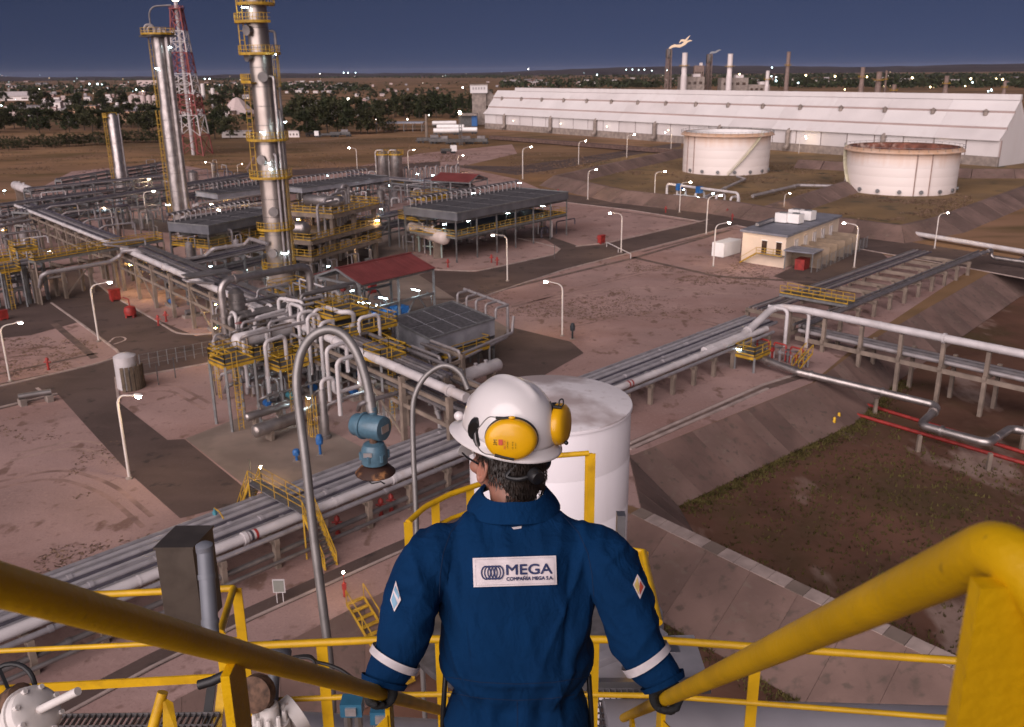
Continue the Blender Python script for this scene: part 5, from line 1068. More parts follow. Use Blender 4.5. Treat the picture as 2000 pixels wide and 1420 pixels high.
# denser secondary piping deep in the plant
rq = random.Random(77)
for box, where, n in (((70, 385, 350, 470), 'behind the crossing walkway', 34), ((370, 455, 540, 540), 'in front of the dark cooler', 26), ((565, 380, 760, 470), 'around the concrete frame', 34), ((740, 380, 900, 500), 'beside the cream drum', 26), ((240, 350, 560, 390), 'behind the slim column', 24), ((0, 470, 110, 600), 'along the dark rack', 18), ((880, 420, 1090, 470), 'under the large air cooler', 20)):
    for k in range(n):
        a = G(rq.uniform(box[0], box[2]), rq.uniform(box[1], box[3])); z = rq.uniform(2.0, 6.5); d = ua if rq.random() < .5 else ub; L = rq.uniform(1.2, 7); r = rq.choice((.1, .13, .17, .22)); mt = rq.choice((PIPEL, PIPEG, ALUD, PIPEW, PIPED))
        pipe([Z(a, .2), Z(a, z), Z(a+d*L, z), Z(a+d*L, rq.choice((.3, z-1.2)))], r, mt, 'bent service pipe standing '+where, 'service pipes '+where, bend=r*2.4, seg=7)
    for k in range(n//4):
        c = G(rq.uniform(box[0], box[2]), rq.uniform(box[1], box[3])); h = rq.uniform(2.2, 5.5); r = rq.uniform(.4, .9); t = thing('process_vessel', 'small upright process vessel standing '+where, 'vessel', c, 'upright vessels '+where); MB().lathe([(r*.9, 0), (r*.9, .5), (r, .6), (r, h), (r*.6, h+r*.4), (.05, h+r*.5)], c, 14).build('shell', rq.choice((ALU, ALUD, PIPEL)), t); MB().tube([Z(c, h+r*.3), Z(c, h+r+.4), Z(c+ua*(r+.5), h+r+.4), Z(c+ua*(r+.5), .3)], .1, 7, bend=.25).build('overhead_pipe', PIPEL, t); MB().lathe([(r+.02, h*.5), (r+.08, h*.5), (r+.08, h*.5+.12), (r+.02, h*.5+.12)], c, 14).build('girth_ring', YELP, t)

# valve station under the bend of the thick white pipe
platform(G(1470, 686, 1.9), 1.7, 1.2, 1.9, 'low grating platform with yellow rails under the thick white pipe', u=ua, legs=True, colour=1, rails=(1, 0, 1, 1))
t = thing('access_stair', 'small yellow stair at the silver pipe below the thick white pipe', 'stair', G(1568, 712)); a, b2 = G(1580, 688, 1.9), G(1552, 722, .2); d = b2-a; side = V((-d.y, d.x, 0)).normalized()*.5
for k in range(8): MB().box(lerp(a, b2, k/7), (1.0, .26, .05), side).build('tread', GALV, t, smooth=False)
for sg in (-1, 1):
    MB().beam(a+side*sg, b2+side*sg, .06, .2).build('stringer', YELP, t, smooth=False); m = MB(); m.beam(a+side*sg+V((0, 0, 1)), b2+side*sg+V((0, 0, 1)), .07)
    for k in range(4): q = lerp(a, b2, k/3)+side*sg; m.beam(q, q+V((0, 0, 1)), .06)
    m.build('handrail', YELP, t, smooth=False)
for k in range(10):
    a = G(1478+11*k, 692+3.0*k); z = 1.0+.5*(k % 3); pipe([Z(a, .1), Z(a, z), Z(a+ub*1.6, z), Z(a+ub*1.6, .1)], .11, (PIPEL, PIPEG, RED)[k % 3], ('red' if k % 3 == 2 else 'grey')+' low service pipe hoop at the pipe junction', ('red' if k % 3 == 2 else 'grey')+' low hoops at the junction', bend=.25)
for k in range(6):
    c = G(1490+16*k, 697+4*k); t = thing('gate_valve', 'small valve with a handwheel at the pipe junction', 'valve', c, 'valves at the pipe junction'); MB().lathe([(.14, 0), (.14, .9), (.28, .95), (.28, 1.2), (.07, 1.25), (.07, 1.6)], c, 10).build('body', (PIPEG, RED, PIPEL)[k % 3], t); MB().lathe([(.26, 1.58), (.26, 1.63), (.2, 1.64)], c, 12).build('handwheel', STEELD, t)
# ================================================================ BEYOND THE PLANT
def onplane(base, d, x, y):               # sight line meets the upright plane through base along d
    r = ray(x, y); n = V((-d.y, d.x, 0)); t = (base.x*n.x+base.y*n.y)/(r.x*n.x+r.y*n.y); return V((r.x*t, r.y*t, CAMH+r.z*t))
# ---------------------------------------------------------------- long white shed
SHED = M('shed_white', (0.62, 0.58, 0.575), 0.55, var=0.05, sc=0.05); over(SHED, (0.56, 0.50, 0.49), 0.3, 0.5, 0.75, amount=.5, stretch=(1, 1, .2))
SHEDS = [SHED, M('shed_white_dull', (0.585, 0.54, 0.535), 0.6, var=.08, sc=.08), M('shed_white_fresh', (0.64, 0.60, 0.595), 0.5, var=.06, sc=.06)]
SHEDB = M('shed_band', (0.36, 0.27, 0.25), 0.7, var=0.1, sc=.1)
s0, s1 = G(947, 251), G(1947, 326); sd_ = (s1-s0).normalized(); sn = V((-sd_.y, sd_.x, 0))
if sn.y < 0: sn = -sn
ze = (ZT(s0, 947, 220)+ZT(s1, 1955, 277))/2; rp = onplane(s1, sn, 1995, 194); hw = (Z(rp, 0)-s1).length; zr = rp.z
t = thing('storage_shed', 'very long white shed with a stepped sloping roof behind the round tanks', 'warehouse', s0); SL = (s1-s0).length
n = 26
for i in range(n):
    a, b = s0+sd_*(SL*(i+.02)/n), s0+sd_*(SL*(i+.98)/n)
    MB().hexa([Z(a, 3.2), Z(b, 3.2), Z(b, 3.2)+sn*.3, Z(a, 3.2)+sn*.3, Z(a, ze), Z(b, ze), Z(b, ze)+sn*.3, Z(a, ze)+sn*.3]).build('wall_panel', SHEDS[random.randrange(3)], t, smooth=False)
MB().hexa([s0+sn*.1, s1+sn*.1, s1+sn*1, s0+sn*1, Z(s0, 3.2)+sn*.1, Z(s1, 3.2)+sn*.1, Z(s1, 3.2)+sn*1, Z(s0, 3.2)+sn*1]).build('plinth', CONC, t, smooth=False)
MB().beam(Z(s0, ze-.2)+sn*.35-sd_*0, Z(s1, ze-.2)+sn*.35, .5, ze*.06+.5).build('backing_wall', SHEDB, t, smooth=False) if 0 else None
MB().slab([s0+sn*.5, s1+sn*.5, s1+sn*1.2, s0+sn*1.2], 3.0, ze-.1).build('backing_wall', SHEDB, t, smooth=False)
fr = [0, .30, .68, 1.0]
for k in range(3):
    f0, f1 = fr[k], fr[k+1]; lift = .9*k
    for i in range(13):
        g0, g1 = i/13+.0001, (i+1)/13-.0001
        a0, a1 = s0+sd_*SL*g0, s0+sd_*SL*g1; o = -1.0 if k == 0 else 0
        P = lambda a, f, dz, o=0: Z(a+sn*(hw*f+o), lerp(ze, zr-1.8, f)+dz)
        MB().hexa([P(a0, f0, lift-.2, o), P(a1, f0, lift-.2, o), P(a1, f1, lift-.2), P(a0, f1, lift-.2), P(a0, f0, lift, o), P(a1, f0, lift, o), P(a1, f1, lift), P(a0, f1, lift)]).build('roof_panel', SHEDS[random.randrange(3)], t, smooth=False)
    if k: MB().hexa([Z(q+sn*(hw*f0+.05), lerp(ze, zr-1.8, f0)+lift-1.1) for q in (s0, s1)]+[Z(q+sn*(hw*f0+.4), lerp(ze, zr-1.8, f0)+lift-1.1) for q in (s1, s0)]+[Z(q+sn*(hw*f0+.05), lerp(ze, zr-1.8, f0)+lift-.1) for q in (s0, s1)]+[Z(q+sn*(hw*f0+.4), lerp(ze, zr-1.8, f0)+lift-.1) for q in (s1, s0)]).build('roof_step', SHEDB, t, smooth=False)
P1 = lambda q, f, z: Z(q+sn*hw*f, z)
for q in (s0, s1):
    m = MB(); pts = [P1(q, 0, 0), P1(q, 0, ze), P1(q, 1, zr), P1(q, 2, ze), P1(q, 2, 0)]; m.add([p+sd_*.2*(1 if q is s0 else -1) for p in pts], [list(range(5))]); m.build('gable_wall', SHED, t, smooth=False)
m = MB(); m.hexa([P1(s0, 1, zr-.2), P1(s1, 1, zr-.2), P1(s1, 2, ze), P1(s0, 2, ze), P1(s0, 1, zr), P1(s1, 1, zr), P1(s1, 2, ze+.2), P1(s0, 2, ze+.2)]); m.build('far_roof', SHED, t, smooth=False)
e0 = s0+sd_*SL*.06
m = MB(); m.hexa([P1(e0, .93, zr-.3), P1(s1, .93, zr-.3), P1(s1, 1.07, zr-.3), P1(e0, 1.07, zr-.3), P1(e0, .95, zr+1.6), P1(s1, .95, zr+1.6), P1(s1, 1.05, zr+1.6), P1(e0, 1.05, zr+1.6)]); m.build('ridge_monitor', SHED, t, smooth=False)
for f in (.07, .21, .33, .47, .60, .72, .86):
    a = s0+sd_*SL*f-sn*1.2; m = MB(); m.tube([Z(a-sn*2, 1), Z(a, 2), Z(a, ze-.5), Z(a+sn*1.5, ze-.2)], .9, 10, bend=1.0); m.build('wall_duct', CONC, t)
    fp = Z(a+sd_*9, 5.5); MB().ball(fp, .35, 8, 5).build('wall_lamp', lamp_mat('shed_lamp', (1, .85, .6), 3, False), t)
for k in range(16): q = s0+sd_*SL*(k+.5)/16; MB().lathe([(.8, 0), (.8, 1.4), (1.1, 1.5), (.1, 2.2)], P1(q, .62, lerp(ze, zr-1.8, .62)+.6), 10).build('roof_vent', CONC, t)
# ground clutter along the shed: low conveyor, dark bank
m = MB(); m.beam(G(960, 268, 1.2), G(1320, 296, 1.2), 3, 1.6); solo(m, 'conveyor_gallery', M('rust_dark', (.10, .06, .05), .8, var=.3), 'low dark conveyor gallery along the foot of the long white shed', 'conveyor', smooth=False)
# ---------------------------------------------------------------- floating roof tanks
def tank_mat(name, rust):
    m = bpy.data.materials.new(name); m.use_nodes = True; n = m.node_tree; b = n.nodes['Principled BSDF']; b.inputs['Roughness'].default_value = .5
    tc = n.nodes.new('ShaderNodeTexCoord'); sp = n.nodes.new('ShaderNodeSeparateXYZ'); n.links.new(tc.outputs['Object'], sp.inputs[0])
    no = n.nodes.new('ShaderNodeTexNoise'); no.inputs['Scale'].default_value = 1; no.inputs['Detail'].default_value = 6; mp = n.nodes.new('ShaderNodeMapping'); mp.inputs['Scale'].default_value = (.45, .45, .06); n.links.new(tc.outputs['Object'], mp.inputs[0]); n.links.new(mp.outputs[0], no.inputs['Vector'])
    a = n.nodes.new('ShaderNodeMath'); a.operation = 'MULTIPLY_ADD'; a.inputs[1].default_value = 5.0; n.links.new(no.outputs[0], a.inputs[0]); n.links.new(sp.outputs[2], a.inputs[2])
    r = n.nodes.new('ShaderNodeMapRange'); r.inputs[1].default_value = rust[0]; r.inputs[2].default_value = rust[1]; r.inputs[4].default_value = .75; n.links.new(a.outputs[0], r.inputs[0])
    mx = n.nodes.new('ShaderNodeMix'); mx.data_type = 'RGBA'; mx.inputs[6].default_value = (.70, .62, .585, 1); mx.inputs[7].default_value = (.50, .25, .10, 1); n.links.new(r.outputs[0], mx.inputs[0]); n.links.new(mx.outputs[2], b.inputs['Base Color']); return m
RUSTI = M('tank_rust', (0.16, 0.06, 0.04), 0.9, var=.5, sc=.5); over(RUSTI, (.5, .36, .3), .4, .55, .7)
def float_tank(cx, cy, x0, x1, ytop, label, inner, stair, mark):
    c = G(cx, cy); R = (x1-x0)/2/1750*(c.y*cos(PIT)+CAMH*sin(PIT))-.6; h = ZT(c, cx, ytop); t = thing('storage_tank', label, 'storage tank', c, 'floating roof tanks')
    mt = tank_mat('tank_paint', (h-1.6, h+2.6)); nst = 5
    for k in range(nst):
        m = MB(); m.rings([(c+V((0, 0, h*k/nst)), V((R, 0, 0)), V((0, R, 0))), (c+V((0, 0, h*(k+1)/nst-.05)), V((R, 0, 0)), V((0, R, 0))), (c+V((0, 0, h*(k+1)/nst)), V((R-.02, 0, 0)), V((0, R-.02, 0)))], 64, False); m.build('shell_course', mt, t, origin=c)
    MB().rings([(c+V((0, 0, h)), V((R-.3, 0, 0)), V((0, R-.3, 0))), (c+V((0, 0, h*.3)), V((R-.3, 0, 0)), V((0, R-.3, 0)))], 64, False).build('inner_wall', inner, t)
    MB().lathe([(R-.4, h*.78), (R-.4, h*.81), (R-1.6, h*.83), (.1, h*.82)], c, 48).build('floating_roof', M('deck_dark', (.10, .06, .05), .8, var=.3), t)
    m = MB(); m.lathe([(R-.3, h-.05), (R+1.0, h-.9), (R+1.05, h-.75), (R+1.05, h-.65), (R+.05, h+.12), (R-.3, h+.12)], c, 64, caps=False); m.build('wind_girder', mt, t, origin=c)
    m = MB(); st = [2*pi*k/40 for k in range(41)]
    for a, b in zip(st, st[1:]):
        pa, pb = c+V((cos(a)*(R+.9), sin(a)*(R+.9), h-.4)), c+V((cos(b)*(R+.9), sin(b)*(R+.9), h-.4)); m.beam(pa+V((0, 0, 1)), pb+V((0, 0, 1)), .07); m.beam(pa, pa+V((0, 0, 1)), .07)
    m.build('guardrail', STEELG, t, smooth=False)
    a0, a1 = stair; m = MB(); k = 34; P = [c+V((cos(lerp(a0, a1, i/k))*(R+.5), sin(lerp(a0, a1, i/k))*(R+.5), h*i/k)) for i in range(k+1)]
    for p, q in zip(P, P[1:]): m.beam(p, q, .9, .12); m.beam(p+V((0, 0, 1)), q+V((0, 0, 1)), .08); m.beam(p, p+V((0, 0, 1)), .06)
    m.build('stair', M('stair_pale', (.46, .42, .30), .6), t, smooth=False)
    for a in mark: MB().tube([c+V((cos(a)*(R+.15), sin(a)*(R+.15), 0)), c+V((cos(a)*(R+.15), sin(a)*(R+.15), h))], .14, 8).build('shell_pipe', M('shell_pipe_brown', (.30, .20, .17), .6), t)
    for k in range(7):
        a = -2.7+k*.37; q = c+V((cos(a)*R, sin(a)*R, 1.0)); MB().lathe([(.45, -.1), (.45, .35), (.55, .35), (.55, .5)], q, 10, (cos(a), sin(a), 0)).build('nozzle', STEELG, t)
    return t, R, h, c
float_tank(1416, 334, 1331, 1502, 257, 'white floating roof tank with a diagonal stair and rusty streaks', WHITE, (-1.75, -.95), (-2.85, -2.6))
float_tank(1755, 370, 1651, 1862, 286, 'larger looking white tank with a rusted red inner wall', RUSTI, (-2.9, -3.6), (-1.72, -1.45))
# pipes from the tanks
pipe([G(1345, 400, 1), G(1455, 350, 1.0), G(1440, 345, 1)], .4, PIPEL, 'pale pipe leading to the tank with the diagonal stair', bend=1)
pipe([G(1470, 383, 1), G(1560, 362, 1), G(1652, 364, 1)], .45, PIPEL, 'pale pipe leading to the tank with the rusted wall', bend=1)
pipe([G(1650, 437, .9), G(1760, 452, .9), G(2080, 505, .9)], .45, PIPEW, 'long white ground pipe running past the cream building', bend=1)
# ---------------------------------------------------------------- metering skid
t = thing('metering_skid', 'white pipe manifold skid with blue actuators at the road corner', 'skid', G(1310, 392))
a, b = G(1307, 392), G(1440, 412); u = (b-a).normalized(); v = V((-u.y, u.x, 0)); L = (b-a).length
for k in range(3): MB().tube([Z(a+v*k*1.5, 1.2), Z(b+v*k*1.5, 1.2)], .35, 10).build('run_pipe', PIPEW, t)
MB().tube([Z(a-u*1, .3), Z(a-u*1, 4.2), Z(b, 4.2), Z(b, .3)], .32, 10, bend=.9).build('loop_pipe', PIPEW, t)
for f in (.12, .4, .7, .9): MB().tube([Z(a+u*L*f, 1.2), Z(a+u*L*f, 3.0), Z(a+u*L*f+v*3, 3.0), Z(a+u*L*f+v*3, .3)], .28, 10, bend=.7).build('branch_pipe', PIPEW, t)
for f in (.15, .45): MB().box(Z(a+u*L*f, 3.8), (1.3, 1.3, 1.6), u).build('actuator', BLUE, t, smooth=False)
for k in range(6): q = a+u*L*k/5; MB().box(Z(q, .35), (.5, 3.8, .7), u).build('foot', CONC, t, smooth=False)
for k in range(5): hydrant(1395+14*k, 402+5*k, 'red valve standpipe at the end of the white metering skid', g='red valves by the metering skid', sc=1.6)
# ---------------------------------------------------------------- cream control building
q0, q1 = G(1447, 511), G(1531, 524); q2 = G(1634, 478); v = Z(q2-q1, 0); u = Z(q1-q0, 0)
CREAMW = M('cream_wall', (0.66, 0.53, 0.42), 0.8, var=.06, sc=.4); ROOFG = M('roof_grey', (.17, .17, .20), .7, var=.2, sc=.5)
hb = ZT(q1, 1531, 463)
t = thing('control_building', 'cream single storey building with a flat grey roof and rooftop units', 'building', q0)
MB().slab([q0, q1, q1+v, q0+v], 0, hb).build('wall', CREAMW, t, smooth=False)
un, vn = u.normalized(), v.normalized(); ctr = q0+(u+v)/2
rf = MB().slab([q0-un*.4-vn*.4, q1+un*.4-vn*.4, q1+v+un*.4+vn*.4, q0+v-un*.4+vn*.4], hb, hb+.35).build('roof', ROOFG, t, smooth=False)
for k, (f, g) in enumerate(((.35, .42), (.62, .44), (.4, .62), (.68, .62))):
    c = q0+u*f+v*g; MB().box(Z(c, hb+1.35), (2.2, 2.0, 1.6), un).build('rooftop_unit', WHITE, rf, smooth=False); MB().box(Z(c, hb+.45), (1.9, 1.7, .3), un).build('unit_base', STEELD, rf, smooth=False)
    MB().lathe([(.7, 0), (.7, .12), (.55, .14)], Z(c, hb+2.15), 14).build('fan_cowl', STEELG, rf)
MB().beam(Z(q0+u*.15+v*.12, hb+.9), Z(q0+u*.15+v*.4, hb+.9), .6, .5).build('roof_duct', GALV, rf, smooth=False)
WIN = M('window_dark', (.06, .035, .025), .25, var=.3)
nrm = V((un.y, -un.x, 0)); nrm = nrm if nrm.y < 0 else -nrm
for f in (.52, .85):
    c = q0+u*f+nrm*.02; MB().box(Z(c, 3.2), (.95, .12, 2.1), un).build('door', WIN, t, smooth=False); MB().box(Z(c+nrm*.04, 4.3), (1.15, .14, .12), un).build('lintel', WHITE, t, smooth=False)
m = MB(); pl = q0+u*.72+nrm*.6; m.box(Z(pl, 2.05), (u.length*.55, 1.1, .12), un); m.build('landing', STEELG, t, smooth=False)
m = MB(); e = [Z(q0+u*.42+nrm*1.15, 2.1), Z(q0+u*1.0+nrm*1.15, 2.1)]; rail_mesh(m, e, r=.04); m.beam(Z(q0+u*.42+nrm*1.1, 3.1), Z(q0+u*.05+nrm*1.1, 1.0), .07); m.beam(Z(q0+u*.42+nrm*1.1, 2.1), Z(q0+u*.05+nrm*1.1, 0.1), .12, .25); m.build('stair_rail', YELP, t, smooth=False)
for k in range(7): f = lerp(.42, .06, k/6); MB().box(Z(q0+u*f+nrm*.65, lerp(2.0, .2, k/6)), (.28, .9, .05), un).build('step', GALV, t, smooth=False)
sr = V((vn.y, -vn.x, 0)); sr = sr if sr.x > 0 else -sr
for k in range(5):
    c = q1+v*(.18+.165*k)+sr*.03; MB().box(Z(c, hb*.62), (1.7, .12, 2.0), vn).build('window', M('window_pale', (.55, .50, .50), .3), t, smooth=False); MB().box(Z(c+sr*.05, hb*.62), (.06, .1, 2.0), vn).build('mullion', WHITE, t, smooth=False); MB().box(Z(c, hb*.62+1.1), (1.9, .2, .14), vn).build('lintel', CREAMW, t, smooth=False)
# transformer bays against the side wall
TRM = M('bay_brown', (.22, .165, .12), .85, var=.2, sc=.6)
for k in range(6):
    c = q1+v*(.12+.15*k)+sr*2.6; solo(MB().box(Z(c, 1.5), (.25, 5, 3.0), vn), 'bay_wall', TRM, 'brown blast wall between transformer bays on the side of the cream building', 'wall', 'blast walls of the transformer bays', smooth=False)
ca = q1+v*.05+sr*2.6
t = thing('lean_to_canopy', 'dark grey canopy over a red cabinet beside the cream building', 'canopy', ca); MB().box(Z(ca, 3.2), (4.5, 5.2, .2), vn).build('roof', ROOFG, t, smooth=False)
for s in (-2, 2):
    for e in (-2.3, 2.3): MB().beam(ca+vn*s+sr*e, Z(ca+vn*s+sr*e, 3.1), .15).build('post', STEELG, t, smooth=False)
solo(MB().box(Z(ca, .9), (2.6, 1.6, 1.8), vn), 'red_cabinet', RED, 'red equipment cabinet under the grey canopy', 'cabinet', smooth=False)
t = thing('mesh_fence', 'grey mesh fence in front of the transformer bays', 'fence', q1+sr*5.6)
for k in range(13): q = q1+sr*5.6+v*(k/12); MB().beam(q, Z(q, 2.2), .08).build('post', STEELG, t, smooth=False)
m = MB()
for z in [.2+.25*k for k in range(9)]: m.beam(Z(q1+sr*5.6, z), Z(q1+sr*5.6+v, z), .02)
for k in range(70): q = q1+sr*5.6+v*(k/69); m.beam(q, Z(q, 2.2), .02)
m.build('mesh_panel', STEELG, t, smooth=False)
# shipping container
c = G(1418, 497); d = A_dir; t = thing('shipping_container', 'white ribbed shipping container beside the cream building', 'container', c); v = V((-d.y, d.x, 0))
MB().box(Z(c, 1.3), (6.0, 2.4, 2.5), d).build('body', WHITE, t, smooth=False)
for k in range(20): MB().box(Z(c-v*1.22+d*(-2.85+.3*k), 1.3), (.14, .06, 2.3), d).build('rib', WHITE, t, smooth=False)
for s in (-.55, .55): MB().box(Z(c-d*3.03+v*s, 1.3), (.05, 1.0, 2.3), d).build('door', WHITE, t, smooth=False)
# ---------------------------------------------------------------- stacks beyond the shed
BRN = M('stack_brown', (.20, .14, .12), .8, var=.2); STK = M('stack_white', (.62, .55, .54), .6, var=.06, sc=.2)
def stack(x, ytop, Y, w, label, mat, ybreak=None, rings=True, ring_mat=None):
    p = AY(x, ytop, Y); c = V((p.x, p.y, 0)); r = w/2/1750*Y; t = thing('chimney_stack', label, 'chimney', c)
    pr = [(r*1.25, 0), (r*1.15, p.z*.6), (r*1.15, p.z*.62), (r, p.z*.63), (r, p.z-.5), (r*1.06, p.z-.5), (r*1.06, p.z)]
    MB().lathe(pr, c, 16).build('shaft', mat, t)
    if rings: col_platform(t, c, r, r*1.9, p.z*.78, 0, 6.283, 10)
    return t, c, p.z, r
stack(1338, 103, 760, 10, 'white chimney stack left of the flare lattice behind the shed', STK); stack(1427, 105, 760, 9.5, 'white chimney stack right of the brown lattice behind the shed', STK)
stack(1541, 101, 720, 7, 'brown slender column with a red beacon behind the shed', BRN); stack(1686, 131, 720, 8, 'brown column with a lamp beside it behind the shed', BRN); stack(1718, 140, 740, 10, 'stout brown column close to a thinner one behind the shed', BRN)
stack(1732, 138, 745, 4, 'thin brown column beside the stout one behind the shed', BRN); stack(1747, 165, 730, 8, 'short brown column behind the shed ridge', BRN); stack(1850, 148, 720, 8, 'brown column with a yellow platform behind the shed', BRN); stack(1964, 157, 700, 6, 'thin column at the end of the shed ridge', BRN); stack(1500, 138, 760, 7, 'short pale column beside a cool lit frame behind the shed', STK)
stack(832, 223, 470, 4.5, 'pale mast standing among the parked trucks', CONCP, rings=False)
FLM = lamp_mat('flame', (1.0, .66, .45), .62)
def flare(x, ytop, xb, Y, label, big):
    p = AY(x, ytop, Y); c = V((p.x, p.y, 0)); t = thing('flare_stack', label, 'flare stack', c); w = 2.6; m = MB()
    cn = lambda i, z: c+V(((-1, 1, 1, -1)[i]*w*(1-.35*z/p.z), (-1, -1, 1, 1)[i]*w, z))
    for i in range(4):
        m.beam(cn(i, 0), cn(i, p.z), .5)
        for b in range(9):
            za, zb = p.z*b/9, p.z*(b+1)/9; m.beam(cn(i, za), cn((i+1) % 4, zb), .3); m.beam(cn(i, zb), cn((i+1) % 4, zb), .3)
    m.build('lattice', BRN, t, smooth=False); MB().tube([c, Z(c, p.z)], 1.0, 10).build('flare_pipe', BRN, t); MB().lathe([(2.4, 0), (2.7, 1), (2.7, 6), (2.0, 7)], Z(c, p.z-7), 14).build('flare_tip', STEELD, t)
    if big:
        q = Z(c, p.z+.5); m = MB(); rr = random.Random(3)
        pts = [q+V((s*2.6, 0, .8*s+.9*sin(s*1.3))) for s in [k*.8 for k in range(10)]]; m.tube(pts, [.6, 1.0, 1.2, 1.0, 1.3, 1.0, 1.3, .8, .6, .1], 10); m.build('flame', FLM, t)
        m = MB(); pts = [q+V((8+s*2.2, .4, 4.2+1.2*s+1.0*sin(s*2))) for s in [k*.8 for k in range(6)]]; m.tube(pts, [.2, .8, 1.0, .8, .6, .1], 8); m.build('flame', FLM, t)
    else:
        q = Z(c, p.z+.5); m = MB(); m.tube([q+V((s*2, 0, .6*s+.4*sin(s*2))) for s in [k*.8 for k in range(7)]], [.5, .8, .9, .7, .8, .5, .1], 8); m.build('flame', lamp_mat('flame_pale', (.8, .7, .75), .22), t)
flare(1307, 96, 1307, 780, 'dark flare stack burning with an orange flame behind the shed', True); flare(1386, 106, 1386, 800, 'lattice flare stack with a pale wisp of flame behind the shed', False)
for x, y, w_, Y, lab in ((1350, 150, 45, 770, 'pale process block at the foot of the white stack'), (1432, 152, 50, 770, 'pale process block behind the second white stack'), (1480, 165, 40, 765, 'low pale hall behind the shed ridge'), (1365, 128, 18, 790, 'brown frame tower between the flare stacks')):
    p = AY(x, y, Y); w2 = w_/1750*Y; c = V((p.x, Y, 0)); t = thing('process_block', lab, 'building', c); MB().box(Z(c, p.z/2), (w2, w2*.6, p.z)).build('wall', BRN if 'brown' in lab else CONC, t, smooth=False)
    for k in range(4): MB().box(c+V((-w2*.35+w2*.23*k, -w2*.3, p.z*.82)), (w2*.12, .4, p.z*.08)).build('window', WIN, t, smooth=False)
    MB().box(Z(c+V((w2*.2, 0, 0)), p.z+1), (w2*.3, w2*.3, 2.4)).build('roof_unit', STK, t, smooth=False)
# ---------------------------------------------------------------- hills on the horizon
HILL = M('hill_haze', (.050, .040, .044), 1.0, var=.3, sc=.002, spec=0); m = MB(); rr = random.Random(5); k = 90
ang = [RAD(-42+84*i/k) for i in range(k+1)]; hh = []
for i, a in enumerate(ang):
    f = i/k; base = 30+22*sin(f*9+1)+14*sin(f*23)+30*max(0, 1-abs(f-.52)*4)+16*f; hh.append(max(8, base*.8+rr.uniform(-4, 4)))
P0 = [V((7200*sin(a), 7200*cos(a), -5)) for a in ang]; P1_ = [V((9600*sin(a), 9600*cos(a), h*1.1)) for a, h in zip(ang, hh)]; P2 = [V((12500*sin(a), 12500*cos(a), -5)) for a in ang]
o = len(m.v); m.v += P0+P1_+P2; n = k+1
for i in range(k): m.f += [[i, i+1, n+i+1, n+i], [n+i, n+i+1, 2*n+i+1, 2*n+i]]
struct(m, 'hills', HILL, smooth=True)
# ---------------------------------------------------------------- trees
LEAF = M('leaf_dark', (.030, .036, .016), .8, var=.5, sc=.25, spec=.2); LEAF2 = M('leaf_olive', (.042, .043, .020), .8, var=.45, sc=.25, spec=.2); BARK = M('bark', (.06, .045, .035), .9, var=.3)
def tree_proto(h, w, kind, seed, nl):
    rr = random.Random(seed); t = thing('tree', 'proto', 'tree', (0, 0, 0)); m = MB()
    m.tube([(0, 0, 0), (w*.02, 0, h*.25), (-w*.03, w*.02, h*.6), (0, 0, h*.85)], [h*.022, h*.018, h*.011, h*.004], 6); cl = []
    for k in range(20):
        z = h*rr.uniform(.25, .95); a = rr.uniform(0, 6.28); sp = w*.5*(1-abs(z/h-.5)*1.1) if kind == 0 else w*.5*(1.08-z/h); sp *= rr.uniform(.4, 1.25)
        q = V((cos(a)*sp, sin(a)*sp, z)); m.tube([(0, 0, z-h*.1), q*.6+V((0, 0, z*.4-h*.02)), q], [h*.008, h*.006, h*.003], 4); cl.append((q, rr.uniform(.07, .19)*h*(w/h)**.5))
    cl.append((V((0, 0, h*.93)), .12*h)); m.build('trunk', BARK, t); m = MB()
    for k in range(nl):
        q, r = rr.choice(cl); d = V((rr.gauss(0, .5), rr.gauss(0, .5), rr.gauss(0, .42)))*r; p = q+d
        if p.z < h*.1: continue
        s = h*rr.uniform(.016, .036); x = V((rr.gauss(0, 1), rr.gauss(0, 1), rr.gauss(0, .6))).normalized()*s; y = x.cross(V((rr.gauss(0, 1), rr.gauss(0, 1), rr.gauss(0, 1)))).normalized()*s*.8
        m.add([p-x-y, p+x-y*.6, p+x*.7+y, p-x*.8+y], [(0, 1, 2, 3)])
    m.build('crown', LEAF if seed % 2 else LEAF2, t, smooth=False); return t
PROTO = [tree_proto(11, 8, 0, 1, 2200), tree_proto(9, 8.5, 0, 2, 2000), tree_proto(13, 5, 1, 3, 1900), tree_proto(12, 9, 0, 4, 2400), tree_proto(4, 4.5, 0, 6, 1000)]
rt = random.Random(21)
def plant(x, y, k, sc, lab, grp): return put(PROTO[k], G(x, y), rt.uniform(0, 6.28), lab, grp, sc)
for i in range(22):   # row behind the left racks
    x = -20+i*17+rt.uniform(-5, 5); plant(x, 256+rt.uniform(-9, 8), rt.choice((0, 1, 3, 3)), rt.uniform(1.0, 1.7), 'dark leafy tree in the row behind the small silver column', 'trees behind the small column')
for i in range(40):
    x = -20+i*9.3+rt.uniform(-3, 3); plant(x, 294-i*.5+rt.uniform(-3, 3), 4, rt.uniform(.9, 1.6), 'low dark bush in the hedge along the dry field', 'hedge bushes along the dry field')
for i in range(26):
    x = 575+i*12+rt.uniform(-5, 5); plant(x, 236-i*.3+rt.uniform(-6, 4), rt.choice((0, 2, 2, 3)), rt.uniform(1.0, 1.5), 'dark tree in the belt before the white walled yard', 'trees of the belt by the white yard')
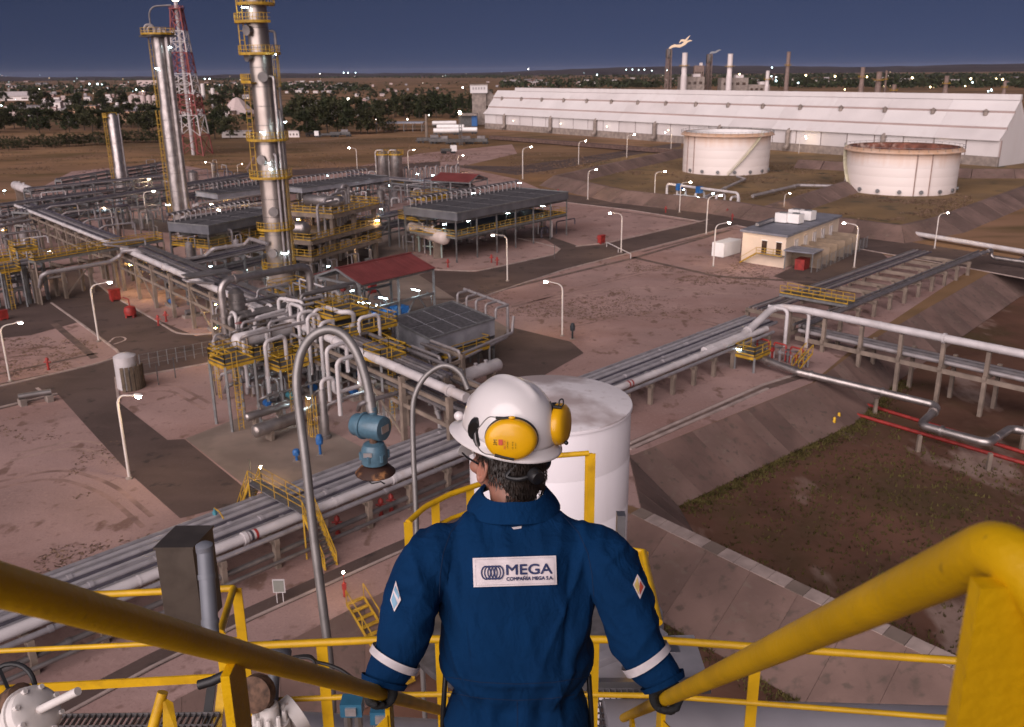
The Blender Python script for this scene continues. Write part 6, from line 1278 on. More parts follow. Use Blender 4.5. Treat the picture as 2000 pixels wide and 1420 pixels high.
for x, y, k, sc in ((600, 268, 0, 1.2), (618, 266, 3, 1.3), (640, 262, 2, 1.5), (660, 262, 3, 1.5), (678, 264, 2, 1.4), (705, 262, 1, 1.4), (718, 262, 3, 1.1), (735, 261, 1, 1.4), (750, 260, 4, 2), (765, 258, 4, 1.8), (596, 255, 3, 1.6), (560, 262, 0, 1.3), (530, 262, 0, 1.3), (420, 272, 0, 1.3), (450, 272, 1, 1.2), (435, 262, 3, 1.3)):
    plant(x, y, k, sc, 'bushy dark tree at the near edge of the field beside the parked trucks', 'trees beside the parked trucks')
for i in range(24):
    x = 790+i*7.5+rt.uniform(-5, 5); plant(x, 219+rt.uniform(-10, 3), rt.choice((0, 1, 2)), rt.uniform(.8, 1.2), 'scattered tree on the plain in front of the concrete silo tower', 'trees before the silo tower')
for i in range(50):
    x = rt.uniform(560, 960); plant(x, rt.uniform(180, 196), rt.choice((0, 1, 3)), rt.uniform(.5, .9), 'small distant tree in the belt across the dry plain', 'distant trees across the plain')
for i in range(60):
    x = rt.uniform(1120, 2010); plant(x, 172+rt.uniform(-8, 2), rt.choice((0, 1, 3)), rt.uniform(.8, 1.5), 'dark tree rising above the long shed ridge', 'trees above the shed ridge')
for i in range(34):
    x = rt.uniform(0, 470); plant(x, rt.uniform(196, 225), rt.choice((0, 1, 3)), rt.uniform(1.0, 1.7), 'dark tree between the far works buildings', 'trees among the far works')
for o in PROTO:
    for q in list(o.children_recursive)+[o]: bpy.data.objects.remove(q, do_unlink=True)
# far woodland: uncountable, joined bands of leaf clumps
def woodland(y0, y1, x0, x1, n, hgt, name='distant_woodland', sd=1):
    rr = random.Random(sd); m = MB()
    for i in range(n):
        x = rr.uniform(x0, x1); y = rr.uniform(y0, y1); c = G(x, y); h = hgt*rr.uniform(.6, 1.4)
        for j in range(7):
            p = c+V((rr.gauss(0, h*.6), rr.gauss(0, h*.6), h*rr.uniform(.1, 1))); s = h*rr.uniform(.25, .5); X = V((rr.gauss(0, 1), rr.gauss(0, 1), rr.gauss(0, .6))).normalized()*s; Y = X.cross(V((rr.gauss(0, 1), rr.gauss(0, 1), rr.gauss(0, 1)))).normalized()*s*.8
            m.add([p-X-Y, p+X-Y*.6, p+X*.7+Y, p-X*.8+Y], [(0, 1, 2, 3)])
    o = m.build(name, LEAF, None, smooth=False); o['kind'] = 'stuff'; o['label'] = 'dark mass of far trees on the plain'; o['category'] = 'woodland'; return o
woodland(150, 158, -20, 520, 1100, 8, sd=1); woodland(160, 185, -20, 480, 420, 7, sd=2); woodland(147, 153, 540, 1000, 900, 9, sd=3); woodland(155, 172, 980, 2040, 1300, 7, sd=4); woodland(147, 153, 1000, 2040, 900, 9, sd=7); woodland(164, 178, 540, 720, 250, 6, sd=8)
# ---------------------------------------------------------------- far houses and works
HW = [M('house_pale', (.50, .40, .38), .8, var=.1), M('house_pink', (.33, .22, .20), .8, var=.1), M('house_grey', (.30, .28, .29), .8, var=.1), M('house_white', (.66, .60, .58), .8, var=.05)]; HR = [M('roof_clay', (.20, .10, .08), .8), M('roof_dull', (.19, .17, .18), .8), M('roof_pale', (.45, .40, .40), .8)]
def house(x, y, wpx, hm, label, grp, wm=None, rm=None, flat=False, depth=.6, big=False):
    c = G(x, y); W = wpx/1750*c.length; D = W*depth; t = thing('house' if not big else 'works_building', label, 'house' if not big else 'building', c, grp); wm = wm or rt.choice(HW); rm = rm or rt.choice(HR)
    MB().box(Z(c, hm/2), (W, D, hm)).build('wall', wm, t, smooth=False)
    if flat: MB().box(Z(c, hm+.2), (W*1.04, D*1.06, .4)).build('roof', rm, t, smooth=False)
    else:
        m = MB(); a, b, h2 = W*.53, D*.55, hm+D*.22; m.add([c+V((-a, -b, hm)), c+V((a, -b, hm)), c+V((a, b, hm)), c+V((-a, b, hm)), c+V((-a, 0, h2)), c+V((a, 0, h2))], [(0, 1, 5, 4), (2, 3, 4, 5), (0, 4, 3), (1, 2, 5), (3, 2, 1, 0)]); m.build('roof', rm, t, smooth=False)
    for k in range(3): MB().box(c+V((-W*.3+W*.3*k, -D/2, hm*.5)), (W*.12, .2, hm*.3)).build('window', WIN, t, smooth=False)
    return t
for i in range(46): house(rt.uniform(560, 690), rt.uniform(160, 182), rt.uniform(4, 9), rt.uniform(3, 4.5), 'small pale house in the town spread across the plain', 'houses of the far town')
for i in range(26): house(rt.uniform(20, 470), rt.uniform(158, 190), rt.uniform(4, 10), rt.uniform(3, 5), 'small house on the edge of the far works', 'houses near the far works')
for i in range(44): house(rt.uniform(1060, 2000), rt.uniform(156, 168), rt.uniform(6, 14), rt.uniform(4, 7), 'pale house peeping over the shed ridge', 'houses beyond the shed')
for i in range(18): house(rt.uniform(1000, 1080), rt.uniform(158, 170), rt.uniform(6, 16), rt.uniform(3, 6), 'pale low building beyond the silo tower', 'low buildings beyond the silo tower')
for x, y, w_, hm, lab, wm, fl in ((30, 196, 80, 6, 'long low white hall with a blue end on the far plain', HW[3], False), (290, 166, 34, 16, 'tall square pale works block with lit windows', HW[0], True), (170, 226, 40, 8, 'warm lit low works hall behind the tree row', M('hall_lit_orange', (.50, .30, .20), .8), True), (265, 236, 75, 7, 'warm lit long hall beside the silos', M('hall_lit_orange', (.5, .3, .2), .8), True), (105, 214, 30, 7, 'white sheds cluster with small tanks', HW[3], False), (235, 196, 22, 8, 'brick coloured block near the silo row', HW[1], True),  # orange lamp light on the two halls is put into their wall colour
                           (690, 226, 80, 4, 'white walled yard building behind the tree belt', HW[3], True), (620, 212, 60, 5, 'white roofed depot near the bright floodlight', HW[3], False), (90, 212, 95, 3, 'long grey low roof behind the trees', HW[2], True), (160, 242, 40, 5, 'grey arched hall in the tree row', HW[2], False), (465, 268, 52, 3.0, 'row of white site cabins by the dry field', HW[3], True), (575, 268, 20, 3.0, 'single white site cabin by the dry field', HW[3], True)):
    house(x, y, w_, hm, lab, None, wm, HR[1] if 'grey' in lab or 'lit' in lab else HR[2], fl, .4, True)
# tent shaped hall
c = G(465, 222); W = 60/1750*c.length; h = ZT(c, 465, 190); t = thing('stockpile_dome', 'pale tent shaped storage hall left of the tall column', 'building', c); MB().lathe([(W*.55, 0), (W*.5, h*.15), (W*.12, h*.92), (.3, h)], c, 8).build('roof', HW[0], t, smooth=False); MB().box(Z(c+V((0, -W*.5, 0)), h*.12), (W*.2, 2, h*.24)).build('door', WIN, t, smooth=False)
# silos
for k in range(5):
    c = G(259+11.5*k, 214); h = ZT(c, 259, 188); t = thing('grain_silo', 'pale cylindrical silo in the row of five beside the warm lit hall', 'silo', c, 'row of five silos'); r = 4.6/1750*c.length; MB().lathe([(r, h*.18), (r, h), (r*.2, h*1.1)], c, 14).build('bin', HW[0], t); MB().lathe([(r*.95, 0), (r*.95, h*.2)], c, 8).build('skirt', BRN, t)
for x, y, yt, w_ in ((398, 190, 163, 7), (417, 192, 172, 7), (231, 218, 200, 6), (138, 206, 190, 4), (146, 206, 192, 4)):
    c = G(x, y); h = ZT(c, x, yt); solo(MB().lathe([(w_/3500*c.length, 0), (w_/3500*c.length, h*.95), (w_/7000*c.length, h)], c, 12), 'white_silo', HW[3], 'slender white silo among the far works', 'silo', 'slender white silos')
# concrete silo tower with the lettering board
c = G(937, 243); h = ZT(c, 937, 166); W = 32/1750*c.length; t = thing('silo_tower', 'square concrete tower with a white top storey beside the long shed', 'tower', c)
MB().box(Z(c, h*.42), (W*.82, W*.7, h*.84)).build('shaft', CONC, t, smooth=False); MB().box(Z(c, h*.9), (W, W*.85, h*.2)).build('top_storey', SHED, t, smooth=False); MB().box(Z(c, h*1.01), (W*1.04, W*.9, h*.03)).build('roof', CONC, t, smooth=False)
for k in range(5): MB().box(c+V((-W*.32+W*.16*k, -W*.43, h*.92)), (W*.08, .2, h*.06)).build('sign_block', HW[2], t, smooth=False)
MB().hexa([c+V((W*.4, -2, h*.5)), c+V((W*1.3, -2, h*.15)), c+V((W*1.3, 2, h*.15)), c+V((W*.4, 2, h*.5)), c+V((W*.4, -2, h*.95)), c+V((W*1.3, -2, h*.55)), c+V((W*1.3, 2, h*.55)), c+V((W*.4, 2, h*.95))]).build('conveyor', CONC, t, smooth=False)
c = G(915, 246); W = 34/1750*c.length; t = thing('low_annex', 'low flat roofed annex with a blue door at the silo tower', 'building', c); MB().box(Z(c, 7), (W, 12, 1.2)).build('roof', CONC, t, smooth=False); MB().box(Z(c+V((W*.35, 0, 0)), 3.2), (W*.3, 8, 6.4)).build('wall', BLUE, t, smooth=False); MB().box(Z(c, 3.2), (W*.9, 6, 6.4)).build('dark_wall', STEELD, t, smooth=False)
# shelter roof, trailers, trucks, pump jacks in the field
c = G(783, 256); t = thing('open_carport', 'long open shelter with a flat blue grey roof in the field yard', 'shelter', c); W = 88/1750*c.length; MB().box(Z(c, 4.8), (W, 14, .5)).build('roof', M('carport_roof', (.30, .31, .36), .6), t, smooth=False)
for k in range(6):
    for s in (-6, 6): MB().beam(c+V((-W*.48+W*.19*k, s, 0)), c+V((-W*.48+W*.19*k, s, 4.6)), .3).build('post', STEELG, t, smooth=False)
def vehicle(x, y, L, label, kind, rz):
    c = G(x, y); t = thing('parked_truck' if kind else 'tank_trailer', label, 'truck' if kind else 'trailer', c); d = V((cos(rz), sin(rz), 0)); v = V((-d.y, d.x, 0))
    MB().box(Z(c, 1.0), (L, 1.2, .35), d).build('chassis', STEELD, t, smooth=False)
    if kind == 0: MB().lathe([(.3, 0), (1.25, .2), (1.25, L-.2), (.3, L)], Z(c-d*L/2, 2.4), 14, d).build('tank', WHITE, t)
    elif kind == 1:
        MB().box(Z(c+d*L*.4, 2.1), (2.2, 2.4, 2.4), d).build('cab', WHITE, t, smooth=False); MB().box(Z(c+d*(L*.4+1.12), 2.5), (.06, 2.0, .8), d).build('windscreen', WIN, t, smooth=False); MB().box(Z(c-d*L*.12, 1.6), (L*.7, 2.4, .8), d).build('bed', STEELD, t, smooth=False)
    else:
        MB().box(Z(c, 1.8), (L*.9, 2.4, 1.4), d).build('machinery', STEELD, t, smooth=False); MB().box(Z(c+d*L*.2, 3.0), (L*.3, 1.6, 1.4), d).build('engine', PIPEG, t, smooth=False)
    for f in (-.38, -.22, .3, .42):
        for s in (-1, 1): MB().lathe([(.5, -.15), (.5, .15)], Z(c+d*L*f+v*s*1.05, .5), 10, v).build('wheel', BLACK, t)
for a in ((868, 248, 15, 'white tank trailer parked under the mast in the field yard', 0, .1), (880, 256, 16, 'white tank trailer parked behind the dark rig', 0, -.15), (872, 264, 14, 'white tank trailer parked lowest in the field yard', 0, .05), (908, 262, 14, 'white tank trailer nearest the shed corner', 0, -.1), (838, 279, 13, 'dark flatbed rig truck beside the pale mast', 2, .1), (860, 281, 11, 'dark machinery trailer beside the pale mast', 2, -.2), (900, 282, 13, 'dark drilling rig trailer under the dark mast', 2, .2), (930, 281, 12, 'dark machinery trailer apart on the pale gravel', 2, -.1), (640, 268, 14, 'flatbed truck with a white cab by the bushes', 1, pi+.1), (665, 267, 12, 'empty dark trailer by the bushes', 2, 0), (612, 266, 9, 'dark machine with a rusty tower by the bushes', 2, .2), (875, 300, 6, 'small dark pickup on the gravel', 1, .3)): vehicle(*a)
c = G(900, 284); h = ZT(c, 900, 222); t = thing('drilling_mast', 'thin dark lattice mast with a lamp on top in the field yard', 'mast', c); m = MB()
for sx, sy in ((-1, -1), (1, -1), (1, 1), (-1, 1)): m.beam(c+V((sx*.7, sy*.7, 0)), c+V((sx*.5, sy*.5, h)), .25)
for k in range(10): m.beam(c+V((-.7, -.7, h*k/10)), c+V((.6, -.6, h*(k+1)/10)), .18); m.beam(c+V((.7, .7, h*k/10)), c+V((-.6, .6, h*(k+1)/10)), .18)
m.build('lattice', STEELD, t, smooth=False); MB().ball(Z(c, h+.5), .6, 8, 5).build('lamp', L_WARM, t)
# ---------------------------------------------------------------- far lights: slender posts with a small bulb
LF = {0: lamp_mat('far_warm', (1, .78, .42), 10, False), 1: lamp_mat('far_cool', (.7, .95, 1), 9, False), 2: lamp_mat('far_white', (1, .93, .8), 14, False), 3: lamp_mat('far_warm_faint', (1, .7, .4), 2.0, False), 4: lamp_mat('far_cool_faint', (.7, .95, 1), 1.6, False), 5: lamp_mat('far_white_faint', (1, .88, .75), 1.6, False)}
def farlight(x, y, dpx, k, px=1.6, lab=None):
    p = G(x, y+dpx); top = ZT(p, x, y); t = thing('far_lamp', lab or ('amber', 'cold white', 'white', 'faint amber', 'faint cold', 'faint white')[k]+' point of light on a thin post in the far plain', 'street lamp', p, ('amber', 'cold', 'white', 'faint amber', 'faint cold', 'faint white')[k]+' lights of the far plain'); MB().tube([p, Z(p, top)], .12, 5).build('post', STEELD, t); MB().ball(Z(p, top), px/1750*p.length, 8, 5).build('bulb', LF[k], t)
for x, y, k, r in ((176, 164, 1, 2.2), (192, 164, 1, 2.6), (200, 165, 1, 1.5), (267, 175, 1, 2), (303, 182, 1, 2), (302, 175, 1, 1.5), (280, 178, 0, 1.6), (401, 154, 1, 2), (410, 154, 1, 2), (372, 193, 1, 1.8), (427, 199, 1, 2), (433, 205, 1, 2), (484, 186, 1, 2), (437, 185, 0, 2), (681, 194, 2, 4.5), (672, 142, 1, 1.6), (680, 142, 1, 1.6), (695, 142, 1, 1.4), (626, 144, 2, 1.2), (62, 175, 2, 2), (70, 175, 2, 2), (78, 175, 2, 2), (4, 206, 1, 2), (735, 233, 2, 2), (796, 233, 2, 2.2), (838, 225, 2, 1.8), (904, 171, 2, 2.5), (948, 172, 2, 2.4), (951, 190, 2, 2), (1032, 135, 2, 1.6), (1166, 146, 1, 1.8), (1223, 136, 1, 1.6), (1235, 136, 1, 1.6), (1247, 137, 1, 1.6), (1258, 136, 1, 1.6), (1302, 137, 1, 2.6), (1273, 138, 1, 1.4), (1444, 145, 0, 2.6), (1447, 165, 1, 3), (1439, 162, 1, 2), (1507, 132, 1, 2), (1506, 149, 1, 2), (1515, 151, 1, 2.2), (1515, 158, 1, 3), (1558, 162, 1, 2.6), (1573, 147, 0, 3), (1630, 149, 0, 3.2), (1692, 150, 0, 3), (1649, 175, 0, 2), (1726, 168, 0, 2.2), (1781, 152, 0, 3.2), (1895, 154, 0, 3.2), (1898, 161, 1, 2.2), (1944, 154, 0, 2.4), (1957, 155, 0, 3.2), (1971, 162, 1, 2.2), (1843, 162, 1, 2.4), (1841, 178, 1, 2.4), (1884, 168, 0, 2), (1816, 170, 0, 2.6), (1935, 176, 1, 3), (1928, 178, 1, 2.2), (1946, 185, 1, 2)):
    farlight(x, y, rt.uniform(6, 12), k, r*.5)
for i in range(34): farlight(rt.choice((rt.uniform(0, 480), rt.uniform(560, 1000), rt.uniform(1000, 2000))), rt.uniform(140, 150) if i % 2 else rt.uniform(144, 172), rt.uniform(4, 8), rt.choice((3, 4, 5, 5)), rt.uniform(.3, .55))

for i in range(90): house(rt.uniform(0, 490), rt.uniform(162, 232), rt.uniform(4, 13), rt.uniform(3, 6), 'small building in the scattered works behind the slim column', 'small buildings of the far works', flat=rt.random() < .5)
for i in range(40): house(rt.uniform(690, 1000), rt.uniform(156, 212), rt.uniform(3, 9), rt.uniform(3, 4.5), 'small farm building on the plain before the hills', 'farm buildings on the plain', flat=rt.random() < .5)
woodland(166, 246, -20, 500, 420, 3.2, sd=11); woodland(160, 232, 560, 960, 420, 3.0, sd=12)
for i in range(40): farlight(rt.uniform(0, 500), rt.uniform(150, 215), rt.uniform(3, 7), rt.choice((3, 4, 5)), rt.uniform(.35, .7))
# ================================================================ WHITE TANK BEFORE THE VIEWER
def AD(x, y, zd): return V((0, 0, CAMH))+ray(x, y)*zd
Yt = 44.0; tp = AY(1073, 776, Yt); ctk = V((tp.x, Yt, FLOOR)); Rt = 159/1750*(Yt*cos(PIT)+(CAMH-tp.z)*sin(PIT)); ht = tp.z-.25
TKW = M('tank_white', (0.74, 0.70, 0.73), 0.42, var=.03, sc=.25); over(TKW, (.60, .55, .55), .5, .55, .75, amount=.5, stretch=(1, 1, .12))
TKR = M('tank_roof_white', (0.70, 0.66, 0.68), 0.6, var=.05, sc=.4); over(TKR, (.30, .23, .22), .24, .49, .60, amount=.8, seed=13.7, det=8); over(TKR, (.42, .34, .33), 2.2, .58, .72, amount=.5, seed=3)
t = thing('white_tank', 'tall white cylindrical tank with a stained shallow roof behind the man', 'storage tank', ctk)
for k in range(7):
    z0, z1 = lerp(FLOOR, ht, k/7), lerp(FLOOR, ht, (k+1)/7)
    MB().rings([(Z(ctk, z0), V((Rt, 0, 0)), V((0, Rt, 0))), (Z(ctk, z1-.02), V((Rt, 0, 0)), V((0, Rt, 0))), (Z(ctk, z1), V((Rt-.012, 0, 0)), V((0, Rt-.012, 0)))], 96, False).build('shell_course', TKW, t)
MB().lathe([(Rt+.05, ht-.12), (Rt+.05, ht+.02), (Rt*.6, ht+.32), (.05, ht+.62)], ctk-V((0, 0, FLOOR)), 96).build('roof', TKR, t)
MB().lathe([(Rt-.1, ht-.16), (Rt+.07, ht-.16), (Rt+.07, ht-.06), (Rt-.1, ht-.06)], ctk-V((0, 0, FLOOR)), 96).build('rim_angle', TKW, t)
# ================================================================ STAIR AND LANDING OF THE VIEWER'S STRUCTURE
YR = M('rail_yellow', (0.66, 0.385, 0.003), 0.5, var=.10, sc=9, bump=.10, bsc=120, spec=.3); over(YR, (.50, .27, .006), 5, .52, .72, amount=.55); over(YR, (.20, .11, .02), 70, .68, .74, amount=.5, seed=7)
GRATE = M('grating_steel', (.20, .19, .20), .55, .5, var=.25, sc=12)
dS = ray(1100, 1456).normalized()
HLp, HRp = AD(742, 1354, 2.25), AD(1302, 1364, 2.25)
RR = 0.0178
def on(p, f): return p+dS*f
# left stair rail
t = thing('stair_handrail', 'thick yellow stair handrail the man holds with his left hand', 'handrail', on(HLp, 0)); eL = on(HLp, 1.75)
MB().tube([on(HLp, -2.3), on(HLp, -1), HLp, on(HLp, 1.0), eL], RR, 24).build('rail', YR, t)
def flatpost(top, L, name='post', t=t, w_=.06, th=.012, ax=(1, 0, 0)): return MB().box(top-V((0, 0, L/2)), (w_, th, L), ax).build(name, YR, t, smooth=False)
for f in (-1.1, .12, 1.2): flatpost(on(HLp, f)-V((0, 0, RR)), .92, t=t, ax=(0, 1, 0), w_=.065, th=.012); MB().hexa([on(HLp, f)+V(q) for q in ((-.005, -.03, -.2), (.005, -.03, -.2), (.005, .02, -.2), (-.005, .02, -.2), (-.005, -.09, -.26), (.005, -.09, -.26), (.005, .02, -.06), (-.005, .02, -.06))]).build('gusset', YR, t, smooth=False) if 0 else None
MB().beam(on(HLp, -1.1)-V((0, 0, .45)), on(HLp, 1.6)-V((0, 0, .45)), .008, .05).build('mid_rail', YR, t, smooth=False)
# right stair rail with the bend at its upper end
t = thing('stair_handrail', 'thick yellow stair handrail with a rounded bend, held with his right hand', 'handrail', HRp)
fe = -(2.25-.505)/ (dS.y*cos(PIT)-dS.z*sin(PIT)); el = on(HRp, fe)
MB().tube(fillet([on(HRp, 1.75), on(HRp, .8), HRp, on(HRp, fe*.5), el, el+V((.045, -.03, -.10)), el+V((.10, -.06, -.45))], .030, 8), RR, 24).build('rail', YR, t)
for f in (.12, 1.2): flatpost(on(HRp, f)-V((0, 0, RR)), .92, t=t, ax=(0, 1, 0), w_=.065)
b = el+V((.012, .0, -.03)); MB().box(b-V((0, 0, .45)), (.07, .012, .9)).build('post', YR, t, smooth=False)
MB().beam(on(HRp, fe*.6)-V((0, 0, .45)), on(HRp, 1.6)-V((0, 0, .45)), .008, .05).build('mid_rail', YR, t, smooth=False)
# bright gusset plates where the posts meet
for p, s, lab in ((on(HLp, .12), -1, 'yellow folded bracket plate under the left handrail of the stair'), (on(HRp, .12), 1, 'yellow folded bracket plate under the right handrail of the stair')):
    q = p-V((0, 0, .035)); m = MB(); o = V((s*.006, -.04, 0)); m.hexa([q+V((0, -.038, -.15))+o*0, q+V((s*.045, -.05, -.15)), q+V((s*.045, -.042, -.15)), q+V((0, -.03, -.15)), q+V((0, -.038, 0)), q+V((s*.045, -.05, -.045)), q+V((s*.045, -.042, -.045)), q+V((0, -.03, 0))])
    solo(m, 'bracket_plate', YEL, lab, 'bracket', smooth=False)
# stair flight
nos0 = (HLp+HRp)/2-V((0, 0, .95)); slope = dS.z/dS.y
t = thing('stair_flight', 'steep steel stair flight the man is walking down', 'stair', nos0); xl, xr = HLp.x-.02, HRp.x+.02
ZTOP, ZLAND = 30.40, 28.5
def grating(m, x0, x1, y0, y1, z, pb=.032, pc=.10, hb=.03):
    n = int((x1-x0)/pb)
    for k in range(n+1): x = x0+(x1-x0)*k/n; m.box((x, (y0+y1)/2, z-hb/2), (.005, y1-y0, hb))
    n = int((y1-y0)/pc)
    for k in range(n+1): y = y0+(y1-y0)*k/max(n, 1); m.box(((x0+x1)/2, y, z-.006), (x1-x0, .007, .010))
    for y in (y0, y1): m.box(((x0+x1)/2, y, z-hb/2), (x1-x0, .006, hb))
    return m
k = 0
while True:
    z = ZTOP-.2*(k+1); y = nos0.y+(z-nos0.z)/slope
    if z < ZLAND+.1: break
    grating(MB(), xl+.03, xr-.03, y-.22, y+.02, z, pb=.035).build('tread', GRATE, t, smooth=False); k += 1
for x in (xl, xr):
    y0 = nos0.y+(ZTOP-nos0.z)/slope; y1 = nos0.y+(ZLAND-nos0.z)/slope; MB().beam((x, y0, ZTOP-.05), (x, y1, ZLAND), .012, .22).build('stringer', YR, t, smooth=False)
yt = nos0.y+(ZTOP-nos0.z)/slope
t = thing('top_platform', 'grating platform at the head of the stair', 'platform', (0, 0, ZTOP)); grating(MB(), -1.2, 1.3, -1.2, yt, ZTOP, .04, .1).build('grating', GRATE, t, smooth=False); MB().box((0.05, yt, ZTOP-.1), (2.5, .01, .2)).build('edge_beam', YR, t, smooth=False)
for x in (-1.2, 1.3):
    for y in (-1.2, yt-.1): MB().beam((x, y, ZTOP-.1), (x, y, 27.2), .12).build('post', GALV, t, smooth=False)
# landing guard rails traced at rail height 29.3
ZR, ZM = 29.3, 28.97
def rail_run(px, label, posts=(), mid=True, r=.0195, smooth=0.0, low=28.45, top=ZR, midz=ZM, name='guardrail'):
    P = [G(x, y, top) for x, y in px]; t = thing(name, label, 'guardrail', (P[0].x, P[0].y, ZLAND))
    MB().tube(P, r, 12, bend=smooth).build('top_rail', YEL, t)
    if mid: MB().tube([Z(p, midz) for p in P], r*.75, 10, bend=smooth).build('mid_rail', YEL, t)
    for x, y in posts:
        p = G(x, y, top); MB().box(Z(p, (top+low)/2), (.055, .010, top-low)).build('post', YEL, t, smooth=False)
    return t
rail_run([(470, 1262), (735, 1250), (1000, 1246), (1300, 1251), (1905, 1293), (2300, 1322)], 'long yellow guard rail across the landing below the man', [(628, 1255), (1478, 1263), (860, 1248), (1160, 1248), (2000, 1300)])
rail_run([(-150, 1176), (215, 1160), (456, 1149)], 'yellow guard rail behind the steel cabinet', [(462, 1149), (-60, 1172)])
rail_run([(456, 1149), (430, 1236)], 'short yellow return rail beside the steel cabinet', [(430, 1236)], mid=False)
rail_run([(1212, 1072), (1257, 1078), (1287, 1216)], 'yellow guard rail returning past the man\'s shoulder', [(1240, 1076), (1257, 1078)])
rail_run([(797, 1020), (830, 990), (880, 965), (942, 944), (985, 932)], 'curved yellow guard rail of the round lower platform', [(797, 1020), (850, 979), (918, 951)], midz=29.12, smooth=.3)
rail_run([(1040, 892), (1085, 890), (1150, 885)], 'square cornered yellow guard rail in front of the white tank', [(1150, 885), (1156, 886)], mid=False, low=28.6)
# round lower platform under the curved rail
t = thing('round_platform', 'round grating platform beyond the landing', 'platform', G(1000, 1000, ZLAND)); c = V((.12, 5.35, 28.45)); MB().lathe([(.05, -.05), (.9, -.05), (.9, 0), (.05, 0)], c, 32).build('deck', GRATE, t); MB().lathe([(.16, -31.4), (.16, -.05)], c, 16).build('column', GALV, t)
# toe plate and grating of the side landing
kp0, kp1 = G(40, 1354, 28.62), G(436, 1318, 28.62); t = thing('side_landing', 'side landing of open steel grating with a yellow toe plate', 'platform', Z(kp0, ZLAND))
MB().beam(kp0-V((1, 0, .05))*1.0+V((0, 0, .03)), kp1-V((0, 0, .02)), .012, .055).build('toe_plate', YEL, t, smooth=False)
grating(MB(), kp0.x-1.0, kp1.x+.02, 3.6, kp0.y-.03, ZLAND, .034, .10).build('grating', GRATE, t, smooth=False)
for x in (kp0.x-.9, kp1.x): MB().beam((x, 4.0, ZLAND-.05), (x, 4.0, FLOOR), .18).build('column', GALV, t, smooth=False)
for x in (415, 436):
    p = G(x, 1320 if x > 420 else 1324, 28.6); MB().beam(p, p+V((.06 if x > 420 else .05, -.75, -.55)), .05, .012).build('side_post', YEL if x > 420 else BLACK, t, smooth=False)
grating(MB(), -.55, .95, 3.15, 3.78, ZLAND, .034, .10).build('grating', GRATE, t, smooth=False)
t = thing('mid_landing', 'grating walkway with sheet metal plates beside the man\'s hip', 'platform', (.6, 4.4, ZLAND)); q0 = G(1160, 1345, ZLAND); q1 = G(1290, 1345, ZLAND)
grating(MB(), q0.x-.3, q1.x+.05, 3.85, q0.y, ZLAND, .034, .05).build('grating', GRATE, t, smooth=False)
LIL = M('sheet_metal', (.42, .40, .43), .45, .4, var=.15, sc=4)
MB().box((q0.x+.25, q0.y+.28, ZLAND-.02), (.9, .5, .03)).build('plate', LIL, t, smooth=False); MB().beam((q0.x-.1, q0.y+.15, ZLAND+.02), (q0.x+.5, q0.y+.5, ZLAND+.02), .07, .06).build('rib', LIL, t, smooth=False); MB().box((q0.x+.25, q0.y+.02, ZLAND), (.9, .04, .09)).build('edge_angle', GALV, t, smooth=False)
MB().beam((q1.x+.1, 4.9, ZLAND), (q1.x+.1, 4.9, FLOOR), .16).build('column', GALV, t, smooth=False)
g0 = AD(1213, 1003, 6.4); m = MB(); m.box(g0-V((0, 0, .28)), (.06, .08, .56)); solo(m, 'steel_upright', GALV, 'grey steel upright beside the shoulder of the white tank', 'post', smooth=False); MB_ = None
# wedge brackets right beneath the right rail
for x, y, zd, lab in ((345, 1375, 3.0, 'slanted yellow handrail end with a folded plate above the grating'),):
    t = thing('rail_end', lab, 'handrail', AD(x-20, y, zd)); MB().tube([AD(318, 1352, zd), AD(285, 1470, zd)], .018, 12).build('tube', YEL, t); a = [AD(322, 1358, zd), AD(352, 1432, zd), AD(300, 1440, zd+.05), AD(318, 1356, zd)]
    m = MB(); m.hexa([AD(318, 1360, zd), AD(338, 1372, zd), AD(338, 1372, zd+.02), AD(318, 1360, zd+.02), AD(318, 1440, zd-.08), AD(352, 1450, zd-.08), AD(352, 1450, zd-.06), AD(318, 1440, zd-.06)]); m.build('plate', YEL, t, smooth=False)
# big grey pipe under the landing
solo(MB().tube([AD(1180, 1478, 5.1), AD(1500, 1482, 5.1), AD(2200, 1500, 5.1)], .31, 32), 'duct_pipe', M('duct_grey', (.36, .34, .37), .5, .1, var=.1, sc=2), 'wide grey duct running below the landing', 'pipe')
solo(MB().tube([AD(560, 1470, 5.0), AD(900, 1490, 5.0), AD(1130, 1480, 5.0)], .22, 24), 'duct_pipe', LIL, 'pale grey duct below the blue actuators', 'pipe')
# ---------------------------------------------------------------- steel cabinet and conduit
BX = M('cabinet_steel', (.17, .145, .125), .38, .75, var=.15, sc=8); zd = 4.15; t = thing('steel_cabinet', 'tall brushed steel cabinet fixed to the yellow guard rail', 'cabinet', AD(340, 1225, zd))
fl, fr_, bl = AD(303, 1073, zd), AD(376, 1071, zd), AD(320, 1022, zd); yv = V((bl.x-fl.x, .22, 0)); H_ = fl.z-AD(320, 1228, zd-.0).z
xw = V((fr_.x-fl.x, 0, 0)); p = V((fl.x, fl.y, fl.z)); H_ = .44
MB().hexa([p-V((0, 0, H_)), p+xw-V((0, 0, H_)), p+xw+V((.03, .2, -H_)), p+V((.03, .2, -H_)), p, p+xw, p+xw+V((.03, .2, 0)), p+V((.03, .2, 0))]).build('body', BX, t, smooth=False)
MB().hexa([p+V((-.006, -.006, 0)), p+xw+V((.006, -.006, 0)), p+xw+V((.036, .206, 0)), p+V((.024, .206, 0)), p+V((-.006, -.006, .012)), p+xw+V((.006, -.006, .012)), p+xw+V((.036, .206, .012)), p+V((.024, .206, .012))]).build('lid', BX, t, smooth=False)
MB().box(p+V((.1, .25, -.3)), (.1, .12, .1)).build('mount', GALV, t, smooth=False)
CG = M('conduit_grey', (.16, .17, .20), .5, .1, var=.1, sc=5)
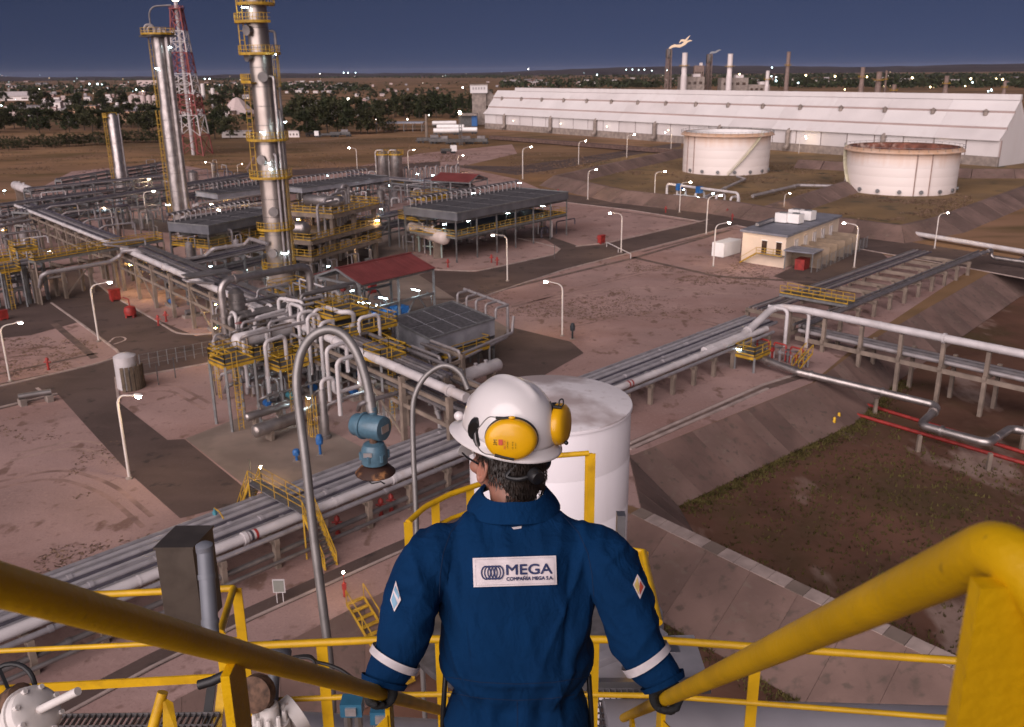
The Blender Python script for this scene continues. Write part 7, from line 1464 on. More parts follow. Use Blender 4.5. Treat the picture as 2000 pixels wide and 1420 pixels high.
t = thing('conduit', 'grey capped conduit tube standing beside the steel cabinet', 'conduit', AD(410, 1230, 4.1)); MB().tube([AD(400, 1074, 4.1), AD(413, 1250, 4.02)], .036, 18).build('tube', CG, t); MB().lathe([(.039, 0), (.039, .03), (.025, .04)], AD(400, 1076, 4.1), 18).build('cap', CG, t)
for f in (.3, .8): MB().lathe([(.040, -.012), (.040, .012)], lerp(AD(400, 1074, 4.1), AD(413, 1250, 4.02), f), 18, (AD(400, 1074, 4.1)-AD(413, 1250, 4.02))).build('clamp', CG, t)
# ---------------------------------------------------------------- swan neck pipes and the blue transmitter
def spline(P, n=6):
    out = []; P = [P[0]*2-P[1]]+P+[P[-1]*2-P[-2]]
    for i in range(1, len(P)-2):
        for k in range(n):
            t_ = k/n; a, b, c_, d = P[i-1:i+3]; out.append(.5*((2*b)+(c_-a)*t_+(2*a-5*b+4*c_-d)*t_*t_+(3*b-a-3*c_+d)*t_**3))
    out.append(P[-2]); return out
SWG = M('swan_grey', (.24, .225, .22), .42, .45, var=.15, sc=6)
zd = 6.0; sw = [(650, 1420), (643, 1290), (630, 1180), (612, 1040), (597, 900), (583, 790), (580, 735), (589, 688), (610, 657), (641, 644), (672, 655), (697, 690), (713, 735), (722, 775), (727, 806)]
t = thing('swan_neck_pipe', 'thick grey swan neck pipe arching over to a blue instrument head', 'pipe', AD(650, 1420, zd)); MB().tube(spline([AD(x, y, zd) for x, y in sw]), .031, 16).build('tube', SWG, t)
for x, y, f in ((722, 778, 0), (725, 795, 1)): MB().lathe([(.036, -.02), (.036, .02)], AD(x, y, zd), 12, (AD(727, 806, zd)-AD(722, 775, zd))).build('coupling', SWG, t)
p = AD(650, 1420, zd); MB().tube([p, V((p.x, p.y, 25))], .031, 12).build('riser', SWG, t)
TEALB = M('transmitter_blue', (.075, .15, .205), .38, var=.12, sc=25, bump=.08, bsc=90, coat=.2); PLATE = M('tag_plate', (.5, .47, .48), .35, .6, var=.1, sc=30)
t = thing('blue_transmitter', 'blue painted twin headed transmitter hanging under the swan neck on a rusty dish', 'instrument', AD(733, 806, zd))
a, b = AD(692, 828, zd+.06), AD(752, 838, zd-.06); ax = (b-a).normalized(); L = (b-a).length
MB().lathe([(.01, 0), (.070, .004), (.078, .02), (.078, L*.28), (.092, L*.30), (.092, L*.36), (.082, L*.37), (.086, L*.9), (.080, L*.97), (.03, L), (.005, L)], a, 28, ax).build('upper_housing', TEALB, t)
MB().box(b+ax*.001-V((0, 0, .0)), (.004, .075, .05), ax).build('name_plate', PLATE, t, smooth=False)
c1_, c2_ = AD(727, 806, zd), AD(734, 862, zd); MB().lathe([(.035, 0), (.03, .04), (.03, .10)], AD(728, 800, zd)-V((0, 0, .08)), 12).build('neck', TEALB, t)
low = AD(731, 884, zd); RUSTY = M('rusty_brown', (.10, .055, .035), .8, var=.5, sc=30)
MB().lathe([(.026, .06), (.03, .10), (.026, .16)], low, 12).build('stem', RUSTY, t)
MB().lathe([(.05, -.075), (.088, -.07), (.092, -.02), (.086, .03), (.07, .065), (.03, .075)], low, 24).build('lower_housing', TEALB, t)
for k in range(6): a_ = k*pi/3+.2; MB().lathe([(.018, 0), (.018, .05)], low+V((cos(a_)*.085, sin(a_)*.085, -.04)), 8).build('bolt', TEALB, t)
MB().box(low+V((-.03, -.092, .02)), (.055, .006, .03)).build('name_plate', PLATE, t, smooth=False)
DISH = M('rust_orange_dish', (.07, .028, .018), .7, .1, var=.4, sc=5, col2=(.62, .29, .11), lo=.54, hi=.66); over(DISH, (.045, .02, .014), 28, .54, .62, amount=.85, seed=4)  # rusty brown base with orange patches placed by noise
MB().lathe([(.03, .0), (.06, -.004), (.10, -.028), (.132, -.062), (.136, -.068), (.132, -.074), (.06, -.060), (.02, -.055)], low-V((0, 0, .075)), 32).build('rusty_dish', DISH, t)
MB().tube([low+V((-.06, -.04, -.16)), low+V((-.02, -.06, -.20)), low+V((.04, -.05, -.19)), low+V((.06, -.02, -.22))], .005, 6).build('wire', BLACK, t)
t = thing('swan_neck_pipe', 'thin grey swan neck pipe standing close to the man\'s helmet', 'pipe', AD(812, 1000, 8)); MB().tube(spline([AD(x, y, 8.0) for x, y in ((815, 1090), (812, 985), (808, 900), (806, 810), (812, 768), (834, 732), (868, 714), (898, 728), (914, 760))]), .024, 12).build('tube', SWG, t); p = AD(815, 1090, 8); MB().tube([p, Z(p, 22)], .024, 10).build('riser', SWG, t)
# ---------------------------------------------------------------- valves at the lower edge
VW = M('valve_white', (.66, .62, .60), .5, var=.08, sc=12); over(VW, (.25, .13, .08), 14, .62, .72, amount=.8)
t = thing('gate_valve', 'white flanged valve with a rusty round cap below the left handrail', 'valve', AD(535, 1410, 4.4)); c = AD(528, 1408, 4.4)
MB().lathe([(.085, -.30), (.085, -.06), (.092, -.05), (.092, .0), (.05, .01), (.045, .09), (.035, .10)], c, 24).build('bonnet', VW, t)
for k in range(9): a_ = 2*pi*k/9; MB().lathe([(.013, 0), (.013, .045), (.009, .06)], c+V((cos(a_)*.072, sin(a_)*.072, 0)), 8).build('bolt', VW, t)
MB().lathe([(.10, -.03), (.10, .03)], c+V((.09, .09, -.04)), 24, (.7, .6, .3)).build('flange', VW, t)
q = AD(503, 1352, 4.35); MB().lathe([(.05, -.02), (.088, -.015), (.088, .05), (.06, .06)], q, 24, (-.15, -.85, .35)).build('rusty_cap', RUSTY, t); MB().tube([q, c+V((0, 0, .09))], .035, 12).build('yoke', RUSTY, t)
t = thing('domed_gauge', 'dark grey domed instrument behind the left handrail', 'instrument', AD(540, 1275, 4.6)); MB().ball(AD(537, 1278, 4.6), .085, 20, 10, (1, 1, .8)).build('dome', CG, t); MB().tube([AD(537, 1290, 4.6), AD(530, 1400, 4.5)], .03, 10).build('stem', CG, t)
solo(MB().tube(spline([AD(x, y, 4.5) for x, y in ((555, 1288), (585, 1282), (605, 1282), (618, 1292), (640, 1298), (665, 1308), (690, 1325), (705, 1332))]), .009, 8), 'black_cable', BLACK, 'black cable curling from the domed instrument to the man\'s glove', 'cable')
solo(MB().tube(spline([AD(x, y, 4.45) for x, y in ((570, 1292), (590, 1284), (610, 1288), (616, 1304), (614, 1330))]), .008, 8), 'black_cable', BLACK, 'short black cable loop behind the left handrail', 'cable')
for x, y, lab in ((688, 1378, 'small blue actuator box beside the left bracket plate'), (746, 1393, 'small blue actuator box under the man\'s left glove')):
    c = AD(x, y, 4.2); t = thing('valve_actuator', lab, 'actuator', c); MB().box(c, (.10, .08, .07)).build('box', BLUEA, t, smooth=False) if 'BLUEA' in globals() else None
    if 'BLUEA' not in globals(): BLUEA = M('actuator_blue', (.03, .13, .22), .4, var=.1, sc=20); MB().box(c, (.10, .08, .07)).build('box', BLUEA, t, smooth=False)
    MB().lathe([(.02, -.12), (.02, -.03)], c+V((-.025, 0, 0)), 8).build('leg', GALV, t); MB().lathe([(.02, -.12), (.02, -.03)], c+V((.025, 0, 0)), 8).build('leg', GALV, t); MB().box(c+V((0, -.045, 0)), (.05, .012, .04)).build('label_plate', PLATE, t, smooth=False)
t = thing('handwheel_valve', 'white round actuator with a rod and a dark handwheel at the grating', 'valve', AD(50, 1400, 3.4)); c = AD(58, 1398, 3.4); ax = (AD(100, 1372, 3.35)-AD(20, 1420, 3.45)).normalized()
[MB().lathe([(.010, 0), (.010, .02)], c+ax*.05+(ax.cross(V((0, 0, 1))).normalized()*cos(q_)+ax.cross(ax.cross(V((0, 0, 1)))).normalized()*sin(q_))*.088, 8, ax).build('bolt', VW, t) for q_ in [k*pi/4 for k in range(8)]]; MB().lathe([(.102, -.004), (.108, -.004), (.108, .012), (.102, .012)], c, 28, ax).build('flange', VW, t); MB().lathe([(.02, -.10), (.06, -.095), (.075, -.08), (.075, -.03), (.10, -.02), (.10, .05), (.085, .06), (.03, .065)], c, 28, ax).build('body', VW, t); MB().tube([c+ax*.06, AD(152, 1350, 3.3)], .016, 12).build('rod', VW, t)
w0 = AD(18, 1350, 3.5); P = [w0+V((cos(a_)*.10, sin(a_)*.05, sin(a_)*.09)) for a_ in [2*pi*k/24 for k in range(25)]]; MB().tube(P, .010, 8).build('handwheel', BLACK, t)
for k in range(3): a_ = k*2.1; MB().beam(w0, w0+V((cos(a_)*.10, sin(a_)*.05, sin(a_)*.09)), .012).build('spoke', BLACK, t)
MB().tube([w0, AD(40, 1385, 3.45)], .025, 10).build('stem', BLACK, t); MB().lathe([(.06, -.03), (.06, .05), (.04, .06)], AD(30, 1372, 3.45), 16, ax).build('gear', RUSTY, t)
for x0, y0, x1, y1, lab in ((410, 1335, 440, 1328, 'black foam sleeve tied to the yellow landing post'),):
    t = solo(MB().tube([AD(388, 1338, 3.6), AD(415, 1330, 3.6), AD(440, 1318, 3.6)], .02, 10), 'foam_sleeve', BLACK, lab, 'sleeve')

# unseen box added behind the viewer to keep low light off the near rails
t = thing('added_shade_box', 'narrow grey box added on the top platform to shade the near rails', 'light blocker', (0, -1.3, ZTOP)); MB().box((.38, -1.25, ZTOP+1.6), (1.25, .6, 3.2)).build('wall', CG, t, smooth=False); MB().box((.38, -1.25, ZTOP+3.25), (1.45, .8, .1)).build('roof', GALV, t, smooth=False); MB().box((.38, -.94, ZTOP+1.0), (.8, .03, 2.0)).build('door', GALV, t, smooth=False)
# ================================================================ THE MAN
from mathutils import noise
from mathutils.bvhtree import BVHTree
CLOTH = M('coverall_blue', (0.0020, 0.0265, 0.088), 0.9, var=.12, sc=6, bump=.22, bsc=700, spec=.12); over(CLOTH, (.003, .030, .100), 9, .5, .75, amount=.6, seed=3)
def folds(m, sc, dist, strength, stretch):
    n = m.node_tree; b = n.nodes['Principled BSDF']; prev = b.inputs['Normal'].links[0].from_socket if b.inputs['Normal'].links else None
    g = n.nodes.new('ShaderNodeNewGeometry'); mp = n.nodes.new('ShaderNodeMapping'); mp.inputs['Scale'].default_value = stretch; t = n.nodes.new('ShaderNodeTexNoise'); t.inputs['Scale'].default_value = sc; t.inputs['Detail'].default_value = 3; t.inputs['Distortion'].default_value = 1.2
    n.links.new(g.outputs['Position'], mp.inputs[0]); n.links.new(mp.outputs[0], t.inputs['Vector']); bp = n.nodes.new('ShaderNodeBump'); bp.inputs['Strength'].default_value = strength; bp.inputs['Distance'].default_value = dist; n.links.new(t.outputs[0], bp.inputs['Height'])
    if prev: n.links.new(prev, bp.inputs['Normal'])
    n.links.new(bp.outputs[0], b.inputs['Normal'])
folds(CLOTH, 14, .016, .55, (1, 1, .55)); folds(CLOTH, 45, .004, .5, (1, 1, .8))
SKIN = M('skin', (.36, .17, .12), .5, var=.10, sc=40, bump=.06, bsc=350); over(SKIN, (.50, .20, .15), 18, .5, .7, amount=.5)
SKIN.node_tree.nodes['Principled BSDF'].inputs['Subsurface Weight'].default_value = .15; SKIN.node_tree.nodes['Principled BSDF'].inputs['Subsurface Radius'].default_value = (.02, .008, .005)
HAIR = M('hair_dark', (.022, .015, .012), .5, var=.4, sc=60); GLOVE = M('glove_black', (.010, .011, .013), .75, var=.3, sc=40, bump=.3, bsc=300); BOOT = M('boot_black', (.015, .014, .013), .6, var=.3, sc=20)
HELM = M('helmet_white', (.76, .72, .725), .28, var=.02, sc=8, coat=.6); MUFF = M('muff_yellow', (.80, .42, .004), .35, var=.05, sc=20, coat=.2); BLKP = M('black_plastic', (.013, .013, .015), .4, var=.2, sc=40)
TAPE = M('reflective_tape', (.60, .55, .57), .45, var=.08, sc=40); PATCH = M('patch_cloth', (.72, .64, .66), .8, var=.05, sc=60, bump=.15, bsc=600); NAVY = M('navy_thread', (.018, .028, .105), .7, var=.2, sc=300)
man = thing('person', 'man in blue coveralls and white hard hat walking down the stair, seen from behind', 'person', (AD(1010, 1420, 2.4).x, 2.0, 29.43))
def finish(mb, name, mat, parent, vox, smooth_it=4, fn=None, keep=False):
    """fuse overlapping closed shapes into one continuous skin"""
    o = mb.build(name, mat, parent); md = o.modifiers.new('remesh', 'REMESH'); md.mode = 'VOXEL'; md.voxel_size = vox; md.use_smooth_shade = True
    if smooth_it: s_ = o.modifiers.new('smooth', 'SMOOTH'); s_.iterations = smooth_it; s_.factor = .5
    bpy.context.view_layer.update(); dg = bpy.context.evaluated_depsgraph_get(); me = bpy.data.meshes.new_from_object(o.evaluated_get(dg)); o.modifiers.clear(); o.data = me
    if not me.materials: me.materials.append(mat)
    off = parent_origin(parent)
    if fn:
        me.update(); nr = [v.normal.copy() for v in me.vertices]
        for v, n_ in zip(me.vertices, nr): v.co = fn(v.co+off, n_)-off
    me.polygons.foreach_set('use_smooth', [True]*len(me.polygons)); me.update(); return o
def m_of(px, zd): return px*zd/FPX
# torso sections: (x, y, zd, half width px, half depth m)
TS = [(1010, 1560, 2.42, 140, .14), (1010, 1470, 2.41, 137, .14), (1010, 1415, 2.40, 133, .135), (1009, 1365, 2.39, 129, .128), (1008, 1335, 2.385, 127, .124), (1008, 1300, 2.385, 133, .130), (1008, 1240, 2.38, 141, .136), (1010, 1170, 2.38, 150, .140), (1010, 1110, 2.39, 165, .136), (1009, 1066, 2.40, 172, .118), (1006, 1036, 2.41, 140, .098), (1004, 1010, 2.415, 98, .080), (1003, 994, 2.42, 66, .066)]
P = [AD(x, y, zd) for x, y, zd, _, _ in TS]; cs = []
for i, (x, y, zd, hw_, hd) in enumerate(TS):
    tg = (P[min(i+1, len(P)-1)]-P[max(i-1, 0)]).normalized(); X = V((1, 0, 0)); Yv = tg.cross(X).normalized(); cs.append((P[i], X*m_of(hw_, zd), Yv*hd))
def superloft(m, cs, seg=36, e=2.5):
    o = len(m.v)
    for c, x, y in cs:
        for k in range(seg):
            a = 2*pi*k/seg; ca, sa = cos(a), sin(a); m.v.append(c+x*(abs(ca)**(2/e)*(1 if ca > 0 else -1))+y*(abs(sa)**(2/e)*(1 if sa > 0 else -1)))
    n = len(cs)
    for i in range(n-1):
        for k in range(seg): k2 = (k+1) % seg; m.f.append([o+i*seg+k, o+i*seg+k2, o+(i+1)*seg+k2, o+(i+1)*seg+k])
    m.f.append([o+k for k in reversed(range(seg))]); m.f.append([o+(n-1)*seg+k for k in range(seg)]); return m
body = MB(); superloft(body, cs, 40, 2.3)
LARM = [(905, 1066, 2.39, .060), (862, 1080, 2.37, .073), (828, 1112, 2.34, .0755), (806, 1160, 2.31, .069), (797, 1205, 2.285, .065), (790, 1240, 2.27, .064), (778, 1272, 2.265, .060), (764, 1300, 2.26, .058), (753, 1322, 2.255, .052), (748, 1338, 2.25, .046)]
RARM = [(1108, 1066, 2.39, .060), (1152, 1080, 2.37, .073), (1192, 1112, 2.34, .0755), (1214, 1160, 2.31, .069), (1226, 1205, 2.285, .065), (1238, 1240, 2.27, .064), (1254, 1272, 2.265, .060), (1272, 1300, 2.26, .058), (1290, 1322, 2.255, .052), (1298, 1338, 2.25, .046)]
def tubes(m, A, seg=20, n=4):
    pts = spline([AD(x, y, zd) for x, y, zd, r in A], n); rs = spline([V((r, 0, 0)) for *_, r in A], n); m.tube(pts, [r.x for r in rs], seg); return pts, [r.x for r in rs]
lp, lr = tubes(body, LARM); rp_, rr_ = tubes(body, RARM)
# legs (one a step lower) down to the boots
hip = AD(1010, 1500, 2.42); foot = {}
for s, dz, dy in ((-1, 0.0, -.02), (1, .2, -.25)):
    a = hip+V((s*.085, 0, .02)); kn = V((hip.x+s*.10, hip.y+.10+dy*.6, 29.92+dz*.6)); an = V((hip.x+s*.11, hip.y+.0+dy, 29.50+dz)); body.tube(spline([a, lerp(a, kn, .5), kn, lerp(kn, an, .5)+V((0, -.02, 0)), an], 4), [.115+(.062-.115)*(k/16) for k in range(17)], 18); foot[s] = an
sh_c = AD(1009, 1066, 2.40); waist_z = AD(1008, 1335, 2.385).z
def rdg(v_): return max(0.0, 1-2.2*abs(noise.noise(v_)))**1.5
def wrinkle(p, n_):
    q = p-V((man.location.x, 0, 0)); sx, up = q.x, q.z; ax_ = abs(sx); d = .0035*noise.noise(V((sx*16+up*7, q.y*9, up*8))+V((9, 4, 2)))
    arm = min(1, max(0, (ax_-.19)/.05)); tor = 1-arm
    if arm > 0:
        hnd = min(1, max(.22, ((p-(HLp if sx < 0 else HRp)).length-.10)/.12)); d += arm*hnd*(.0125*rdg(V((ax_*5+up*5, q.y*5, up*13-ax_*9))+V((1 if sx > 0 else 4, 5, 3)))+.006*rdg(V((ax_*15, q.y*8, up*30+ax_*16))+V((7, 2 if sx > 0 else 8, 3)))-.004)
    if tor > 0:
        w_ = math.exp(-((up-waist_z)/.030)**2); side = min(1, ax_/.12)
        t_ = -.014*w_+.007*w_*sin(sx*80+3*noise.noise(V((sx*12, 0, up*9))))
        bl = math.exp(-((up-waist_z-.085)/.06)**2); t_ += .012*bl*rdg(V((sx*7+up*5, 0, up*13))+V((2, 0, 6)))+.006*bl
        lowr = math.exp(-((up-waist_z+.09)/.06)**2); t_ += .010*lowr*rdg(V((sx*9-up*6, 0, up*9))+V((8, 1, 6)))
        dia = ax_*2.2+(30.74-up)*1.1; t_ += .0095*side*rdg(V((dia*9, sx*3, up*2.0))+V((5 if sx > 0 else 1, 2, 2)))*(1 if up > waist_z else .3)
        t_ += .005*rdg(V((sx*11, q.y*3, up*2.6))+V((1, 6, 9)))
        for xx in (-.130, .130): t_ -= .0075*math.exp(-((sx-xx-(up-30.7)*.10*(1 if xx > 0 else -1))/.008)**2)*min(1, max(0, (up-30.50)/.06))*min(1, max(0, (30.85-up)/.05))
        calm = math.exp(-((sx)/.11)**4)*math.exp(-((up-30.73)/.05)**4); d += tor*t_*(1-.75*calm)
    return p+n_*d
cov = finish(body, 'coverall', CLOTH, man, .0072, 7, wrinkle)
off = parent_origin(man); bvh = BVHTree.FromPolygons([v.co+off for v in cov.data.vertices], [list(p.vertices) for p in cov.data.polygons])
CO = V((0, 0, CAMH))
def hit(x, y, lift=.003):
    d = ray(x, y).normalized(); h = bvh.ray_cast(CO, d)
    return (h[0]-d*lift) if h[0] else AD(x, y, 2.25)
def decal(fn, nu, nv, lift=.003):
    """grid of points draped on the coverall; fn(u,v)->pixel"""
    g = [[hit(*fn(i/nu, j/nv), lift) for i in range(nu+1)] for j in range(nv+1)]; return g
def smooth_grid(g, it=3):
    for _ in range(it):
        n = [r[:] for r in g]
        for j in range(len(g)):
            for i in range(len(g[0])):
                nb = [g[jj][ii] for jj, ii in ((j-1, i), (j+1, i), (j, i-1), (j, i+1)) if 0 <= jj < len(g) and 0 <= ii < len(g[0])]
                if len(nb) == 4: n[j][i] = g[j][i]*.4+sum(nb, V((0, 0, 0)))*.15
        g = n
    return g
def grid_mesh(g, th=.002):
    m = MB(); nv, nu = len(g), len(g[0]); tw = [(CO-p).normalized() for r in g for p in r]
    top = [p for r in g for p in r]; bot = [p-d*th for p, d in zip(top, tw)]; m.v = top+bot; N = nu*nv
    for j in range(nv-1):
        for i in range(nu-1): a = j*nu+i; m.f.append([a, a+nu, a+nu+1, a+1]); m.f.append([N+a, N+a+1, N+a+nu+1, N+a+nu])
    ring = [i for i in range(nu)]+[j*nu+nu-1 for j in range(1, nv)]+[(nv-1)*nu+i for i in range(nu-2, -1, -1)]+[j*nu for j in range(nv-2, 0, -1)]
    for a, b in zip(ring, ring[1:]+ring[:1]): m.f.append([a, b, N+b, N+a])
    return m
def quadpx(c): return lambda u, v_: tuple(lerp(lerp(c[0][k], c[1][k], u), lerp(c[3][k], c[2][k], u), v_) for k in (0, 1))
pc = [(923, 1090), (1086, 1085), (1088, 1142), (925, 1147)]; pg = smooth_grid(decal(quadpx(pc), 24, 10, .006), 6)
back_patch = grid_mesh(pg, .003).build('back_patch', PATCH, cov)
def on_patch(u, v_, lift):       # u right, v down in 0..1
    u = min(max(u, 0), .999)*(len(pg[0])-1); v_ = min(max(v_, 0), .999)*(len(pg)-1); i, j = int(u), int(v_); fu_, fv_ = u-i, v_-j
    p = lerp(lerp(pg[j][i], pg[j][i+1], fu_), lerp(pg[j+1][i], pg[j+1][i+1], fu_), fv_); return p+(CO-p).normalized()*lift
def patch_text(s, u0, u1, vc, hgt, mat, name, bold=0.0):
    cu = bpy.data.curves.new('lettering', 'FONT'); cu.body = s; cu.size = 1; ob = bpy.data.objects.new('tmp', cu); C.objects.link(ob); bpy.context.view_layer.update(); me = bpy.data.meshes.new_from_object(ob.evaluated_get(bpy.context.evaluated_depsgraph_get())); bpy.data.objects.remove(ob)
    bm = bmesh.new(); bm.from_mesh(me); bmesh.ops.triangulate(bm, faces=bm.faces); bm.verts.index_update(); bm.verts.ensure_lookup_table(); xs = [v.co.x for v in bm.verts]; ys = [v.co.y for v in bm.verts]; x0, x1, y0, y1 = min(xs), max(xs), min(ys), max(ys)
    m = MB()
    for q_, (du, dv) in enumerate(((0, 0), (bold, 0), (bold*.5, bold*1.6), (bold*.5, -bold*1.6))): m.add([on_patch(lerp(u0, u1, (v.co.x-x0)/(x1-x0))+du, vc+hgt/2-hgt*(v.co.y-y0)/(y1-y0)+dv, .0022+.0002*q_) for v in bm.verts], [[v.index for v in f.verts] for f in bm.faces])
    bm.free(); return m.build(name, mat, cov, smooth=False)
patch_text('MEGA', .395, .945, .44, .34, NAVY, 'patch_lettering', .008); patch_text('COMPAÑÍA MEGA S.A.', .395, .955, .74, .145, NAVY, 'patch_lettering', .004)
lg = MB()                       # emblem: five overlapping rings
for k in range(5):
    cu_ = .155+.038*k; pts = [(cu_+.063*cos(a), .52+.245*sin(a)) for a in [2*pi*i/40 for i in range(41)]]; w_ = .0135*(1.25 if k in (0, 4) else 1)
    inn = [(cu_+(.063-w_)*cos(a), .52+(.245-w_*2.9)*sin(a)) for a in [2*pi*i/40 for i in range(41)]]; o = len(lg.v); lg.v += [on_patch(*p, .0022+.0003*k) for p in pts]+[on_patch(*p, .0022+.0003*k) for p in inn]
    for i in range(40): lg.f.append([o+i, o+i+1, o+41+i+1, o+41+i])
lg.build('patch_emblem', NAVY, cov, smooth=False)
sg = MB(); b_ = .035
for (u0, v0), (u1, v1) in (((.03, .06), (.97, .06)), ((.97, .06), (.97, .94)), ((.97, .94), (.03, .94)), ((.03, .94), (.03, .06))):
    for k in range(40):
        f0, f1 = k/40, (k+.6)/40; a, b = on_patch(lerp(u0, u1, f0), lerp(v0, v1, f0), .0012), on_patch(lerp(u0, u1, f1), lerp(v0, v1, f1), .0012); sg.beam(a, b, .0009)
sg.build('patch_stitching', TAPE, cov, smooth=False)
grid_mesh(decal(quadpx([(999, 1030), (1019, 1027), (1018, 1032), (1003, 1034)]), 4, 2, .003), .002).build('collar_tab', TAPE, cov)
# sleeve badges
FLB = M('flag_blue', (.25, .45, .62), .7); FRD = M('badge_red', (.55, .09, .05), .7); FYL = M('badge_yellow', (.66, .48, .16), .7)
for quad, mt in (([(773, 1134), (783, 1172), (770, 1195), (762, 1172)], PATCH), ([(768, 1158), (776, 1178), (769, 1190), (764, 1172)], FLB), ([(772, 1144), (780, 1164), (778, 1170), (769, 1152)], FLB)):
    grid_mesh(smooth_grid(decal(quadpx(quad), 6, 6, .004 if mt is PATCH else .0055), 2), .002).build('sleeve_badge', mt, cov)
for quad, mt, lf in (([(1245, 1121), (1260, 1146), (1250, 1170), (1236, 1142)], PATCH, .004), ([(1245, 1127), (1249, 1145), (1247, 1160), (1239, 1143)], FYL, .0055), ([(1250, 1134), (1257, 1146), (1250, 1162), (1249, 1145)], FRD, .0056)):
    grid_mesh(smooth_grid(decal(quadpx(quad), 6, 6, lf), 2), .002).build('sleeve_badge', mt, cov)
SEAM = M('seam_thread', (.001, .014, .052), .9, var=.2, sc=200)
for px in ([(905, 1010), (880, 1040), (866, 1080), (860, 1120), (858, 1165)], [(1102, 1010), (1130, 1040), (1148, 1080), (1156, 1120), (1160, 1165)], [(872, 1322), (940, 1333), (1010, 1336), (1080, 1333), (1148, 1322)], [(872, 1352), (940, 1364), (1010, 1368), (1080, 1364), (1148, 1352)], [(1010, 1370), (1011, 1395), (1010, 1425)]):
    P = []
    for (x0, y0), (x1, y1) in zip(px, px[1:]): P += [(lerp(x0, x1, k/8), lerp(y0, y1, k/8)) for k in range(8)]
    m = MB(); m.tube([hit(x, y, .0004) for x, y in P+[px[-1]]], .0010, 6); m.build('seam', SEAM, cov)
# reflective bands and cuffs round the forearms
def band(pts, rs, f0, f1, mat, name, grow):
    n = len(pts)-1; i0, i1 = int(f0*n), int(f1*n)+1; m = MB(); m.tube(pts[i0:i1+1], [r+grow for r in rs[i0:i1+1]], 32, caps=False); return m.build(name, mat, cov)
for pts, rs in ((lp, lr), (rp_, rr_)): band(pts, rs, .70, .728, TAPE, 'reflective_band', .0085); band(pts, rs, .93, 1.0, CLOTH, 'cuff', .010)
# collar: folded band round the neck
cl = MB(); n = 44; rows = []
for j, (ex, up, bk) in enumerate(((0.004, .062, .0), (.010, .066, 0), (.020, .050, 0), (.034, .022, .002), (.042, .0, .004), (.038, -.004, .004), (.028, .015, 0), (.010, .045, 0))):
    row = []
    for k in range(n):
        a = pi*(.5-1.32+2.64*k/(n-1))+pi; base = AD(1003, 981, 2.42); rx, ry = m_of(55, 2.42)+ex*1.2, .074+ex*.95; row.append(base+V((cos(a+pi/2*0)*rx*1.0, sin(a)*ry-.01, up*.74+.004+.008*(sin(a)*.5)-.012*abs(cos(a)))))
    rows.append(row)
for row in rows: cl.v += row
R_ = len(rows)
for j in range(R_):
    j2 = (j+1) % R_
    for k in range(n-1): cl.f.append([j*n+k, j*n+k+1, j2*n+k+1, j2*n+k])
cl.f.append([j*n for j in range(R_)]); cl.f.append([j*n+n-1 for j in reversed(range(R_))])
co = cl.build('collar', CLOTH, cov)
# ---------------------------------------------------------------- head and neck
YAW = RAD(43); hc = AD(986, 893, 2.43)
def HD(x, y, z): # head space: y forward (face), x right
    return hc+V((x*cos(YAW)-y*sin(YAW), x*sin(YAW)+y*cos(YAW), z))
hd = MB()
def ell(m, c, r, seg=24, n=14):
    o = []
    for i in range(n+1):
        th = pi*i/n; o.append((HD(c[0], c[1], c[2]-cos(th)*r[2]), (HD(1, 0, 0)-HD(0, 0, 0))*max(sin(th), .01)*r[0], (HD(0, 1, 0)-HD(0, 0, 0))*max(sin(th), .01)*r[1]))
    m.rings(o, seg)
ell(hd, (0, -.015, .035), (.078, .098, .098)); ell(hd, (0, .022, -.030), (.064, .074, .082)); ell(hd, (0, .055, -.085), (.036, .036, .030)); ell(hd, (0, .098, -.018), (.014, .020, .026)); ell(hd, (0, .088, .02), (.055, .018, .02))
for s in (-1, 1): ell(hd, (s*.045, .060, -.030), (.024, .024, .022)); ell(hd, (s*.030, .092, .004), (.013, .008, .010))
ell(hd, (0, .092, -.058), (.026, .014, .012))
hd.tube([AD(1003, 1015, 2.42), AD(1001, 975, 2.425), HD(0, -.022, -.055), HD(0, -.02, -.01)], [.066, .060, .062, .062], 24)
head = finish(hd, 'head', SKIN, man, .005, 5)
for s in (-1, 1):
    ea = MB(); c = HD(s*.078, -.002, -.015); pts = []
    for k in range(19): a = 2*pi*k/18; pts.append(HD(s*(.080+.010*(.5+.5*cos(a*1+2.4))), -.004+.017*cos(a)-.008*sin(a), -.012+.032*sin(a)))
    ea.tube(pts, .0055, 10); ea.rings([(HD(s*.079, -.002, -.014+.028*q), (HD(s*.083, -.002, 0)-HD(s*.079, -.002, 0)), (HD(0, .014*(1-q*q), 0)-HD(0, 0, 0))) for q in (-1, -.6, 0, .6, 1)], 12); ea.rings([(HD(s*.081, .004, -.046), (HD(.006, 0, 0)-HD(0, 0, 0)), (HD(0, .008, 0)-HD(0, 0, 0))), (HD(s*.081, .002, -.034), (HD(.007, 0, 0)-HD(0, 0, 0)), (HD(0, .010, 0)-HD(0, 0, 0)))], 10)
    finish(ea, 'ear', SKIN, man, .0026, 3)
EYE = M('eye_white', (.7, .66, .64), .2, var=.02); LIP = M('lip', (.36, .13, .11), .45, var=.1, sc=60)
for s in (-1, 1):
    e = MB(); e.ball(HD(s*.030, .088, .004), .0115, 14, 8); eo = e.build('eye', EYE, head); e = MB(); e.ball(HD(s*.030, .0955, .004), .0055, 10, 6); e.build('iris', HAIR, head)
    e = MB(); e.tube([HD(s*.014, .104, .022), HD(s*.03, .103, .027), HD(s*.047, .092, .022)], .004, 6); e.build('eyebrow', HAIR, head)
e = MB(); e.tube([HD(-.024, .098, -.058), HD(0, .107, -.056), HD(.024, .098, -.058)], .004, 8); e.build('lips', LIP, head)
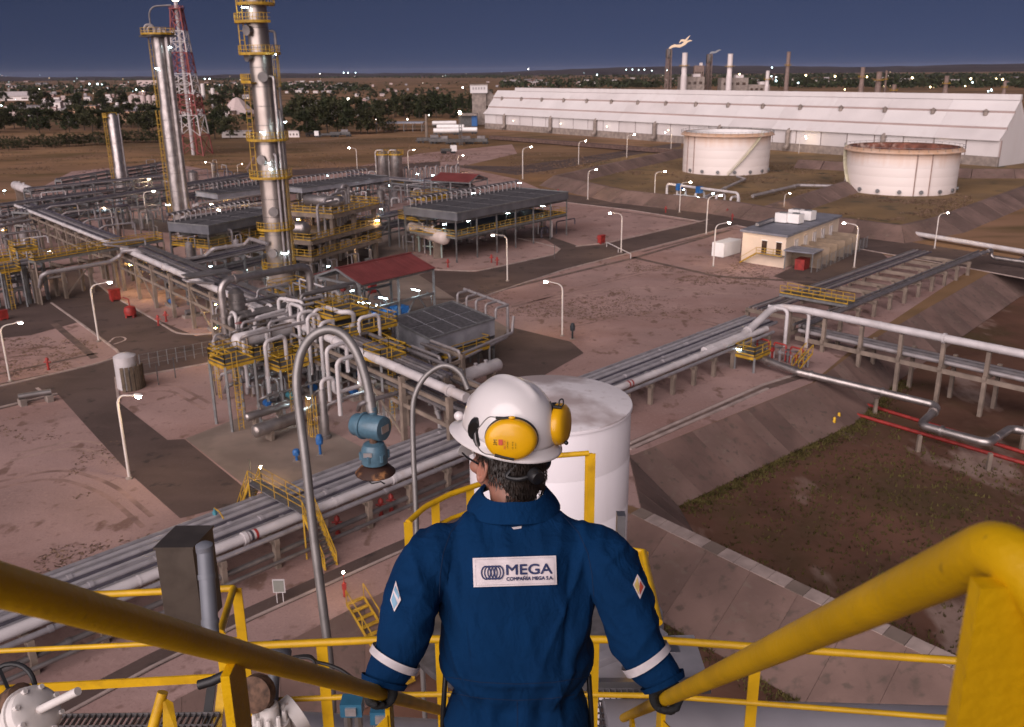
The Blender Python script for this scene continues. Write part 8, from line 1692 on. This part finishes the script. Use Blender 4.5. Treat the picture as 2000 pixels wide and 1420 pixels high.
# hair: close cap at the back and sides with strands
hr = MB(); rh = random.Random(4)
hb_ = MB(); ell(hb_, (0, -.030, .03), (.0835, .095, .09)); ell(hb_, (0, -.070, -.030), (.066, .052, .062)); ell(hb_, (0, -.072, -.075), (.05, .035, .03))
def hairtrim(p, n_): return p
hair = finish(hb_, 'hair', HAIR, man, .006, 3)
st = MB()
for k in range(3200):
    a = rh.uniform(-2.5, 2.5); back = cos(a); zt_ = rh.uniform(-.085, .035)
    if abs(a) > 1.5 and zt_ < .01: continue
    if abs(a) > 1.0 and zt_ < -.035: continue
    r0, r1 = .087, .108; p = HD(r0*sin(a)*(1 if zt_ > -.04 else .93), -.02-r1*cos(a)*(1 if zt_ > -.04 else .97), zt_); L = rh.uniform(.012, .022); o_ = (p-HD(0, -.02, zt_)).normalized()
    q = p+V((rh.gauss(0, .002), rh.gauss(0, .002), -L))+o_*rh.uniform(-.004, .004); side = o_.cross(V((0, 0, 1))).normalized()*.0011; mid = (p+q)/2+o_*.001
    st.add([p-side, p+side, mid+side, mid-side, q], [(0, 1, 2, 3), (3, 2, 4)])
so_ = st.build('hair_strands', HAIR, hair, smooth=False); so_['kind'] = 'stuff'
# safety glasses arm
g = MB(); g.tube([HD(-.086, .012, .004), HD(-.083, .06, .006), HD(-.070, .095, .004)], .0028, 6); g.build('glasses_arm', BLKP, head); g = MB(); g.rings([(HD(-.034, .112, .0), (HD(.032, -.006, 0)-HD(0, 0, 0)), V((0, 0, .02))), (HD(-.034, .114, .0), (HD(.032, -.006, 0)-HD(0, 0, 0)), V((0, 0, .02)))], 16); g.build('lens', M('lens_clear', (.5, .5, .5), .1), head)
# ---------------------------------------------------------------- hard hat
hz = AD(992, 850, 2.43); TILT = RAD(5)
hq = Matrix.Rotation(RAD(45), 3, 'Z') @ Matrix.Rotation(TILT, 3, 'X') @ Matrix.Rotation(RAD(5), 3, 'Y')
def HH(x, y, z): return hz+hq @ V((x, y, z))
hm = MB(); seg = 64; rows = []
for i in range(22):
    th = (pi/2)*i/21; rows.append((cos(th)**.88 if i < 21 else 0, sin(th)**.95))
for rr0, zz0 in rows:
    for k in range(seg):
        a = 2*pi*k/seg; ridge = .0055*math.exp(-((sin(a)*0+cos(a)*rr0*.115)/.014)**2)*(zz0 > .25) if 1 else 0
        x, y = cos(a)*rr0*.1165, sin(a)*rr0*.1395-.002; rg = .006*math.exp(-(x/.013)**2)*min(1, max(0, (zz0-.3)*3)) if y > -.09 else .0
        hm.v.append(HH(x, y, .012+zz0*.150+rg))
for i in range(21):
    for k in range(seg): k2 = (k+1) % seg; hm.f.append([i*seg+k, i*seg+k2, (i+1)*seg+k2, (i+1)*seg+k])
hm.f.append([21*seg+k for k in range(seg)])
helmet = hm.build('hard_hat', HELM, man, ang=80); helmet.modifiers.new('thickness', 'SOLIDIFY').thickness = .003
br = MB(); prof = [(0.0, .014), (.004, .004), (.010, -.002), (.016, -.006), (.019, -.010), (.017, -.014), (.008, -.009), (-.004, -.004)]
for ex, zz_ in prof:
    for k in range(seg):
        a = 2*pi*k/seg; f = max(0, sin(a)); e_ = ex*(1+1.5*f**3); br.v.append(HH(cos(a)*(.1165+e_), sin(a)*(.1395+e_)-.002, zz_-.010*f*(ex/.026)))
n = len(prof)
for j in range(n):
    j2 = (j+1) % n
    for k in range(seg): k2 = (k+1) % seg; br.f.append([j*seg+k, j*seg+k2, j2*seg+k2, j2*seg+k])
br.build('brim', HELM, helmet, ang=80)
# suspension band and ratchet knob under the back of the hat
sb = MB(); sb.tube([HH(.098*cos(a), .128*sin(a), -.022+.030*sin(a)) for a in [pi+pi*k/24 for k in range(25)]], .010, 8); sb.build('head_band', BLKP, helmet)
kn_ = AD(1046, 930, 2.31); nk = (kn_-hc); nk.z = -.02; nk.normalize(); MB().lathe([(.004, .016), (.017, .014), (.0195, .008), (.0195, -.012)], kn_, 24, nk).build('ratchet_knob', BLKP, helmet)
nb = MB()
for a0_ in (-.5, -.2, .1): pass
nb.tube(spline([HH(-.07, -.105, -.028), AD(990, 930, 2.325), AD(1015, 936, 2.31), kn_-nk*.008]), .006, 8); nb.build('nape_strap', BLKP, helmet)
# ear muffs parked on the back of the hat
def cup(c, nrm, up, label, rx=.068, rz_=.055, dep=.036):
    nrm = nrm.normalized(); x = up.cross(nrm).normalized(); y = nrm.cross(x); m = MB(); m.rings([(c+nrm*h, x*rx*f, y*rz_*f) for f, h in ((.80, 0), (.98, .004), (1.0, .012), (.985, .020), (.93, .028), (.80, .034), (.55, .038), (.25, .0395), (.03, .040))], 40); o = m.build('ear_cup', MUFF, helmet)
    m = MB(); m.rings([(c+nrm*h, x*rx*f, y*rz_*f) for f, h in ((.70, -.022), (.90, -.024), (1.0, -.016), (1.02, -.006), (1.03, 0), (.99, .006), (.9, .006))], 40); m.build('ear_cushion', BLKP, helmet); return x, y
cc1 = AD(999, 855, 2.305); n1 = (CO-cc1); n1 = V((n1.x-.18, n1.y, n1.z*.25)); u1 = V((0, 0, 1)); x1_, y1_ = cup(cc1, n1, u1, 'a'); n1.normalize()
cc2 = AD(1083, 828, 2.40); n2 = V((1, -.30, .10)); x2_, y2_ = cup(cc2, n2, V((0, 0, 1)), 'b'); n2.normalize()
# printed marks on the cup
def on_cup(a, b): f = min(.92, (a*a/(.0655**2)+b*b/(.053**2))); return cc1+x1_*a+y1_*b+n1*(.0403*(1-f**2.1)**.5+.0012)
def cup_mark(s, a0, b0, h, mat, rot=True):
    cu = bpy.data.curves.new('mark', 'FONT'); cu.body = s; cu.size = h; ob = bpy.data.objects.new('tmp', cu); C.objects.link(ob); bpy.context.view_layer.update(); me = bpy.data.meshes.new_from_object(ob.evaluated_get(bpy.context.evaluated_depsgraph_get())); bpy.data.objects.remove(ob); m = MB()
    m.v = [on_cup(a0+v.co.y*-1, b0+v.co.x) if rot else on_cup(a0+v.co.x, b0+v.co.y) for v in me.vertices]; m.f = [list(p.vertices) for p in me.polygons]; m.build('cup_print', mat, helmet, smooth=False)
cup_mark('3M', -.034, -.010, .013, BLKP); cup_mark('PELTOR', -.012, -.018, .0065, FRD); cup_mark('OPTIME I', -.005, -.016, .005, BLKP); cup_mark('CE  H510', .008, -.018, .005, BLKP); cup_mark('EN 352-3', .015, -.016, .004, BLKP)
m = MB(); m.add([on_cup(a, b) for a, b in ((-.030, -.008), (-.019, -.008), (-.019, .007), (-.030, .007))], [(0, 1, 2, 3)]); m.build('cup_print', FRD, helmet, smooth=False)
# wires and black mounts
mt0 = AD(929, 838, 2.345); MB().rings([(mt0+V((0, .02, 0)), V((.018, .01, 0)), V((0, 0, .028))), (mt0, V((.021, .01, 0)), V((0, 0, .032))), (mt0+V((-.004, -.012, 0)), V((.016, .006, 0)), V((0, 0, .024)))], 14).build('muff_mount', BLKP, helmet); MB().tube([mt0, AD(930, 860, 2.34), AD(936, 872, 2.34)], .008, 8).build('muff_mount', BLKP, helmet)
for pts, r in (([(933, 838), (953, 816), (970, 815), (1000, 816)], .0016), ([(928, 846), (932, 870), (945, 885), (966, 889), (985, 892)], .0016), ([(1000, 816), (1020, 820), (1038, 832), (1046, 850)], .0022)):
    MB().tube(spline([AD(x, y, 2.285) for x, y in pts]), r, 8).build('wire', GALV if r < .002 else BLKP, helmet)
MB().tube([AD(968, 816, 2.283), AD(1006, 818, 2.283)], .004, 8).build('wire_sleeve', BLKP, helmet); MB().tube([AD(966, 889, 2.283), AD(1004, 897, 2.283)], .0045, 8).build('wire_sleeve', BLKP, helmet); MB().ball(AD(1000, 816, 2.275), .009, 12, 6, (1, .6, .5)).build('wire_clip', MUFF, helmet)
MB().tube(spline([AD(x, y, 2.36) for x, y in ((1074, 784), (1078, 790), (1090, 795), (1093, 782), (1099, 780), (1100, 790), (1093, 797))]), .0022, 8).build('wire', BLKP, helmet); MB().tube([AD(1080, 794, 2.36), AD(1096, 796, 2.36)], .005, 8).build('wire_sleeve', BLKP, helmet); MB().ball(AD(1106, 865, 2.37), .006, 8, 6).build('wire_clip', BLKP, helmet)
mt2 = HH(-.118, .075, .02); MB().ball(AD(896, 812, 2.46), .014, 14, 8, (1, 1, .9)).build('chin_knob', HELM, helmet)
# ---------------------------------------------------------------- gloves closed round the rails
def glove(hp, s, wrist, name):
    """s=-1: left hand. rail axis dS through hp; thumb on the inner side, fingers on the outer side"""
    m = MB(); ax = dS; upv = (V((0, 0, 1))-ax*ax.z).normalized(); out = ax.cross(upv).normalized()
    if out.x*s < 0: out = -out
    rad = lambda a, r: out*(sin(a)*r)+upv*(cos(a)*r)           # a=0 top, + to the outer side
    # palm saddle over the top of the rail
    for q in range(-3, 5):
        c = hp+ax*(.012*q); m.tube([c+rad(a, RR+.014) for a in (-.9, -.45, 0, .45, .9)], [.012, .016, .018, .017, .015], 10)
    m.tube([wrist, lerp(wrist, hp+rad(0, .05), .5), hp+rad(-.1, .036)-ax*.01], [.038, .036, .030], 14)
    for q, L in ((.046, 1.0), (.024, 1.08), (.002, 1.04), (-.020, .88)):           # four fingers of different length
        c = hp+ax*q; n_ = 9; pts = [c+rad(.7+(2.9*L)*k/n_, RR+.0105+(.003 if k in (3, 6) else 0)) for k in range(n_+1)]; m.tube(pts, [.0115, .0115, .0110, .0118, .0105, .0102, .0108, .0096, .009, .006], 10)
    c = hp-ax*.012; pts = [c+rad(-.5, RR+.018), c+ax*.012+rad(-1.1, RR+.016), c+ax*.026+rad(-1.8, RR+.013), c+ax*.036+rad(-2.5, RR+.0115), c+ax*.042+rad(-2.95, RR+.011)]; m.tube(spline(pts, 3), [.016-.0075*k/12 for k in range(13)], 10)
    return finish(m, 'glove', GLOVE, man, .0038, 2)
glove(HLp, -1, AD(750, 1326, 2.255), 'l'); glove(HRp, 1, AD(1293, 1328, 2.255), 'r')
for s, an in foot.items():
    bm_ = MB(); bm_.tube(spline([an+V((0, -.02, .10)), an+V((0, -.01, .0)), an+V((0, .08, -.045)), an+V((0, .19, -.055))], 4), [.058, .06, .062, .06, .056, .054, .052, .05, .05, .05, .048, .045, .038], 14); b0 = finish(bm_, 'boot', BOOT, man, .008, 2)
# dark holster edge at both hips
for x, s in ((872, -1), (1148, 1)):
    m = MB(); m.tube(spline([AD(x+s*2, 1318, 2.37), AD(x+s*4, 1350, 2.37), AD(x+s*7, 1400, 2.38), AD(x+s*8, 1460, 2.40)], 4), .007, 10); m.build('side_pocket_flap', BLKP, cov)

# ================================================================ HAZE
hz_ = MB(); hz_.box((0, 0, 44), (31000, 31000, 96)); hm_ = bpy.data.materials.new('haze_air'); hm_.use_nodes = True; n_ = hm_.node_tree; n_.nodes.remove(n_.nodes['Principled BSDF']); pv = n_.nodes.new('ShaderNodeVolumePrincipled'); pv.inputs['Color'].default_value = (.80, .80, .95, 1); pv.inputs['Density'].default_value = 1.4e-5; pv.inputs['Anisotropy'].default_value = 0.0
n_.links.new(pv.outputs[0], n_.nodes['Material Output'].inputs['Volume']); ho = hz_.build('haze', hm_, None, smooth=False); ho['kind'] = 'stuff'
